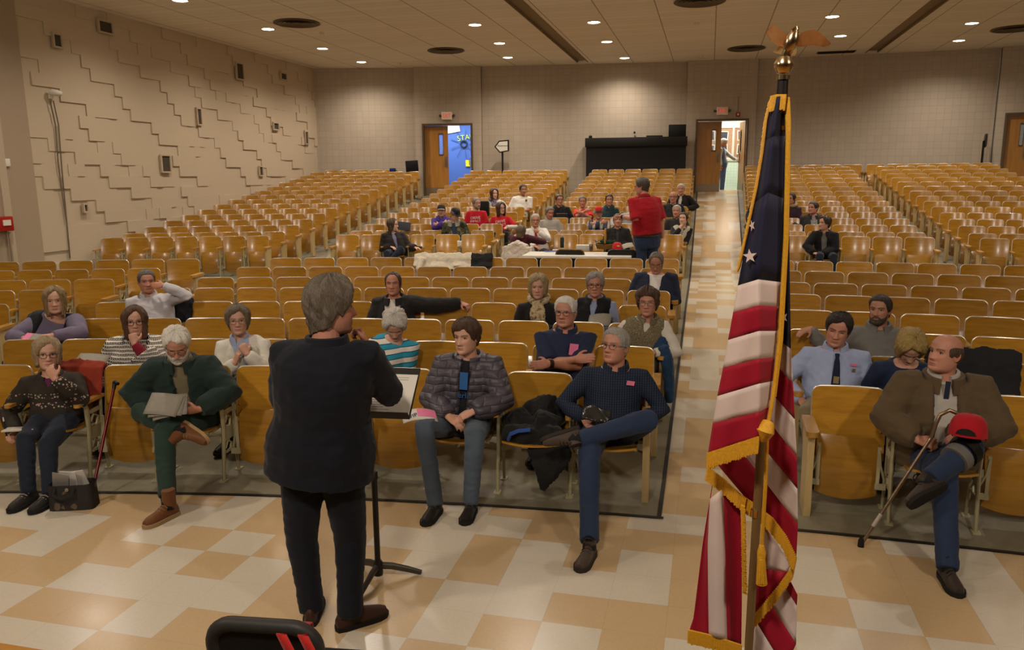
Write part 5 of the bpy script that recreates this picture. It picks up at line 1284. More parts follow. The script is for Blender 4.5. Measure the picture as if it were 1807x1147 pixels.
# ---- third to sixth rows
c = CAST['vestlady'] = seated(1143, 534, 3, block='FM', hd=.2, lod=0, fem=1, look=PRES, dyaw=16, tyaw=6, g=1.3, jowl=.4, shut=.3, label='woman in tweed vest over white sleeves, blue coat over her seat arm',
    hair=('curly', '4f3a28'), glasses='8a7a66', skin='ruddy', tops=[S_('c9c2b4', e=.016), J_(P_TWEED, name='vest', e=.03, sleeve=0, open_w=lambda t: .05 * max(0, (t - .75) / .25), collar=dict(h=.045, r=.012, size=1.2))], armB=dict(w=(.2, -.40, .66), pole=(1, .4, -.5), d=(-.6, -.7, -.2), n=(0, 0, -1), curl=.4), armA='lap', trousers=DARK_T, shoes=('241d1a',))
c = CAST['purple'] = seated(97, 531, 3, block='FM', hd=.36, lod=0, fem=1, look=(-1.5, 2.5, 1.8), dyaw=-12, g=1.55, w=1.16, jowl=.9, al=1.35, label='large blonde woman in purple top and black vest leaning on the seat back',
    hair=('long', '8a724c', .10), skin='fair', tops=[S_('6a6074', e=.018), J_('1b1a1d', name='vest', e=.034, sleeve=0, open_w=opening(.09, .08))], armA=dict(w=('px', 42, 597, -.72), pole=(-1, .2, -.3), d=(.85, -.5, -.05), n=(.2, .3, -1), curl=.6), armB=dict(w=('px', 92, 592, -.74), pole=(1, .2, -.3), d=(-.95, -.3, 0), n=(0, .2, -1), curl=.35), trousers=DARK_T, shoes=('1c1a19',))
PURPLE = c
c = CAST['white'] = seated(259, 497, 4, block='FM', hd=.2, lod=0, look=PRES, dyaw=-4, tyaw=14, g=1.2, w=1.1, jowl=.4, label='man in white shirt with hand across his mouth, elbow on next seat',
    hair=('short', '5d564e'), skin='ruddy', tops=[S_('b6b3b6', e=.022, amp=.01, collar={})], armB=dict(w=('px', 288, 504, -.30), pole=(1, .3, -.55), d=(-1, -.1, .05), n=(-.2, 1, -.5), curl=.25, ext=1.02), armA='lap', trousers=DARK_T, shoes=('1c1a19',))
band_ring(c, 'watch', M_BLACK, 'B', .84, .95, .036)
c = CAST['armout'] = seated(694, 501, 4, block='FM', hd=.16, lod=0, look=(-1.0, 0, 2.3), dyaw=-4, shut=.35, g=1.1, label='man in open black jacket with arm stretched along the next seat back',
    hair=('receding', '4a3a2c', -.03), skin='ruddy', jowl=.35, tops=[S_('c6c0b6', e=.014), J_('232120', e=.034, open_w=opening(.085, .10), puff=.012, amp=.012, collar=dict(h=.045, r=.016, size=1.35))], armB=dict(w=('px', 816, 535, -.02), pole=(0, .2, -1), d=(.9, -.4, -.25), n=(.1, .1, -1), curl=.6, ext=1.06), armA='lap', trousers=DARK_T, shoes=('1c1a19',))
c = CAST['scarf'] = seated(950, 507, 4, block='FM', hd=.2, lod=0, fem=1, look=(-2.5, 3, 1.7), dyaw=14, label='blonde woman in black jacket with tan scarf, fourth row',
    hair=('puffy', '9a8660', -.04), skin='fair', tops=[S_('241f1f'), J_('1e1c1c', e=.024, open_w=opening(.03, .06))], trousers=DARK_T, shoes=('1c1a19',)); scarf(c, P_SCARF)
c = CAST['fleece'] = seated(1050, 503, 4, block='FM', hd=.18, lod=0, look=PRES, dyaw=14, g=1.1, label='grey-haired man in black fleece vest over blue shirt reading a paper',
    hair=('thick', '8d877c'), glasses='3a322c', skin='ruddy', tops=[S_('8792b0', e=.014, collar={}), J_('1a1a1d', name='vest', e=.03, t1=.975, sleeve=0, collar=dict(h=.035, r=.010, size=1.2), open_w=lambda t: .005 + .045 * max(0, (t - .5) / .5) if t > .5 else 0)], trousers=DARK_T, shoes=('1c1a19',)); FLEECE = c
c = CAST['bald6'] = seated(1158, 463, 6, block='FM', hd=.2, lod=1, pitch=24, yaw=-4, g=1.4, w=1.12, jowl=.6, shut=.8, label='balding man with long side hair in navy jacket, eyes down, by the aisle',
    hair=('receding', '6b5f52', -.05), glasses='8a7a66', skin='ruddy', tops=[S_('cdc8c0', e=.014), J_('1d2438', e=.036, open_w=opening(.05, .08), puff=.01)], armA='lap', armB='lap', trousers=NAVY_T, shoes=('1c1a19',))
# ---- right of the aisle
c = CAST['tie'] = seated(1479, 582, 2, block='FR', hd=.2, lod=0, yaw=-12, pitch=6, roll=9, g=1.3, w=1.12, jowl=.5, shut=.9, label='dark-haired man in pale blue shirt and navy tie, head tilted',
    hair=('thick', '2b2019'), skin='ruddy', tops=[S_('97a2c0', e=.02, amp=.009, collar=dict(h=.03, r=.006))], armA=dict(w=('px', 1414, 706, -.42), pole=(-1, .6, -.2), d=(.35, -.9, -.3), n=(0, 0, -1), curl=.2), armB='lap', legA=dict(k=(-.20, -.6, .53)), trousers=KHAKI, shoes=('2a2420',))
tie(c, cloth('tie_navy', '1a2038'), .038); patch(c, 'sticker', .76, 30, .02, (.05, .02), PINK); patch(c, 'badge', .67, 30, .02, (.025, .025), plain('flag_pin', '7a5a4a'))
q = patch(c, 'eagle_print', .52, 0, .046, (.04, .055), plain('eagle_print', '8a7a58', .6))
c = CAST['grey'] = seated(1553, 547, 3, block='FR', hd=.2, lod=0, look=(-1.9, 3.6, 1.8), dyaw=14, g=1.25, w=1.1, label='bearded man in grey pullover with arm along the seat back',
    hair=('short', '33291f'), beard=('4a3f34', .011), skin='tan', tops=[S_('6d6a66', e=.024, amp=.012, collar=dict(h=.04, r=.01, size=1.15))], armA=dict(w=('px', 1430, 580, -.1), pole=(0, .2, -1), d=(-.9, -.6, -.25), n=(0, .3, -1), curl=.2, ext=1.08), armB='lap', trousers=DARK_T, shoes=('241f1c',))
c = CAST['blonde'] = seated(1606, 612, 2, block='FR', hd=.38, lod=0, fem=1, pitch=48, yaw=4, label='blonde woman in navy sweater bent over reading',
    hair=('bob', 'a58a4e', .03), skin='fair', shut=1, tops=[S_('1d2740', e=.022)], armA='lap', armB='lap', trousers=DARK_T, shoes=('1c1a19',))
c = CAST['cane'] = seated(1668, 624, 1, block='FR', hd=.2, lod=0, look=PRES, dyaw=4, pitch=-6, g=1.35, w=1.18, jowl=.6, label='balding man in brown jacket with cane, red cap on his knee',
    hair=('bald', '4d3d2e'), skin='ruddy', al=1.1, tops=[S_('a7a196', e=.016, collar=dict(h=.045, r=.01)), J_('55452f', e=.042, t0=-.2, open_w=opening(.075, .07), puff=.018, amp=.014, collar=dict(h=.05, r=.016, size=1.3))],
    armA=dict(w=('px', 1620, 776, -.50), pole=(-1, .3, -.3), d=(.9, -.45, -.1), n=(0, .6, -.8), curl=.8), armB=dict(w=('px', 1706, 770, -.44), pole=(1, .4, -.2), d=(-.9, -.4, -.1), n=(0, .5, -.8), curl=.6),
    legA=dict(k=('px', 1666, 830, -.66), a=('fl', 1672, 1000), toe=(.12, -1, 0)), legB=dict(k=('px', 1712, 790, -.62), a=('px', 1633, 852, -.88), toe=(-.75, -.5, -.3), air=True, hem=.10), trousers=JEANS, legw=1.15, shoes=('372d26', '1c1815', .03, '171412'))
CANE = c; patch(c, 'zip', .86, 0, .018, (.03, .13), plain('navy_placket', '1d2536', .7))
# ---- the speaker, seen from behind
hw = at_y(584, 542, 3.52); foot = at_z(584, 1085, 0)
c = CAST['speaker'] = person(dict(pos=(foot.x, foot.y, 0), rz=PI + .16, head_w=hw, stand=True, s=1.05, g=1.27, w=1.12, lod=0, hs=1.12, jowl=.3, look=(0.4, 5.9, 1.5), dyaw=0, label='standing grey-haired speaker in dark navy suit, seen from behind',
    hair=('wavy', '6e6253', -.01), skin='ruddy', stubble=.35, tops=[J_('14151d', e=.034, t1=.99, t0=-.34, amp=.011, flare=.09, collar=dict(h=.026, r=.008, size=1.12, drop=.0))],
    armA=dict(w=('px', 648, 610, -.20), pole=(-.42, -.1, -1), d=(.45, -.3, .8), n=(1, .3, .1), curl=1.0), armB=dict(w=(.06, -.30, 1.10), pole=(1, .6, -.4), d=(-.9, -.3, 0), n=(0, 1, 0), curl=.6),
    legA=dict(k=('px', 618, 950, -.02), a=('fl', 618, 1078), hem=-.09, toe=(-.9, -.75, 0)), legB=dict(k=('px', 532, 945, .02), a=('fl', 549, 1066), hem=-.09, toe=(.2, -1, 0)), trousers=cloth('suit_navy', '14151d'), legw=1.18, shoes=('3a2418', '191310')))
# ---- the group round the table, rows behind the cross aisle
def rear(key, u, v, row, block, label, **k):
    d = dict(lod=2, hd=.17, look=REDM, block=block, label=label, trousers=DARK_T, hs=1.08); d.update(k); CAST[key] = seated(u, v, row, **d); return CAST[key]
def T_(col, **k): return S_(col, e=.018, sleeve=k.pop('sleeve', .4), **k)
def logo(c, t, ang, e, size, m, lines, roll=0):
    """shirt lettering that follows the chest"""
    p, n = chest_pt(c, t, ang, e + .012); x = c['up'].cross(n).normalized(); y = n.cross(x); M = Matrix((x, y, n)).transposed().to_4x4(); M.translation = p
    for i, (tx, dy, sz) in enumerate(lines):
        q = text_mesh(tx, sz, 'lettering', m, c['e'], (0, 0, 0), (0, 0, 0), .002, sx=1.0); mm = M @ Matrix.Translation((0, dy, .004)) @ Matrix.Rotation(math.radians(roll), 4, 'Z'); q.matrix_local = mm
WHITEP = plain('white_print', 'd6d0c8', .7)
c = rear('darkcoat', 693, 397, 9, 'B2', 'woman in dark hooded coat alone in the first rear row, arm along next seat', lod=1, fem=1, look=(-1, 16, 2), tyaw=20, g=1.2, hair=('longish', '4a3628', -.02), glasses='201a18', skin='pale',
         tops=[S_('6a6a80'), J_('221d1b', e=.04, open_w=opening(.02, .05), puff=.012, collar=dict(h=.06, r=.02, size=1.5))], armB=dict(w=('px', 733, 437, -.35), pole=(.2, .3, -1), d=(1, -.3, -.1), n=(0, 0, -1), curl=.3, ext=1.05), legB=dict(k=(.16, -.58, .60), a=(-.12, -.66, .25)), trousers=NAVY_T, shoes=('1c1a19',))
rear('hoodie', 779, 372, 11, 'B2', 'man in purple hooded sweatshirt and baseball cap', look=(-4.5, 12, 1.6), hair=('short', '4a3626'), cap=('2b2a28', '8d8a82', 'a0a49a'), tops=[S_('43307c', e=.03, collar=dict(h=.05, r=.02, size=1.3))], armA='crossed', armB='crossed'); logo(CAST['hoodie'], .5, 0, .03, 0, WHITEP, [('LAKERS', 0, .07)])
rear('veteran', 803, 379, 10, 'B2', 'man in olive field jacket and black cap with gold lettering, reading', pitch=28, hd=.28, yaw=0, g=1.2, hair=('short', '6a6258'), cap=('15151a', '15151a', 'b0953c'), tops=[S_('2e3950'), J_(P_CAMO, e=.04, open_w=opening(.02, .07), collar=dict(m=cloth('collar_fleece', '8b8372'), h=.06, r=.022, size=1.45))])
for key, u, v, lb, hr, fm in (('redman', 841, 359, 'grey-bearded man in red printed T-shirt', ('short', '7a7268'), 0), ('redwoman', 884, 368, 'long-haired woman in red printed T-shirt and glasses', ('long', '3f2a20', .05), 1)):
    rear(key, u, v, 12, 'B2', lb, fem=fm, hair=hr, glasses='3a302a', beard=None if fm else ('7a7066', .008), g=1.15, tops=[T_('a8121f', sleeve=.45)], **(dict(armB=dict(w=(.12, -.45, .66), pole=(1, .3, -.4), d=(0, -1, 0), n=(0, 0, -1), curl=.3), off=.08) if fm else {})); logo(CAST[key], .62, 0, .018, 0, WHITEP, [('DRIVE', .03, .085), ('IMPACT', -.045, .07)], 4)
band_ring(CAST['redwoman'], 'sleeve', cloth('white_sleeve', 'c2bcb2'), 'B', -.15, .95, .05)
CAST['redwoman']['e']['label'] = 'long-haired woman in red printed T-shirt and glasses'
c = rear('plumscarf', 872, 342, 15, 'B2', 'long-haired woman in pale coat and plum scarf', fem=1, hair=('long', '4a2f22', .03), skin='pale', tops=[S_('b0aaa0', e=.02)]); scarf(c, P_SCARF2)
c = rear('whitetee', 923, 335, 15, 'B2', 'broad man in white T-shirt in the end seat', g=1.25, w=1.15, hair=('short', '2e2218'), skin='tan', tops=[T_('cfc9be', sleeve=.45)], trousers=NAVY_T, off=-.05); patch(c, 'emblem', .78, 28, .02, (.055, .055), plain('emblem_gold', '6d6236'))
# block left of the centre aisle
rear('blackhood', 987, 353, 13, 'B3', 'dark-haired man in black hooded jacket holding a plastic folder', hair=('short', '33241a'), skin='ruddy', glasses='2b2320', tops=[J_('171615', t0=-.12, e=.03, collar=dict(h=.06, r=.02, size=1.4))], g=1.15)
rear('greypolo', 970, 375, 11, 'B3', 'grey-haired man in pale grey polo shirt', pitch=18, hair=('short', '6f675c'), skin='ruddy', g=1.2, tops=[T_('8f8a80', collar={}), ], trousers=NAVY_T)
c = rear('redtie', 945, 389, 9, 'B3', 'white-haired man in white shirt straightening his red tie', lod=1, hair=('short', 'a39a8c'), glasses='3a302a', skin='ruddy', g=1.15, look=(-2.5, 12, 1.6), tops=[S_('c9c4bb', e=.02, collar={})], armB=dict(w=('px', 951, 409, -.38), pole=(1, .1, -.8), d=(-1, .0, .2), n=(0, 1, 0), curl=.6), armA='lap'); tie(c, cloth('tie_red', 'a01820'), .045, .95, .3, .045)
c = rear('redtee', 1028, 356, 13, 'B3', 'short-haired woman in bright red T-shirt with pale print', fem=1, look=(-2, 13, 1.8), hair=('short', '6b6258', .02), skin='ruddy', g=1.35, tops=[T_('c2281c')], armA='crossed', armB='crossed'); patch(c, 'print', .62, 0, .03, (.24, .10), plain('pale_print', 'a9b0bc'))
rear('teal', 1075, 353, 13, 'B3', 'dark-haired woman in teal cowl-neck top', fem=1, look=(-1, 12, 2), hair=('short', '2a1c14', -.02), skin='ruddy', g=1.2, tops=[S_('1c3238', e=.02, collar=dict(h=.06, r=.022, size=1.3))])
rear('oldcap', 1056, 376, 11, 'B3', 'old man in red cap and blue and cream panelled jacket', look=(-1, 12, 1.9), hair=('short', 'a09a90'), cap=('b5201c', '2a2a30', 'a8a29a'), glasses='6a5c4c', skin='ruddy', tops=[S_('8f8b84'), J_(P_WIDE, e=.03, open_w=opening(.0, .02))], armA='crossed', armB='crossed')
rear('behindhand', 1090, 389, 9, 'B3', 'man in black jacket behind the basket, face behind the pointing hand', lod=1, hair=('short', '5a4a3c'), skin='ruddy', g=1.2, tops=[S_('33302e'), J_('1d1a18', e=.035, open_w=opening(.01, .03), collar=dict(h=.05, r=.015, size=1.3))])
rear('striped', 1117, 364, 12, 'B3', 'person in striped shirt mostly behind the man in red', hair=('short', '4a3c30'), tops=[S_(P_STRIPE, e=.02)], armA=dict(w=(-.30, -.36, .66), pole=(-1, .2, -.3), d=(0, -1, 0), n=(0, 0, -1), curl=.3))
rear('baldman', 1188, 348, 13, 'B3', 'bald man with glasses in dark jacket near the aisle', hair=('bald', '6a6056'), glasses='3a302a', skin='ruddy', g=1.25, tops=[J_('22201d', t0=-.12, e=.03, collar=dict(h=.05, r=.014, size=1.3))], snap=False)
c = rear('leather', 1202, 334, 15, 'B3', 'white-haired man in black leather jacket at the aisle end', hair=('short', 'a9a39a'), skin='ruddy', g=1.2, w=1.1, tops=[S_('b9b3aa'), J_('16130f', e=.035, open_w=opening(.01, .05), collar=dict(h=.05, r=.014, size=1.3))], armB=dict(w=(.24, -.30, .66), pole=(1, .3, -.4), d=(-.6, -.6, -.2), n=(0, 0, -1), curl=.4))
rear('greyhair', 1194, 373, 11, 'B3', 'silver-haired man in charcoal shirt', hair=('short', '9a948a'), skin='ruddy', tops=[S_('2c2a2a', e=.022, collar={})], snap=False)
c = rear('handchin', 1206, 386, 10, 'B3', 'dark-haired woman in cream and black jacket, hand to mouth', fem=1, hair=('short', '2c2019', -.03), skin='pale', tops=[S_('1b1918', e=.018), J_('b0a896', name='vest', e=.028, sleeve=0, open_w=opening(.02, .05))], armA='chin', armB='lap')
# block right of the centre aisle
rear('behindflag', 1346, 343, 13, 'B4', 'person in black coat half hidden behind the flag', lod=2, tyaw=-30, hair=('long', '1d1814', .0), tops=[J_('131215', t0=-.15, e=.05, puff=.02)], armA='rest', legA=dict(k=(-.30, -.50, .55), a=('px', 1322, 398, -.75)), shoes=('15130f',))
c = rear('maroonscarf', 1396, 351, 13, 'B4', 'woman in maroon coat and tan scarf beside the flag', fem=1, hair=('short', '2e2019', -.02), glasses='3a302a', skin='ruddy', tops=[J_('34202e', t0=-.12, e=.035)]); scarf(c, plain('tan_knit', '8d755a', .9), tails=False, r=.055)
rear('brownleather', 1435, 367, 12, 'B4', 'stout man in dark jacket with arm along the seat back', lod=1, look=(-1.3, 14.5, 2.1), hair=('short', '3a3028'), skin='ruddy', g=1.35, w=1.1, jowl=.5, tops=[S_(P_PRINT, e=.014), J_('2a2723', e=.036, open_w=opening(.06, .07), collar=dict(h=.05, r=.014, size=1.3))], armA=dict(w=('px', 1399, 394, -.05), pole=(0, .2, -1), d=(-.5, -.7, -.6), n=(0, .2, -1), curl=.3, ext=1.05))
c = rear('blackcoat', 1455, 394, 9, 'B4', 'young man in black coat leaning forward with hands together', lod=1, hd=.24, look=(-1.3, 14.0, 1.9), tyaw=-12, hair=('thick', '33261c'), skin='fair', tops=[S_('6a6560'), J_('121114', e=.04, open_w=opening(.045, .06), collar=dict(h=.05, r=.014, size=1.3))], armA=dict(w=('px', 1437, 447, -.46), pole=(-1, .3, -.4), d=(.8, -.5, -.1), n=(0, .4, -1), curl=.6), armB=dict(w=('px', 1452, 448, -.44), pole=(1, .3, -.4), d=(-.9, -.4, -.1), n=(0, .4, -1), curl=.5), trousers=NAVY_T, shoes=('1c1a19',))
# ---- standing man in red, seen from behind, pointing to the left
hw = at_d(1133, 329, 13.2); g0 = zfloor(hw.x, hw.y)
c = CAST['pointing'] = person(dict(pos=(hw.x + .10, hw.y, g0), rz=PI + .55, head_w=hw, stand=True, s=1.10, g=1.2, w=1.08, lod=1, hs=1.05, look=(-6.0, 14.6, 1.5), label='standing man in red short-sleeved shirt and jeans pointing left, back to camera',
    hair=('short', '4a4038'), glasses='4a4038', skin='ruddy', tops=[S_('9c1420', e=.03, t0=.1, sleeve=.5, puff=.012, amp=.01, collar=dict(h=.03, r=.008))], belt='3a2a1c',
    armA=dict(w=(-.27, .04, 1.02), pole=(-1, .6, 0), d=(.3, -1, -.2), n=(.8, 0, 0), curl=.5), armB=dict(w=('px', 1096, 382, -.10), pole=(.2, .2, -1), d=(.85, -.4, 0), n=(0, .3, -1), curl=.8, point=True), trousers=JEANS, shoes=('2a2018',)))
band_ring(c, 'watch', M_BLACK, 'B', .86, .97, .036)
# ---- woman in maroon on a folding chair, back to camera
hw = at_d(919, 410, 14.45); g0 = zfloor(hw.x, hw.y)
MAROON = (hw.x, hw.y - .02, g0)
c = CAST['maroon'] = person(dict(pos=(hw.x - .0, hw.y + .22, g0), rz=PI - .35, head_w=hw, lod=1, pelvis=(0, -.02, .53), neck=None or tuple((0, .17, .98)), g=1.1, fem=1, yaw=20, pitch=14, label='woman in maroon sweater on a folding chair, back to camera, pale coat behind her', hair=('short', '5d4c36', -.02), skin='fair', tops=[S_('431522', e=.022)],
    armA=dict(w=(-.25, -.42, .80), pole=(-1, .2, -.3), d=(0, -1, 0), n=(0, 0, -1), curl=.3), legA=dict(k=(-.13, -.42, .52), a=(-.13, -.40, .095)), legB=dict(k=(.13, -.42, .52), a=(.13, -.40, .095)), trousers=DARK_T, shoes=('1c1a19',)))
# ---- man walking past the middle rear door
p0, p1, a_, b_, zb, top = DOORS[1]
s0, z0, q0 = hit_plane(1277, 252, (p0[0], p0[1] + .95), (p1[0], p1[1] + .95))
c = CAST['walker'] = person(dict(pos=(q0.x, q0.y, zb), rz=1.35, head_w=q0, stand=True, lod=2, yaw=10, pitch=22, label='white-haired man in jeans beyond the middle rear door', hair=('thick', 'b8b2a4'), skin='ruddy', tops=[S_('a8aaa4', e=.02), dict(name='vest', m=cloth('vest_blue', '4f5d74'), e=.03, t0=-.1, t1=.95, sleeve=0, open_w=opening(.03, .06))], armB=dict(w=(.12, -.42, 1.02), pole=(1, .5, -.3), d=(0, -1, .1), n=(0, 0, -1), curl=.3), armA='down', trousers=cloth('jeans_mid', '4a5f86'), shoes=('3a342c',)))
# ------------------------------------------------------------------ draped and folded coats
def drape(name, label, cat, m, pts, thick=.03, seed=1, vox=.013, amp=.012, group=None, extra=()):
    """a soft garment fused from a few lumpy tubes (world coordinates)"""
    mb = MB()
    for path, rad in pts: mb.tube([Vector(p) for p in path], rad, 12, up=(1, 0, 0))
    V, F = fuse(mb, vox, 4); V = wrinkle(V, F, amp, 11, seed, (1, 1, 1.2)); c = V.mean(0); c[2] = V[:, 2].min()
    o = mesh_obj(name, V - c, F, m, loc=tuple(c)); return tag(o, label, cat, group)
def seat_frame(block, row, x):
    s = seat_near(block, row, x); M = Matrix.Rotation(-s['phi'], 3, 'Z'); o = Vector((s['x'], s['y'], s['z'])); return s, (lambda x_, y_, z_: o + M @ Vector((x_, y_, z_)))
def over_back(block, row, x, m, label, seed, w=.46, front=.30, back=.35, top=.03, name='coat', cat='coat', x0=0.0, sleeve=False, mark=True):
    s, L = seat_frame(block, row, x)
    if mark and not s['used']: s['used'] = 'coat'
    zt = SEAT_TOP; pts = []
    nt = max(4, int(w / .085) + 1)
    for i in range(nt):
        xx = x0 - w / 2 + w * i / (nt - 1); j = .012 * math.sin(i * 2.3 + seed); fl = front * (1 + .22 * math.sin(i * 1.7 + seed)); pts.append(([L(xx, -.085 - .25 * fl * 0 - .03, zt - fl), L(xx, -.05, zt - fl * .5), L(xx, -.03, zt - .01), L(xx, 0, zt + top + j), L(xx, .045, zt - .02), L(xx, .05, zt - back)], [(.07, .016), (.075, .022), (.075, .026), (.075, .028), (.075, .024), (.07, .016)]))
    if sleeve: pts.append(([L(x0 - w * .4, -.06, zt), L(x0 - w * .45, -.14, zt - .16), L(x0 - w * .3, -.17, zt - .34)], [.055, .06, .05]))
    return drape(name, label, cat, m, pts, seed=seed, amp=.007)
BLACKC = cloth('black_coat', '1a1918'); CREAMC = cloth('cream_coat', 'c2b8a2'); NAVYC = cloth('blue_coat', '203a58'); CHAR = cloth('charcoal_coat', '232324')
over_back('FM', 4, -5.8, cloth('knit_black', '131318', weave=60), 'black knitted coat over the seat beside the man in white shirt', 3, .52, .24, .3, .05, sleeve=True)
xw = at_d(748, 452, ROW_D[8]).x
xs_ = at_d(782, 452, ROW_D[8]).x; over_back('FM', 8, xs_, CREAMC, 'cream coat spread over two seat backs in the eighth row', 5, .80, .16, .5, .06, x0=xs_ - seat_near('FM', 8, xs_)['x'], sleeve=True)
xs_ = at_d(848, 460, ROW_D[8]).x; over_back('FM', 8, xs_, BLACKC, 'black coat hung over a seat back right of the cream coat', 7, .26, .16, .45, .05, x0=xs_ - seat_near('FM', 8, xs_)['x'])
over_back('FM', 1, at_d(150, 650, ROW_D[1]).x, cloth('rust_coat', '8a3320'), 'rust red coat with grey lining behind the woman in brown cardigan', 9, .34, .26, .1, .03, x0=.06, mark=False)
o = over_back('FR', 2, at_d(1745, 650, ROW_D[2]).x, CHAR, 'black quilted coat bundled on the seat beside the blonde woman', 11, .52, .22, .2, .10, sleeve=True)
# black fleece jacket heaped on the front seat between the teenager and the man in checks
s, L = seat_frame('FM', 1, at_d(945, 700, ROW_D[1]).x); s['used'] = 'coat_down'
drape('coat', 'black fleece jacket heaped on the front row seat, corner hanging down', 'coat', BLACKC,
      [([L(-.2, -.2, .50), L(-.1, -.28, .56), L(.02, -.3, .55), L(.18, -.25, .52)], [.08, .10, .10, .07]), ([L(-.2, -.38, .48), L(-.05, -.42, .5), L(.12, -.4, .49), L(.2, -.36, .48)], [.07, .085, .08, .06]),
       ([L(.0, -.12, .50), L(.05, -.14, .62), L(.09, -.10, .70)], [.10, .09, .045]), ([L(-.14, -.10, .48), L(-.05, -.11, .60), L(.06, -.10, .68)], [.06, .06, .04]), ([L(.16, -.1, .5), L(.14, -.1, .62), L(.1, -.1, .69)], [.06, .05, .04]),
       ([L(.12, -.42, .46), L(.14, -.50, .38), L(.12, -.53, .26), L(.09, -.53, .12)], [(.15, .03), (.17, .022), (.10, .018), (.015, .010)])], seed=13, amp=.016)
mb = MB(); mb.tube([L(-.16, -.47, .47), L(-.14, -.50, .52), L(-.08, -.51, .55), L(-.0, -.49, .555)], [(.012, .02)] * 4, 8); tag(mb.build('glove', cloth('blue_cloth', '2a4a8a')), 'folded blue glove tucked in the black fleece jacket', 'glove')
# blue coat hanging at the aisle beside the woman in the tweed vest
s, L = seat_frame('FM', 3, -.6)
drape('coat', 'dark blue coat hanging over the aisle arm of the third row', 'coat', NAVYC, [([L(.27, y, .72), L(.31, y, .62), L(.34, y + .01, .40), L(.35, y + .02, .20)], [(.05, .05), (.055, .07), (.05, .085), (.045, .09)]) for y in (-.38, -.26, -.13)] + [([L(.2, -.3, .66), L(.27, -.26, .74), L(.3, -.1, .70)], [.06, .05, .05])], seed=17, amp=.012)
# ------------------------------------------------------------------ music stand with papers
base = at_z(668, 1022, 0)
dc = Vector((.0, .03, at_y(662, 692, base.y + .03).z))
o = empty('music_stand', (base.x, base.y, 0), .10, 'black music stand with tilted desk in front of the speaker', 'music stand')
mb = MB(); mb.lathe([(.017, .06), (.017, .62), (.021, .62), (.021, .66), (.017, .665)], n=14); mb.build('lower_tube', plain('stand_black', '2b2823', .45, .3), o)
mb = MB(); mb.tube([(0, 0, .6), (0, 0, dc.z - .02)], .009, 10); mb.build('upper_rod', M_STEEL, o)
mb = MB(); mb.lathe([(.028, .03), (.03, .10), (.022, .12)], n=14); mb.build('hub', plain('stand_black', '2b2823'), o)
for a in (20, 262, 140):
    r = math.radians(a); d = Vector((math.cos(r), math.sin(r), 0)); mb = MB(); mb.tube([d * .02 + Vector((0, 0, .085)), d * .08 + Vector((0, 0, .075)), d * .17 + Vector((0, 0, .045)), d * .25 + Vector((0, 0, .014))], [(.022, .016), (.022, .016), (.02, .014), (.016, .010)], 10, up=(0, 0, 1)); mb.build('leg', plain('stand_grey', '4a463e', .4, .5), o)
T = Matrix.Rotation(math.radians(40), 3, 'X'); dc_ = 0
mb = MB(); mb.box(dc, (.50, .005, .34) if False else (.50, .34, .006), T, bev=0); mb.build('desk', plain('desk_black', '24211d', .5), o)
mb = MB(); mb.box(dc + T @ Vector((0, -.168, .028)), (.50, .006, .058), T); mb.build('ledge', plain('desk_black', '24211d'), o)
for k, (dx, dy, rz_) in enumerate(((.03, -.01, -.06), (.045, -.005, -.02))):
    mb = MB(); mb.box((0, 0, 0), (.42, .275, .0015)); q = mb.build('paper_sheet', PAPER); M = (Matrix.Rotation(.10, 3, 'Z') @ T @ Matrix.Rotation(rz_ * .5, 3, 'Z'))
    q.matrix_world = Matrix.Translation(Vector((base.x, base.y, 0)) + rotz(.10) @ (dc + T @ Vector((dx - .01, dy - .012, .007 + .003 * k)))) @ M.to_4x4()
    tag(q, ('white printed sheet on the music stand, underneath', 'white printed sheet on top on the music stand')[k], 'paper', 'sheets on the music stand')
    if k == 1:
        mb = MB(); r_ = random.Random(2)
        for i in range(15):
            y = .115 - i * .0155
            if i in (4, 9): continue
            L_ = r_.uniform(.22, .36); mb.box((-.19 + L_ / 2, y, .0012), (L_, .003, .0006))
        mb.build('print_lines', plain('print_grey', '8a857c', .8), q)
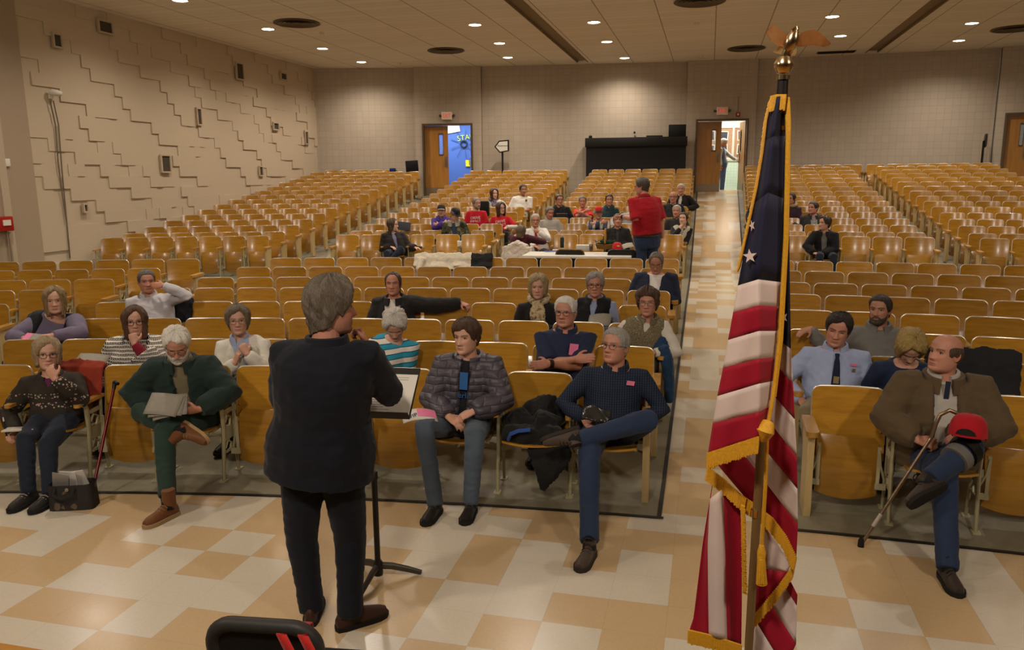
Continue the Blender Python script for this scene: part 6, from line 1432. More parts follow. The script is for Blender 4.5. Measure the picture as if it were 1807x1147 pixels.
# ------------------------------------------------------------------ folding chair with red lanyard in front of the stage
def rounded_back(w, h, r, n=8):
    p = [(-w, 0), (w, 0)]
    for i in range(n): a = PI / 2 * i / (n - 1); p.append((w - r + r * math.cos(a), h - r + r * math.sin(a)))
    for i in range(n): a = PI / 2 + PI / 2 * i / (n - 1); p.append((-w + r + r * math.cos(a), h - r + r * math.sin(a)))
    return p
def folding_chair(loc, rz, label, frame_m, pad_m, w=.215, dished=False, group=None):
    o = empty('folding_chair', loc, rz, label, 'chair', group)
    lean = Matrix.Rotation(math.radians(-8), 3, 'X')
    mb = MB(); mb.prism(rounded_back(w - .012, .30, .075), -.010, .010); bk = mb.build('backrest', pad_m, o, bevel=.006); bk.location = (0, .20, .52); bk.rotation_euler = (math.radians(-8), 0, 0)
    mb = MB(); pts = [Vector((-w, .0, -.52)), Vector((-w, 0, .2))] + [Vector((x, 0, z)) for x, z in rounded_back(w, .31, .08)[2:][::-1]] + [Vector((w, 0, .2)), Vector((w, 0, -.52))]
    mb.tube(pts, .014 if not dished else .026, 10); fr = mb.build('frame', frame_m, o); fr.location = (0, .20, .52); fr.rotation_euler = (math.radians(-8), 0, 0)
    if dished:
        for x in (-.06, .02): mb = MB(); mb.lathe([(.008, -.012), (.006, .0), (.0005, .002)], n=8); q = mb.build('rivet', M_STEEL, o); q.location = (x, .172 + .043, .775); q.rotation_euler = (math.radians(-98), 0, 0)
    mb = MB(); mb.box((0, -.03, .44), (.40, .38, .03), bev=.012); mb.build('seat', pad_m, o)
    for sx in (-1, 1):
        mb = MB(); mb.tube([(sx * (w - .005), .10, .42), (sx * (w - .005), -.02, .25), (sx * (w - .005), -.22, .012)], .012, 8); mb.build('leg', frame_m, o)
        mb = MB(); mb.tube([(sx * w, .17, .43), (sx * w, .28, .012)], .012, 8); mb.build('leg', frame_m, o)
    return o
p = at_z(482, 1078, .83); CHM = plain('chair_charcoal', '33302d', .5)
ch = folding_chair((p.x, p.y - .16 + .0, 0), .12, 'charcoal folding chair at the foot of the stage, seen from behind', CHM, plain('chair_pad_dark', '1d1b19', .6), .185, True)
ch.rotation_euler.z = .12 + PI
ch.location = (p.x - .02, p.y + .155, 0)
RED_STRAP = cloth('red_strap', 'b3231b', rough=.6)
lan = empty('lanyard', (p.x + .02, p.y - .075, .80), .12, 'red lanyard looped over the charcoal folding chair', 'lanyard')
def strap(pts, w=.018):
    vs, fs = [], []
    for i, q in enumerate(pts):
        q = Vector(q); vs += [q + Vector((-w, 0, 0)), q + Vector((w, 0, 0)), q + Vector((w, -.003, -.002)), q + Vector((-w, -.003, -.002))]
    for i in range(len(pts) - 1): fs += [(i * 4 + j, i * 4 + (j + 1) % 4, i * 4 + 4 + (j + 1) % 4, i * 4 + 4 + j) for j in range(4)]
    return vs, fs
for x0, x1, nm in ((.055, .17, 'strap'), (.13, .245, 'strap')):
    v_, f_ = strap([(x0 - .03, .07, -.14), (x0, .045, -.02), (x0, .035, .024), (x0, .0, .032), (x0 + .012, -.036, .018), (x0 + .06, -.062, -.05), (x0 + .13, -.085, -.13), (x1 + .05, -.10, -.26)]); mesh_obj(nm, v_, f_, RED_STRAP, lan)
# ------------------------------------------------------------------ registration table in the cross aisle
tD = 14.0; pa = at_d(860, 447, tD); pb = at_d(1120, 452, tD); zt = zfloor(pa.x, pa.y) + .74
pa, pb = at_z(928, 447, zt), at_z(1116, 449, zt); mid = (pa + pb) / 2; ang = math.atan2(pb.y - pa.y, pb.x - pa.x); TL = (pb - pa).length; TF = zfloor(mid.x, mid.y)
def on_table(x, y): return mid + rotz(ang) @ Vector((x, y, 0))
o = empty('folding_table', (mid.x, mid.y, TF), ang, 'white folding table with papers in the cross aisle', 'table')
mb = MB(); mb.box((0, .0, .72), (TL, .74, .045), bev=.012); mb.build('tabletop', plain('table_white', 'c4beb0', .5), o)
for sx in (-1, 1):
    for sy in (-1, 1): mb = MB(); mb.tube([(sx * (TL / 2 - .3), sy * .28, .70), (sx * (TL / 2 - .3), sy * .3, .0)], .014, 8); mb.build('leg', M_BLACK, o)
    mb = MB(); mb.tube([(sx * (TL / 2 - .3), -.28, .12), (sx * (TL / 2 - .3), .28, .12)], .012, 8); mb.build('stretcher', M_BLACK, o)
ZT = TF + .744
def tb(u, v):   # a spot on the table top under a pixel
    return at_z(u, v, ZT)
for (u, lab, pad) in ((1009, 'black folding chair with gold frame before the white table', plain('chair_gold', '5a4a2c', .4, .5)), (1100, 'black folding chair with black frame before the white table', M_BLACK)):
    q = at_d(u, 440, 13.35); folding_chair((q.x, q.y, zfloor(q.x, q.y)), ang + PI, lab, pad, plain('chair_vinyl', '171513', .4), .235)
q = MAROON; folding_chair((q[0], q[1] - .17 + .25, q[2]), PI - .35, 'folding chair under the woman in maroon, pale coat on its back', M_BLACK, plain('chair_vinyl', '171513'), .235)
M = Matrix.Rotation(PI - .35, 3, 'Z'); O = Vector((q[0] + .10, q[1] + .02, q[2] - .09)); L = lambda x_, y_, z_: O + M @ Vector((x_, y_, z_))
drape('coat', 'pale quilted coat with fleece collar over the folding chair', 'coat', cloth('blush_coat', 'bfb2a4'), [([L(x, .19, .60), L(x, .24, .76), L(x * .9, .25, .86), L(x * .9, .30, .86), L(x, .33, .66), L(x * 1.15, .34, .34)], [(.09, .025)] * 6) for x in (-.25, -.15, -.05, .05, .15, .25)] + [([L(-.2, .27, .86), L(0, .28, .93), L(.2, .27, .86)], [.06, .065, .06])], seed=21, amp=.014)
pb_ = tb(992, 437); o = empty('bottle', pb_, 0, 'dark green flask standing on the white table', 'bottle'); mb = MB(); mb.lathe([(.034, 0), (.036, .01), (.036, .17), (.028, .19)], n=18); mb.build('flask_body', plain('flask_green', '1d2b2a', .4), o); mb = MB(); mb.lathe([(.022, .19), (.022, .225), (.015, .23)], n=14); mb.build('lid', plain('flask_lid', '9a8f80', .4), o)
pc = tb(1043, 443); o = empty('drink_can', pc, 0, 'silver drink can beside the white carton', 'can'); mb = MB(); mb.lathe([(.026, 0), (.032, .012), (.032, .115), (.027, .125), (.001, .124)], n=18); mb.build('can_body', plain('can_silver', '8d8883', .3, .8), o); mb = MB(); mb.lathe([(.0325, .03), (.0325, .09)], n=18); mb.build('printed_band', plain('can_print', '5a3a34', .4), o)
q = tb(1030, 441); mb = MB(); mb.box((0, 0, .045), (.26, .16, .09), bev=.004); b_ = mb.build('carton', plain('carton_white', 'c9c3b6', .6), loc=q); b_.rotation_euler.z = ang; tag(b_, 'low white carton on the table left of the basket', 'box')
q = tb(1068, 439); o = empty('basket', q, ang, 'oval wicker basket with tall handle and green filling', 'basket'); W_ = plain('wicker', '7a5526', .6, bump=.5, scale=60)
mb = MB(); mb.lathe([(.001, 0), (.15, 0), (.175, .06), (.185, .085), (.175, .09), (.16, .06), (.001, .05)], n=28); bb = mb.build('wicker_bowl', W_, o); bb.scale = (1.0, .62, 1)
mb = MB(); mb.tube([(0.0, -.10, .07), (0, -.10, .25), (0, -.06, .36), (0, .06, .36), (0, .10, .25), (0, .10, .07)], [(.014, .006)] * 6, 8, up=(1, 0, 0)); mb.build('handle', plain('basket_handle', 'a87628', .5), o)
mb = MB(); r_ = random.Random(4)
for i in range(160):
    a, rr = r_.uniform(0, 2 * PI), r_.uniform(.02, .19); x, y = rr * math.cos(a), rr * .6 * math.sin(a); z = .08 + r_.uniform(0, .07); mb.box((x, y, z), (.035, .012, .012), Matrix.Rotation(r_.uniform(0, 3), 3, (r_.random(), r_.random(), 1)))
gf = mb.build('shredded_filling', plain('green_filling', '263a22', .7), o); gf['kind'] = 'stuff'
q = tb(1089, 441)
def ball_cap(loc, rz, label, col, brimc, holes=False, badge=None, tilt=(0, 0)):
    o = empty('baseball_cap', loc, rz, label, 'cap'); o.rotation_euler = (tilt[0], tilt[1], rz); m = cloth('cap_' + col, col); mb = MB()
    mb.grid(lambda a, b: ((.088 * math.cos(PI / 2 * b) ** .55 * math.cos(2 * PI * a)) if b < 1 else 0, (.10 * math.cos(PI / 2 * b) ** .55 * math.sin(2 * PI * a)) if b < 1 else 0, .115 * math.sin(PI / 2 * b) ** .9), 28, 10, wrap=True); mb.build('crown', m, o)
    mb = MB(); mb.grid(lambda a, b: (-.078 + .156 * a, -.075 - (.018 + .075 * b) * math.sqrt(max(0.02, 1 - ((a - .5) * 2) ** 2)), .004 - .012 * b - .02 * ((a - .5) * 2) ** 2), 13, 5); mb.build('brim', cloth('cap_' + brimc, brimc), o, solid=.004)
    mb = MB(); mb.lathe([(.009, .113), (.006, .119), (.0005, .12)], n=10); mb.build('button', m, o)
    if holes: mb = MB(); mb.grid(lambda a, b: ((.088) * math.cos(PI / 2 + (a - .5) * 1.1) * 1.0, .1015 * math.sin(PI / 2 + (a - .5) * 1.1), .012 + .035 * b * math.sin(PI * a) ** .5), 11, 4); mb.build('strap_gap', plain('cap_gap', '1a1512', .8), o)
    if badge: mb = MB(); mb.box((0, -.093, .055), (.05, .012, .03), Matrix.Rotation(-.35, 3, 'X')); mb.build('badge', plain('badge_' + badge, badge, .6), o)
    return o
mb = MB(); mb.box((0, 0, .008), (.32, .24, .016)); pd = mb.build('writing_pad', PAPER, loc=tb(1093, 443)); pd.rotation_euler.z = ang - .1; tag(pd, 'white writing pad under the red cap on the table', 'pad')
ball_cap((q.x, q.y, ZT + .022), ang + .3, 'red baseball cap with gold emblem on the writing pad', 'b01a22', 'b01a22', badge='a08a4a')
for (u, v, lab, m, sx, sy) in ((972, 444, 'blue bordered leaflet on the table by the woman in maroon', plain('leaflet_blue', '3f62a8', .6), .22, .14), (985, 441, 'white leaflet beside the dark flask', PAPER, .2, .12), (1062, 447, 'white sheet at the front edge of the table', PAPER, .28, .18), (978, 438, 'blue pencil case lying on the table', plain('case_blue', '2b3f7a', .6), .16, .05)):
    mb = MB(); mb.box((0, 0, .003), (sx, sy, .004)); q_ = mb.build('leaflet' if 'case' not in lab else 'pencil_case', m, loc=tb(u, v)); q_.rotation_euler.z = ang + .2; tag(q_, lab, 'paper' if 'case' not in lab else 'pencil case', 'things on the white table')
# ------------------------------------------------------------------ things held, worn or set down by the audience
c = CAST['pen']; w_ = c['jt']['A'][2]
p = c['root'] + c['R'] @ (w_ + Vector((.09, -.07, .05))); mb = MB(); mb.box((0, 0, 0), (.21, .15, .012), bev=.003); q = mb.build('notebook', plain('notebook_cover', 'b9b2a4', .6), loc=p); q.rotation_euler = (-.12, .03, c['e'].rotation_euler.z + .3); tag(q, 'white notebook on the knee of the woman in brown cardigan', 'notebook')
p = c['root'] + c['R'] @ (w_ + Vector((-.01, -.09, .06))); o = empty('pen', p, 0, 'dark pen with white ends in the hand of the woman in brown cardigan', 'pen'); o.rotation_euler = (.1, .05, 0); mb = MB(); mb.tube([(0, 0, -.06), (0, 0, .06)], .006, 8); mb.build('barrel', plain('pen_dark', '1c2026', .4), o)
for z in (-.075, .075): mb = MB(); mb.tube([(0, 0, z - .015), (0, 0, z + .015)], [.0055, .0035] if z > 0 else [.003, .0055], 8); mb.build('tip', M_WHITE, o)
p = at_z(133, 897, 0); o = empty('tote_bag', (p.x - .02, p.y + .02, .0), .35, 'dark flowered tote bag on the floor full of papers', 'bag')
n_ = NT('flowered_fabric'); v_ = n_.coord(); vo = n_.n('ShaderNodeTexVoronoi'); vo.inputs['Scale'].default_value = 11; n_.l(v_, vo.inputs['Vector']); n_.set(n_.mix(n_.math('LESS_THAN', n_.math('ADD', vo.outputs['Distance'], n_.math('MULTIPLY', n_.noise(v_, 40, 2), .3)), .42), hx('221b18'), hx('5a4a34')), .8)
mb = MB(); bw, bd, bh = .155, .075, .19
def bagp(a, b):
    th = 2 * PI * a; cx_, sy_ = math.cos(th), math.sin(th); q = (abs(cx_) ** 6 + abs(sy_) ** 6) ** (-1 / 6); k = 1 - .06 * b; return (bw * cx_ * q * k, bd * sy_ * q * k, bh * b)
mb.grid(bagp, 36, 8, wrap=True); mb.grid(lambda a, b: tuple(x * (.96 if i < 2 else 1) for i, x in enumerate(bagp(a, 1 - .7 * b))), 36, 6, wrap=True); mb.add([bagp(i / 36, .02) for i in range(36)], [tuple(range(36))]); mb.build('bag_body', n_.m, o, angle=60)
mb = MB(); mb.tube([(-.09, -.075, .18), (-.1, -.10, .13), (-.04, -.105, .10), (.03, -.10, .13), (.04, -.08, .18)], [(.012, .003)] * 5, 8); mb.build('strap', plain('bag_strap', '1d1916', .7), o)
mb = MB(); mb.lathe([(.012, -.002), (.014, 0), (.012, .002)], (0, 0, 0), 12, axis='y'); q = mb.build('ring', M_STEEL, o); q.location = (-.01, -.076, .16)
for k, (x, rot, h) in enumerate(((-.07, .25, .13), (-.02, .1, .15), (.04, -.12, .12))):
    mb = MB(); mb.box((0, 0, 0), (.11, .004, .17)); q = mb.build('paper_sheet', PAPER if k else plain('clear_sleeve', '8d8880', .15)); q.location = o.location + rotz(.35) @ Vector((x, .02 * k - .02, .17 + h * .2)); q.rotation_euler = (.35, rot, .35); tag(q, ('clear plastic sleeve sticking out of the flowered tote bag', 'tall white sheet in the middle of the flowered tote bag', 'white sheet at the cane side of the flowered tote bag')[k], 'paper', 'papers in the tote bag')
# red cane leaning on the seat
a, b = at_z(157, 862, .0), None; top = at_d(203, 548 + 128, 5.42); bot = at_z(160, 885, .02)
o = empty('cane', bot, 0, 'dark red walking cane leaning beside the flowered tote bag', 'cane'); d = top - bot
mb = MB(); mb.tube([d * .02, d * .96], .011, 12); mb.build('shaft', plain('cane_red', '5e1418', .3, .4), o)
mb = MB(); mb.tube([d * .95, d + Vector((0, 0, .01)), d + Vector((.03, -.03, .02)), d + Vector((.07, -.05, .01))], [.014, .016, .015, .013], 10); mb.build('handle', M_BLACK, o)
mb = MB(); mb.lathe([(.018, -.012), (.016, .02), (.012, .03)], n=12); mb.build('rubber_tip', M_BLACK, o)
c = CAST['beard']; w_ = c['jt']['B'][2]
for k in range(3):
    p = c['root'] + c['R'] @ (w_ + Vector((-.17 - .02 * k, -.10 - .006 * k, .045 + .010 * k))); mb = MB(); mb.grid(lambda a, b: ((a - .5) * .24, (b - .5) * .18, .012 * math.sin(PI * a)), 8, 6); q = mb.build('leaflet', GREYP if k else plain('clear_sleeve', '8d8880'), solid=.0015, loc=p); q.rotation_euler = (.75, .12 * k - .15, c['e'].rotation_euler.z + .25 - .12 * k); tag(q, ('clear plastic sleeve lowest in the bearded man\'s hand', 'grey leaflet between others in the bearded man\'s hand', 'grey leaflet uppermost in the bearded man\'s hand')[k], 'paper', 'papers of the bearded man')
c = TEEN; k_ = c['lg']['A'][1]; p = c['root'] + c['R'] @ (k_ + Vector((-.05, .06, .085))); mb = MB(); mb.grid(lambda a, b: ((a - .5) * .24, (b - .5) * .13, -.03 * (2 * a - .6) ** 2), 9, 5); q = mb.build('leaflet', PAPER, solid=.002, loc=p); q.rotation_euler = (.35, -.15, c['e'].rotation_euler.z + .35); tag(q, 'white leaflet with pink panel and blue letters on the teenager\'s knee', 'paper')
mb = MB(); mb.grid(lambda a, b: (-.01 + a * .125, -.03 + b * .09, -.03 * (2 * ((a * .125 + .11) / .24) - .6) ** 2 + .0025), 6, 4); mb.build('pink_panel', PINK, q)
t_ = text_mesh('VIP', .05, 'lettering', plain('letters_navy', '2a2a5a', .6), q, (-.045, -.02, .006), (0, 0, .3))
logo(TEEN, .5, 0, .014, 0, plain('shirt_blue_print', '2f5f9a', .7), [('berlin', -.02, .06)]); patch(TEEN, 'print', .68, 0, .014, (.06, .13), plain('shirt_blue_print', '2f5f9a', .7))
c = PLAID; w_ = c['jt']['A'][2]; p = c['root'] + c['R'] @ (w_ + Vector((.09, -.09, .05))); mb = MB(); mb.grid(lambda a, b: ((a - .5) * .19, (b - .5) * .12, .02 * math.sin(PI * a) + .012 * math.sin(9 * a + 5 * b)), 12, 8); q = mb.build('plastic_pouch', plain('dark_foil', '34322f', .18, .3), solid=.012, loc=p); q.rotation_euler = (.6, .15, c['e'].rotation_euler.z); tag(q, 'dark shiny plastic pouch held by the man in checked shirt', 'pouch')
c = PURPLE; w_ = c['jt']['A'][2]; p = c['root'] + c['R'] @ (w_ + Vector((.12, -.05, .02))); mb = MB(); mb.box((0, 0, 0), (.17, .10, .003)); q = mb.build('leaflet', GREYP, loc=p); q.rotation_euler = (.5, .1, .2); tag(q, 'grey leaflet with pink corner in the hand of the large blonde woman', 'paper'); mb = MB(); mb.box((-.055, 0, .002), (.06, .09, .003)); mb.build('pink_corner', PINK, q)
s, L = seat_frame('FM', 2, -5.4); p = at_d(160, 638, 5.95); mb = MB(); mb.grid(lambda a, b: ((a - .5) * .25, (b - .5) * .2, .01 * math.sin(PI * a)), 6, 5); q = mb.build('newspaper', GREYP, solid=.006, loc=p); q.rotation_euler = (.4, .1, .3); tag(q, 'grey folded newspaper in front of the woman in knit poncho', 'newspaper')
c = FLEECE; p = at_d(1058, 566, ROW_D[4] - .42); mb = MB(); mb.grid(lambda a, b: ((a - .5) * .24, (b - .5) * .18, .02 * math.sin(PI * a)), 6, 5); q = mb.build('leaflet', GREYP, solid=.003, loc=p); q.rotation_euler = (.6, -.1, -.1); tag(q, 'folded grey leaflet in front of the man in fleece vest', 'paper')
# cane, cap and knee brace of the man in brown
c = CANE; tip = at_z(1519, 962, .012); w_ = c['root'] + c['R'] @ c['jt']['A'][2]; hp = at_y(1650, 762, w_.y - .10)
o = empty('cane', tip, 0, 'bronze walking cane with curved handle held by the man in brown jacket', 'cane'); d = hp - tip; mt = plain('cane_bronze', '8a745c', .3, .8)
mb = MB(); mb.tube([d * .02, d * .97], .011, 12); mb.build('shaft', mt, o)
x_ = Vector((1, .1, 0)); z_ = Vector((0, 0, 1)); mb = MB(); mb.tube([d * .95, d + z_ * .05, d + z_ * .11 + x_ * .02, d + z_ * .14 + x_ * .07, d + z_ * .12 + x_ * .12], .0125, 12); mb.build('handle', mt, o)
mb = MB(); mb.lathe([(.020, -.01), (.018, .03), (.013, .045)], n=12); mb.build('rubber_tip', M_BLACK, o)
mb = MB(); mb.tube([d * .17, d * .28], .0125, 12); mb.build('label_band', plain('label_white', 'b5ada0', .5), o)
kb = c['root'] + c['R'] @ c['lg']['B'][1]; ka = c['root'] + c['R'] @ c['lg']['B'][2]
ball_cap(kb + Vector((-.03, -.03, .085)), c['e'].rotation_euler.z + PI - .35, 'red cap resting on the knee of the man in brown jacket', 'a81520', 'a81520', True, tilt=(.15, .0)).scale = (1.2, 1.2, 1.15)
m_k = c['lg']['B'][1].lerp(c['lg']['B'][2], .22); dk = (c['lg']['B'][2] - c['lg']['B'][1]).normalized()
br = mesh_obj('knee_brace', [], [], M_BLACK, c['e']); bpy.data.objects.remove(br)
for f, nm, m, r in ((.10, 'knee_brace', M_BLACK, .092), (.30, 'brace_strap', plain('strap_grey', '6a655e', .5), .088)):
    A_ = c['lg']['B'][1].lerp(c['lg']['B'][2], f); mb = MB(); mb.tube([A_ - dk * .03, A_ + dk * .03], r, 18); mb.build(nm, m, c['e'])
# phone bag etc in the dark-coat row
q = at_d(740, 437, ROW_D[9] - .28); mb = MB(); mb.box((0, 0, 0), (.09, .16, .05), bev=.02); tag(mb.build('glove', BLACKC, loc=q), 'black gloves on the seat arm beside the woman in dark coat', 'glove')
q = at_d(713, 399, ROW_D[10] - .05); mb = MB(); mb.box((0, 0, 0), (.30, .03, .18), bev=.01); b_ = mb.build('bag', plain('grey_bag', '3a3d46', .7), loc=q); b_.rotation_euler = (-.2, .1, 0); tag(b_, 'dark grey flat bag on the seat behind the woman in dark coat', 'bag')
q = at_d(693, 300, ROW_D[24] - .05); mb = MB(); mb.box((0, 0, 0), (.20, .12, .12), bev=.03); tag(mb.build('bag', cloth('blue_bag', '1c2a66'), loc=q), 'small blue bag in the last row by the left wall', 'bag')
q = at_d(768, 384, ROW_D[15] - .1)
q = at_d(855, 362, ROW_D[13] - .0); mb = MB(); mb.box((0, 0, -.08), (.24, .10, .36), bev=.04); tag(mb.build('coat', BLACKC, loc=q), 'black jacket on the seat left of the plum scarf woman', 'coat')
c = CAST['blackhood']; q = c['root'] + c['R'] @ Vector((.02, -.42, .80)); mb = MB(); mb.box((0, 0, 0), (.26, .006, .17)); b_ = mb.build('plastic_folder', plain('folder_grey', '77757c', .2), loc=q); b_.rotation_euler = (1.1, 0, c['e'].rotation_euler.z); tag(b_, 'grey plastic folder held by the man in black hooded jacket', 'folder')
q = at_d(811, 431, ROW_D[9] - .12); mb = MB(); mb.grid(lambda a, b: ((a - .5) * .10, .02 * math.sin(6 * a), (b - .5) * .15), 8, 6); b_ = mb.build('leaflet', PAPER, solid=.006, loc=q); tag(b_, 'crumpled white paper between seats before the man in olive jacket', 'paper')
c = CAST['behindhand']; q = at_d(1108, 434, ROW_D[9] - .75); mb = MB(); mb.grid(lambda a, b: ((a - .5) * .22, (b - .5) * .16, .015 * math.sin(PI * a)), 6, 5); b_ = mb.build('leaflet', GREYP, solid=.003, loc=q); b_.rotation_euler = (.5, -.2, .3); tag(b_, 'grey leaflet held up beside the red cap on the table', 'paper')
# ------------------------------------------------------------------ back of the hall
q = at_d(1125, 270, 25.2); zf = zfloor(q.x, q.y)
pl, pr = at_d(1034, 262, 25.35), at_d(1212, 262, 25.35); an = math.atan2(pr.y - pl.y, pr.x - pl.x); W_ = (pr - pl).length; mid2 = (pl + pr) / 2; topz = at_d(1125, 243, 25.35).z
o = empty('grand_cabinet', (mid2.x, mid2.y, zf), an, 'long black cabinet against the back wall left of the middle door', 'cabinet'); HB = topz - zf; PB = plain('cabinet_black', '100e0c', .55)
mb = MB(); mb.box((0, -.03, HB / 2), (W_ - .06, .46, HB - .1)); mb.build('body', PB, o, smooth=False)
mb = MB(); mb.box((0, -.06, HB - .14), (W_, .56, .28), bev=.01); mb.build('top_box', plain('cabinet_top', '171411', .5), o)
o.name = 'cabinet'
q = at_d(1195, 233, 25.3); mb = MB(); mb.box((0, 0, 0), (.52, .4, .36), bev=.01); b_ = mb.build('speaker_box', plain('box_black', '12100e', .6), loc=(q.x, q.y, topz + .18)); b_.rotation_euler.z = an; tag(b_, 'square black box standing on the right end of the cabinet', 'box')
q = at_d(1155, 241, 25.3); mb = MB(); mb.box((0, 0, 0), (.5, .3, .05)); b_ = mb.build('flat_case', plain('box_black', '12100e', .6), loc=(q.x, q.y, topz + .025)); b_.rotation_euler.z = an; tag(b_, 'flat black case on top of the cabinet', 'case')
q = at_d(1042, 241, 25.3); mb = MB(); mb.lathe([(.05, 0), (.06, .03), (.05, .075), (.02, .09), (.001, .092)], n=14); tag(mb.build('knob_ornament', PB, loc=(q.x, q.y, topz)), 'small dark ball at the left end of the cabinet top', 'ornament')
s_, z_, q_ = hit_plane(1119, 234, *[P_at(*t) for t in panels[1]]); mb = MB(); mb.box((0, -.02, 0), (.06, .03, .06), bev=.01); tag(mb.build('wall_hook', M_BLACK, loc=q_ + Vector((.02, -.05, 0))), 'small dark fitting on the wall above the cabinet', 'fitting')
# arrow sign on a post
q = at_d(887, 300, 25.25); zf = zfloor(q.x, q.y); hz = at_d(887, 259, 25.25).z - zf
o = empty('arrow_sign', (q.x, q.y, zf), .05, 'white arrow sign with black border on a post, pointing left', 'sign'); mb = MB(); mb.tube([(0, 0, 0), (0, 0, hz)], .03, 8); mb.build('post', M_BLACK, o); mb = MB(); mb.lathe([(.22, 0), (.22, .03), (.05, .05)], n=20); mb.build('base', M_BLACK, o)
arrow = lambda k: [(-.25 * k, .0), (-.10 * k, .19 * k), (.225 * k, .21 * k), (.225 * k, -.14 * k), (-.08 * k, -.19 * k)]
mb = MB(); mb.prism(arrow(1.0), -.055, -.02); q1 = mb.build('border', M_BLACK, o, smooth=False); q1.location.z = hz; mb = MB(); mb.prism(arrow(.80), -.062, -.05); q1 = mb.build('panel', M_WHITE, o, smooth=False); q1.location.z = hz
text_mesh('Restroom', .085, 'lettering', M_BLACK, o, (.03, -.064, hz + .03))
q = at_d(1731, 300, 26.0); zf = zfloor(q.x, q.y); hz = at_d(1729, 249, 26.0).z - zf
o = empty('arrow_sign', (q.x, q.y, zf), 1.15, 'dark arrow sign seen edge-on by the right rear door', 'sign'); mb = MB(); mb.tube([(0, 0, 0), (0, 0, hz)], .03, 8); mb.build('post', M_BLACK, o); mb = MB(); mb.prism(arrow(1.0), -.055, -.02); q1 = mb.build('border', M_BLACK, o, smooth=False); q1.location.z = hz; mb = MB(); mb.prism(arrow(.8), -.062, -.05); q1 = mb.build('panel', plain('sign_back', '5a4c3c', .7), o, smooth=False); q1.location.z = hz
# black board standing by the left rear door
q = at_d(727, 293, 25.0); mb = MB(); mb.box((0, 0, .0), (.40, .05, .34), bev=.01); b_ = mb.build('black_board', plain('board_black', '14121a', .5), loc=(q.x, q.y, q.z)); b_.rotation_euler = (.05, -.06, .5); tag(b_, 'black tilted panel standing behind the seats by the left rear door', 'panel')
mb = MB(); mb.tube([(0, 0, -.17), (0, .02, -.17 - (q.z - zfloor(q.x, q.y) - .17))], .02, 8); mb.build('stand_post', M_BLACK, b_)
# ------------------------------------------------------------------ pictures in the corridors
base, ang2 = CB1
def wallthing(base, ang, x, z, y=2.56): return base + rotz(ang) @ Vector((x, y, z))
p0, p1, a_, b_, zb, top = DOORS[1]
# where the visible strip of corridor wall lies, seen from the hall
v0, v1 = [(hit_plane(u, 260, (p0[0] - math.sin(ang2) * 2.6, p0[1] + math.cos(ang2) * 2.6), (p1[0] - math.sin(ang2) * 2.6, p1[1] + math.cos(ang2) * 2.6))) for u in (1271, 1308)]
xs0, xs1 = v0[0], v1[0]; cork = plain('cork_board', '9a7a5e', .8, var=.3, scale=18)
for k, (a, b, lab) in enumerate(((xs0 - .5, xs0 + (xs1 - xs0) * .56, 'cork notice board in the corridor with dark photographs, left of the white strip'), (xs0 + (xs1 - xs0) * .64, xs1 + .5, 'cork notice board in the corridor with dark photographs, right of the white strip'))):
    o = empty('notice_board', wallthing(base, ang2, (a + b) / 2, 1.66), ang2, lab, 'notice board'); w_ = b - a
    mb = MB(); mb.box((0, .02, 0), (w_, .03, 1.0)); mb.build('cork', cork, o); mb = MB()
    for (x, z, sx, sz) in ((0, .52, w_ + .08, .05), (0, -.52, w_ + .08, .05), (-w_ / 2 - .02, 0, .05, 1.0), (w_ / 2 + .02, 0, .05, 1.0)): mb.box((x, .0, z), (sx, .05, sz))
    mb.build('frame', M_WHITE, o)
    for i, (fx, fz) in enumerate(((.25, .22), (.25, -.22), (-.22, -.22), (-.22, .24))):
        x = fx * min(w_, .9) if k else (w_ / 2 - .28 if fx > 0 else w_ / 2 - .72); x = x if not k else (-w_ / 2 + .24 if fx < 0 else -w_ / 2 + .66)
        mb = MB(); mb.box((x, -.002, fz), (.27, .012, .34), Matrix.Rotation(.05 * (-1) ** i, 3, 'Y')); mb.build('photo_mount', M_WHITE, o); mb = MB(); mb.box((x, -.010, fz), (.21, .012, .28), Matrix.Rotation(.05 * (-1) ** i, 3, 'Y')); mb.build('photo', plain('photo_dark', '34363a', .5, var=.5, scale=9), o)
base, ang2 = CB0; p0, p1, a_, b_, zb, top = DOORS[0]
A_, B_ = (p0[0] - math.sin(ang2) * 2.58, p0[1] + math.cos(ang2) * 2.58), (p1[0] - math.sin(ang2) * 2.58, p1[1] + math.cos(ang2) * 2.58)
def blue_at(u, v):
    s_, z_, q_ = hit_plane(u, v, A_, B_); return q_
LIME = plain('lime_letters', 'a6c43a', .6)
text_mesh('STAR', .26, 'wall_lettering', LIME, None, blue_at(822, 243) + Vector((0, -.03, 0)), (PI / 2, -.12, ang2)); bpy.context.scene.objects[-1] if False else None
for o in [q for q in bpy.data.objects if q.name.startswith('wall_lettering')]: tag(o, 'lime green STAR lettering on the blue corridor wall', 'lettering')
o = empty('wall_badge', blue_at(819, 254) + Vector((0, -.03, 0)), ang2, 'dark round badge with radiating strokes on the blue wall', 'badge')
mb = MB(); mb.tube([(.11 * math.cos(a), -.01, .11 * math.sin(a)) for a in np.linspace(0, 2 * PI, 25)], .03, 8, cap=False); mb.build('ring', plain('badge_navy', '1d2a44', .6), o)
for k in range(9):
    r_ = 2 * PI * k / 9; mb = MB(); mb.box((.34 * math.cos(r_), -.004, .34 * math.sin(r_)), (.30, .006, .02), Matrix.Rotation(-r_, 3, 'Y')); mb.build('stroke', plain('stroke_teal', '2b4f7a', .6), o)
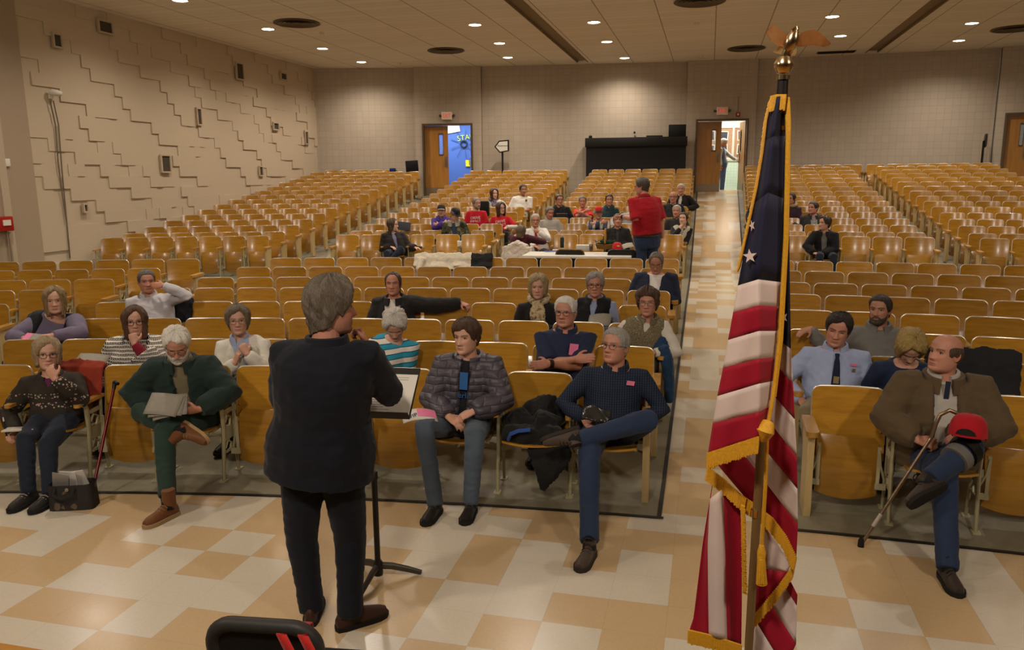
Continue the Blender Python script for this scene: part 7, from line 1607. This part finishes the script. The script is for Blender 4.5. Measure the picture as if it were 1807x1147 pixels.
mb = MB(); mb.box((0, 0, 0), (.16, .01, .22)); q = mb.build('notice', plain('yellow_notice', 'cfd42a', .6), loc=blue_at(826, 288) + Vector((0, -.03, 0))); q.rotation_euler.z = ang2; tag(q, 'yellow notice low on the blue corridor wall', 'notice')
mb = MB(); mb.box((0, 0, 0), (.62, .01, .34)); q = mb.build('banner', M_WHITE, loc=blue_at(796, 226) + Vector((0, -.03, 0))); q.rotation_euler = (0, -.16, ang2); tag(q, 'white sheet at the top of the blue corridor wall', 'banner')
# ------------------------------------------------------------------ flag on its pole, in front of the stage
FY = 2.45
def fp(u, v, dy=0.0): return at_y(u, v, FY + dy)
pole_top, pole_low = fp(1383, 118, 0), fp(1321, 1147, 0)
axis = (pole_top - pole_low).normalized(); foot_ = pole_low + axis * (-(pole_low.z - .03) / axis.z)
flag = empty('flag', (foot_.x, foot_.y, 0), 0, 'gold-fringed stars and stripes flag hanging on a pole with brass eagle', 'flag')
F0 = Vector((foot_.x, foot_.y, 0))
def fl(mb, name, m, parent=None, **k):
    mb.v = [tuple(Vector(p) - F0) for p in mb.v]; return mb.build(name, m, parent or flag, **k)
GOLD = plain('gold_fringe', 'd39a26', .55, .0, .25, 120, bump=.3); BRASS = plain('brass', 'd8be92', .22, 1.0, .1); M_POLE = m_wood('pole_wood', '5c4526', '6f5531', '7d6139', .35, 'z', 1.0, False)
nR, nW, nN = [cloth('flag_' + a, b, .10, .65, 300, fold=.04) for a, b in (('red', '9a1028'), ('white', 'd3bfb4'), ('navy', '1d1e34'))]
mb = MB(); mb.tube([foot_, pole_top - axis * .16], .0135, 16); fl(mb, 'pole', M_POLE)
for t in (.34, .72): mb = MB(); c_ = foot_.lerp(pole_low, t) if t < .5 else fp(1333, 905, 0); mb.tube([c_ - axis * .012, c_ + axis * .012], .0155, 16); fl(mb, 'pole_joint', BRASS)
mb = MB(); mb.lathe([(.17, 0), (.175, .012), (.12, .03), (.05, .05), (.03, .11), (.02, .12)], (foot_.x, foot_.y, 0), 28); fl(mb, 'stand_base', BRASS)
mb = MB(); mb.tube([pole_top - axis * .175, pole_top - axis * .03], [.017, .015], 16); fl(mb, 'socket', plain('socket_dark', '1d1714', .4))
for t in (.17, .125, .03): mb = MB(); mb.tube([pole_top - axis * (t + .006), pole_top - axis * (t - .006)], .0195, 16); fl(mb, 'socket_ring', BRASS)
# cloth: bands of stripe between lines given left to right
MATI = {'R': 0, 'W': 1, 'N': 2}
cl = MB()
def bands(lines, cols, depth, n=14, rows=5):
    L = []
    for ln in lines:
        P = np.array(ln, float); t = np.linspace(0, 1, len(P)); s = np.linspace(0, 1, n); L.append(np.stack([np.interp(s, t, P[:, 0]), np.interp(s, t, P[:, 1])], 1))
    for k in range(len(L) - 1):
        vs, fs = [], []
        for j in range(rows + 1):
            q = L[k] * (1 - j / rows) + L[k + 1] * (j / rows)
            for i in range(n): vs.append(fp(q[i][0], q[i][1], depth(i / (n - 1), (k + j / rows) / (len(L) - 1), q[i])))
        for j in range(rows):
            for i in range(n - 1): fs.append((j * n + i, j * n + i + 1, (j + 1) * n + i + 1, (j + 1) * n + i))
        cl.add(vs, fs, MATI[cols[k]])
def dA(s, t, q):
    c = .66; d = -.035 - .075 * min(s / c, 1) + (.10 * (s - c) / (1 - c) if s > c else 0); d *= min(1, .35 + t * 1.4)
    return d + .008 * math.sin(9 * s + 4 * t) * min(1, s * 5)
A_lines = [[(1360, 172), (1376, 170), (1386, 170)], [(1347, 250), (1366, 240), (1385, 240)], [(1330, 360), (1355, 340), (1382, 350)], [(1302, 504), (1338, 493), (1378, 498)], [(1294, 551), (1338, 539), (1374, 541)], [(1285, 600), (1339, 584), (1371, 584)],
           [(1276, 649), (1339, 633), (1367, 630)], [(1266, 699), (1339, 677), (1364, 672)], [(1258, 747), (1338, 727), (1360, 716)], [(1249, 802), (1338, 773), (1357, 742)]]
# resample so the crease sits at two thirds
A_lines = [[l[0], ((l[0][0] + l[1][0]) / 2, (l[0][1] + l[1][1]) / 2), l[1], l[2]] for l in A_lines]
bands(A_lines, 'NNNWRWRWR', dA, 22)
C_lines = [[(1380, 172), (1389, 172)], [(1380, 330), (1391, 330)], [(1374, 599), (1395, 615)], [(1368, 643), (1399, 676)], [(1358, 690), (1402, 739)], [(1340, 722), (1406, 805)], [(1316, 752), (1407, 862)], [(1290, 772), (1408, 925)], [(1262, 815), (1405, 985)]]
bands(C_lines, 'NNWRWRWR', lambda s, t, q: .045 + .03 * math.sin(PI * s) - .02 * s + .012 * math.sin(7 * t), 14)
E_lines = [[(1258, 850), (1240, 960), (1224, 1090), (1216, 1114)], [(1253, 880), (1249, 960), (1250, 1060), (1251, 1122)], [(1276, 862), (1279, 960), (1281, 1060), (1283, 1130)], [(1306, 885), (1309, 960), (1309, 1060), (1308, 1140)]]
bands(E_lines, 'RWR', lambda s, t, q: .03 + .022 * math.sin(2 * PI * t * 1.2 + 1) - .02 * s, 20)
F_lines = [[(1347, 925), (1396, 995)], [(1336, 1000), (1390, 1010)], [(1331, 1090), (1334, 1092)]]
bands(F_lines, 'WR', lambda s, t, q: .075 - .01 * s, 10)
G_lines = [[(1392, 1020), (1407, 1050)], [(1385, 1036), (1406, 1068)], [(1358, 1062), (1405, 1136)], [(1330, 1090), (1385, 1180)], [(1318, 1150), (1340, 1200)]]
bands(G_lines, 'RWRW', lambda s, t, q: .085 - .02 * s + .01 * math.sin(5 * t), 10)
cl.v = [tuple(Vector(p) - F0) for p in cl.v]
CLOTH = cl.build('flag_cloth', [nR, nW, nN], flag, angle=None, solid=.002)
def fringe(pts, h, dy, name='fringe', perp=None, n=46):
    """gold strands along a line of sight path; h: drop as (du, dv) in the photograph's scale at that distance"""
    P = np.array(pts, float); t = np.linspace(0, 1, len(P)); mb = MB(); r_ = random.Random(len(pts) * 7 + int(P[0][0]))
    for i in range(n):
        s = i / (n - 1); u, v = np.interp(s, t, P[:, 0]), np.interp(s, t, P[:, 1]); d0 = dy(s) if callable(dy) else dy
        j = r_.uniform(-.8, .8); a, b = fp(u, v, d0 - .004), fp(u + h[0] + j, v + h[1] + r_.uniform(-1.5, 1.5), d0 - .006)
        w0 = (Vector(fp(np.interp(min(1, s + .5 / n), t, P[:, 0]), np.interp(min(1, s + .5 / n), t, P[:, 1]), d0)) - a).length
        mb.tube([a - (b - a) * .06, a.lerp(b, .5), b], [max(.0035, w0 * .9)] * 2 + [max(.003, w0 * .7)], 5)
    fl(mb, name, GOLD, angle=60)
fringe([(1249, 801), (1295, 786), (1338, 772)], (-1, 27), lambda s: -.04 - .07 * s)
fringe([(1338, 748), (1348, 744), (1358, 741)], (2, 28), -.07, n=18)
fringe([(1250, 826), (1275, 845), (1305, 873), (1335, 893), (1362, 915), (1385, 945), (1404, 985)], (-4, 22), lambda s: .03 - .01 * s if s < .4 else .035, n=70)
fringe([(1308, 893), (1309, 960), (1311, 1045)], (7, 3), .012, n=44)
fringe([(1400, 1000), (1375, 1035), (1332, 1088)], (-2, 20), .06, n=34)
fringe([(1216, 1113), (1255, 1122), (1307, 1139)], (-1, 22), .0, n=40)
fringe([(1362, 172), (1353, 210), (1346, 270), (1336, 330), (1322, 395), (1305, 470)], (-5, 9), lambda s: -.012 - .02 * s, n=170)
fringe([(1361, 171), (1372, 168), (1386, 168)], (-3, 26), -.03, n=20)
mb = MB(); mb.tube([fp(1389, 182, -.02), fp(1390, 240, -.03), fp(1386, 420, -.03), fp(1376, 600, -.03), fp(1364, 700, -.045), fp(1354, 755, -.07), fp(1351, 850, -.05), fp(1344, 968, -.03)], [.006] * 8, 8); fl(mb, 'cord', GOLD)
mb = MB(); mb.tube([fp(1391, 172, -.02), fp(1393, 215, -.028), fp(1389, 420, -.028), fp(1379, 600, -.028), fp(1367, 700, -.04)], .005, 8); fl(mb, 'cord', GOLD)
mb = MB(); mb.tube([fp(1356, 745, -.085), fp(1350, 760, -.10), fp(1346, 775, -.09)], [.018, .028, .016], 10); fl(mb, 'cord_knot', GOLD)
mb = MB(); mb.tube([fp(1344, 962, -.035), fp(1344, 975, -.035), fp(1343, 990, -.035), fp(1344, 1030, -.035)], [.008, .014, .012, .018], 10)
for i in range(16): a = 2 * PI * i / 16; mb.tube([fp(1344 + 5 * math.cos(a), 988, -.035 + .012 * math.sin(a)), fp(1344 + 8.5 * math.cos(a), 1031, -.035 + .018 * math.sin(a))], .003, 5)
fl(mb, 'tassel', GOLD)
def star(u, v, size, dy, rot=0.0, squash=1.0):
    c_ = fp(u, v, dy); ex, ey = (fp(u + 1, v, dy) - c_) * size, (fp(u, v - 1, dy) - c_) * size; n_ = ex.cross(ey).normalized() * .0015; vs = []
    for sgn in (1, -1):
        for k in range(10): a = PI / 2 + rot + 2 * PI * k / 10; r_ = 1 if k % 2 == 0 else .40; vs.append(c_ + ex * (r_ * math.cos(a) * squash) + ey * r_ * math.sin(a) + n_ * sgn)
    mb = MB(); mb.add(vs, [tuple(range(10)), tuple(range(19, 9, -1))] + [(k, k + 10, (k + 1) % 10 + 10, (k + 1) % 10) for k in range(10)]); fl(mb, 'star', nW, CLOTH, smooth=False)
star(1323, 452, 13, -.085, .1); star(1327, 398, 11, -.055, .35, .5); star(1351, 330, 0.1, -.06); star(1384, 560, 11, .035, .3, .5)
# eagle and ball
mb = MB(); b_ = fp(1383, 115); mb.lathe([(.001, -.026), (.018, -.022), (.027, -.006), (.027, .006), (.018, .022), (.001, .026)], tuple(b_), 24); fl(mb, 'ball', BRASS)
EZ = lambda x, y, dy=0.0: fp(1300 + x / 4.78, 20 + y / 4.78, dy)
mb = MB(); mb.tube([EZ(420, 345), EZ(445, 290), EZ(470, 225), EZ(485, 180), EZ(490, 150)], [.010, .019, .021, .014, .011], 14); mb.tube([EZ(490, 160), EZ(490, 132)], [.013, .011], 12); mb.tube([EZ(478, 140, -.01), EZ(466, 148, -.02)], [.006, .002], 8); eb = fl(mb, 'eagle_body', BRASS)
mb = MB(); mb.tube([EZ(440, 270, .02), EZ(420, 330, .035), EZ(400, 360, .05)], [(.02, .008), (.03, .006), (.034, .004)], 10); fl(mb, 'eagle_tail', BRASS)
for x0, x1 in ((425, 395), (445, 425)): mb = MB(); mb.tube([EZ(x0, 330), EZ((x0 + x1) / 2 - 6, 365), EZ(x1 + 10, 410)], [.012, .009, .008], 10); fl(mb, 'eagle_leg', BRASS)
def wing(top, bot, dyf):
    """wing between its leading edge and its feather tips, with real thickness and feather ridges"""
    T, B = np.array(top, float), np.array(bot, float); n, m = 26, 12; mb = MB(); t = np.linspace(0, 1, len(T)); tb_ = np.linspace(0, 1, len(B))
    for sgn in (-1, 1):
        b0 = len(mb.v)
        for j in range(m):
            for i in range(n):
                s = i / (n - 1); q = j / (m - 1); p = np.array([np.interp(s, t, T[:, 0]), np.interp(s, t, T[:, 1])]) * (1 - q) + np.array([np.interp(s, tb_, B[:, 0]), np.interp(s, tb_, B[:, 1])]) * q
                th = .009 * (1 - q) ** .7 + .0015 + .0015 * abs(math.sin(s * 26)) * q; mb.v.append(EZ(p[0], p[1], dyf(s, q) + sgn * th))
        for j in range(m - 1):
            for i in range(n - 1):
                f = (b0 + j * n + i, b0 + j * n + i + 1, b0 + (j + 1) * n + i + 1, b0 + (j + 1) * n + i); mb.f.append(f if sgn < 0 else f[::-1])
    off = n * m; ring = list(range(n)) + [j * n + n - 1 for j in range(1, m)] + [(m - 1) * n + i for i in range(n - 2, -1, -1)] + [j * n for j in range(m - 2, 0, -1)]
    for i in range(len(ring)): a, b = ring[i], ring[(i + 1) % len(ring)]; mb.f.append((a, a + off, b + off, b))
    fl(mb, 'eagle_wing', plain('brass_wing', 'c4925e', .34, .6, .2, 40), angle=50)
wing([(455, 210), (400, 180), (350, 135), (310, 110), (265, 150)], [(430, 265), (395, 300), (340, 285), (285, 245), (248, 190)], lambda s, q: -.02 * s + .03 * s * s + .01 * q)
wing([(500, 215), (560, 172), (650, 152), (715, 185), (795, 268)], [(465, 290), (540, 300), (640, 285), (730, 302), (785, 285)], lambda s, q: .03 * s + .012 * q)
build_seats()
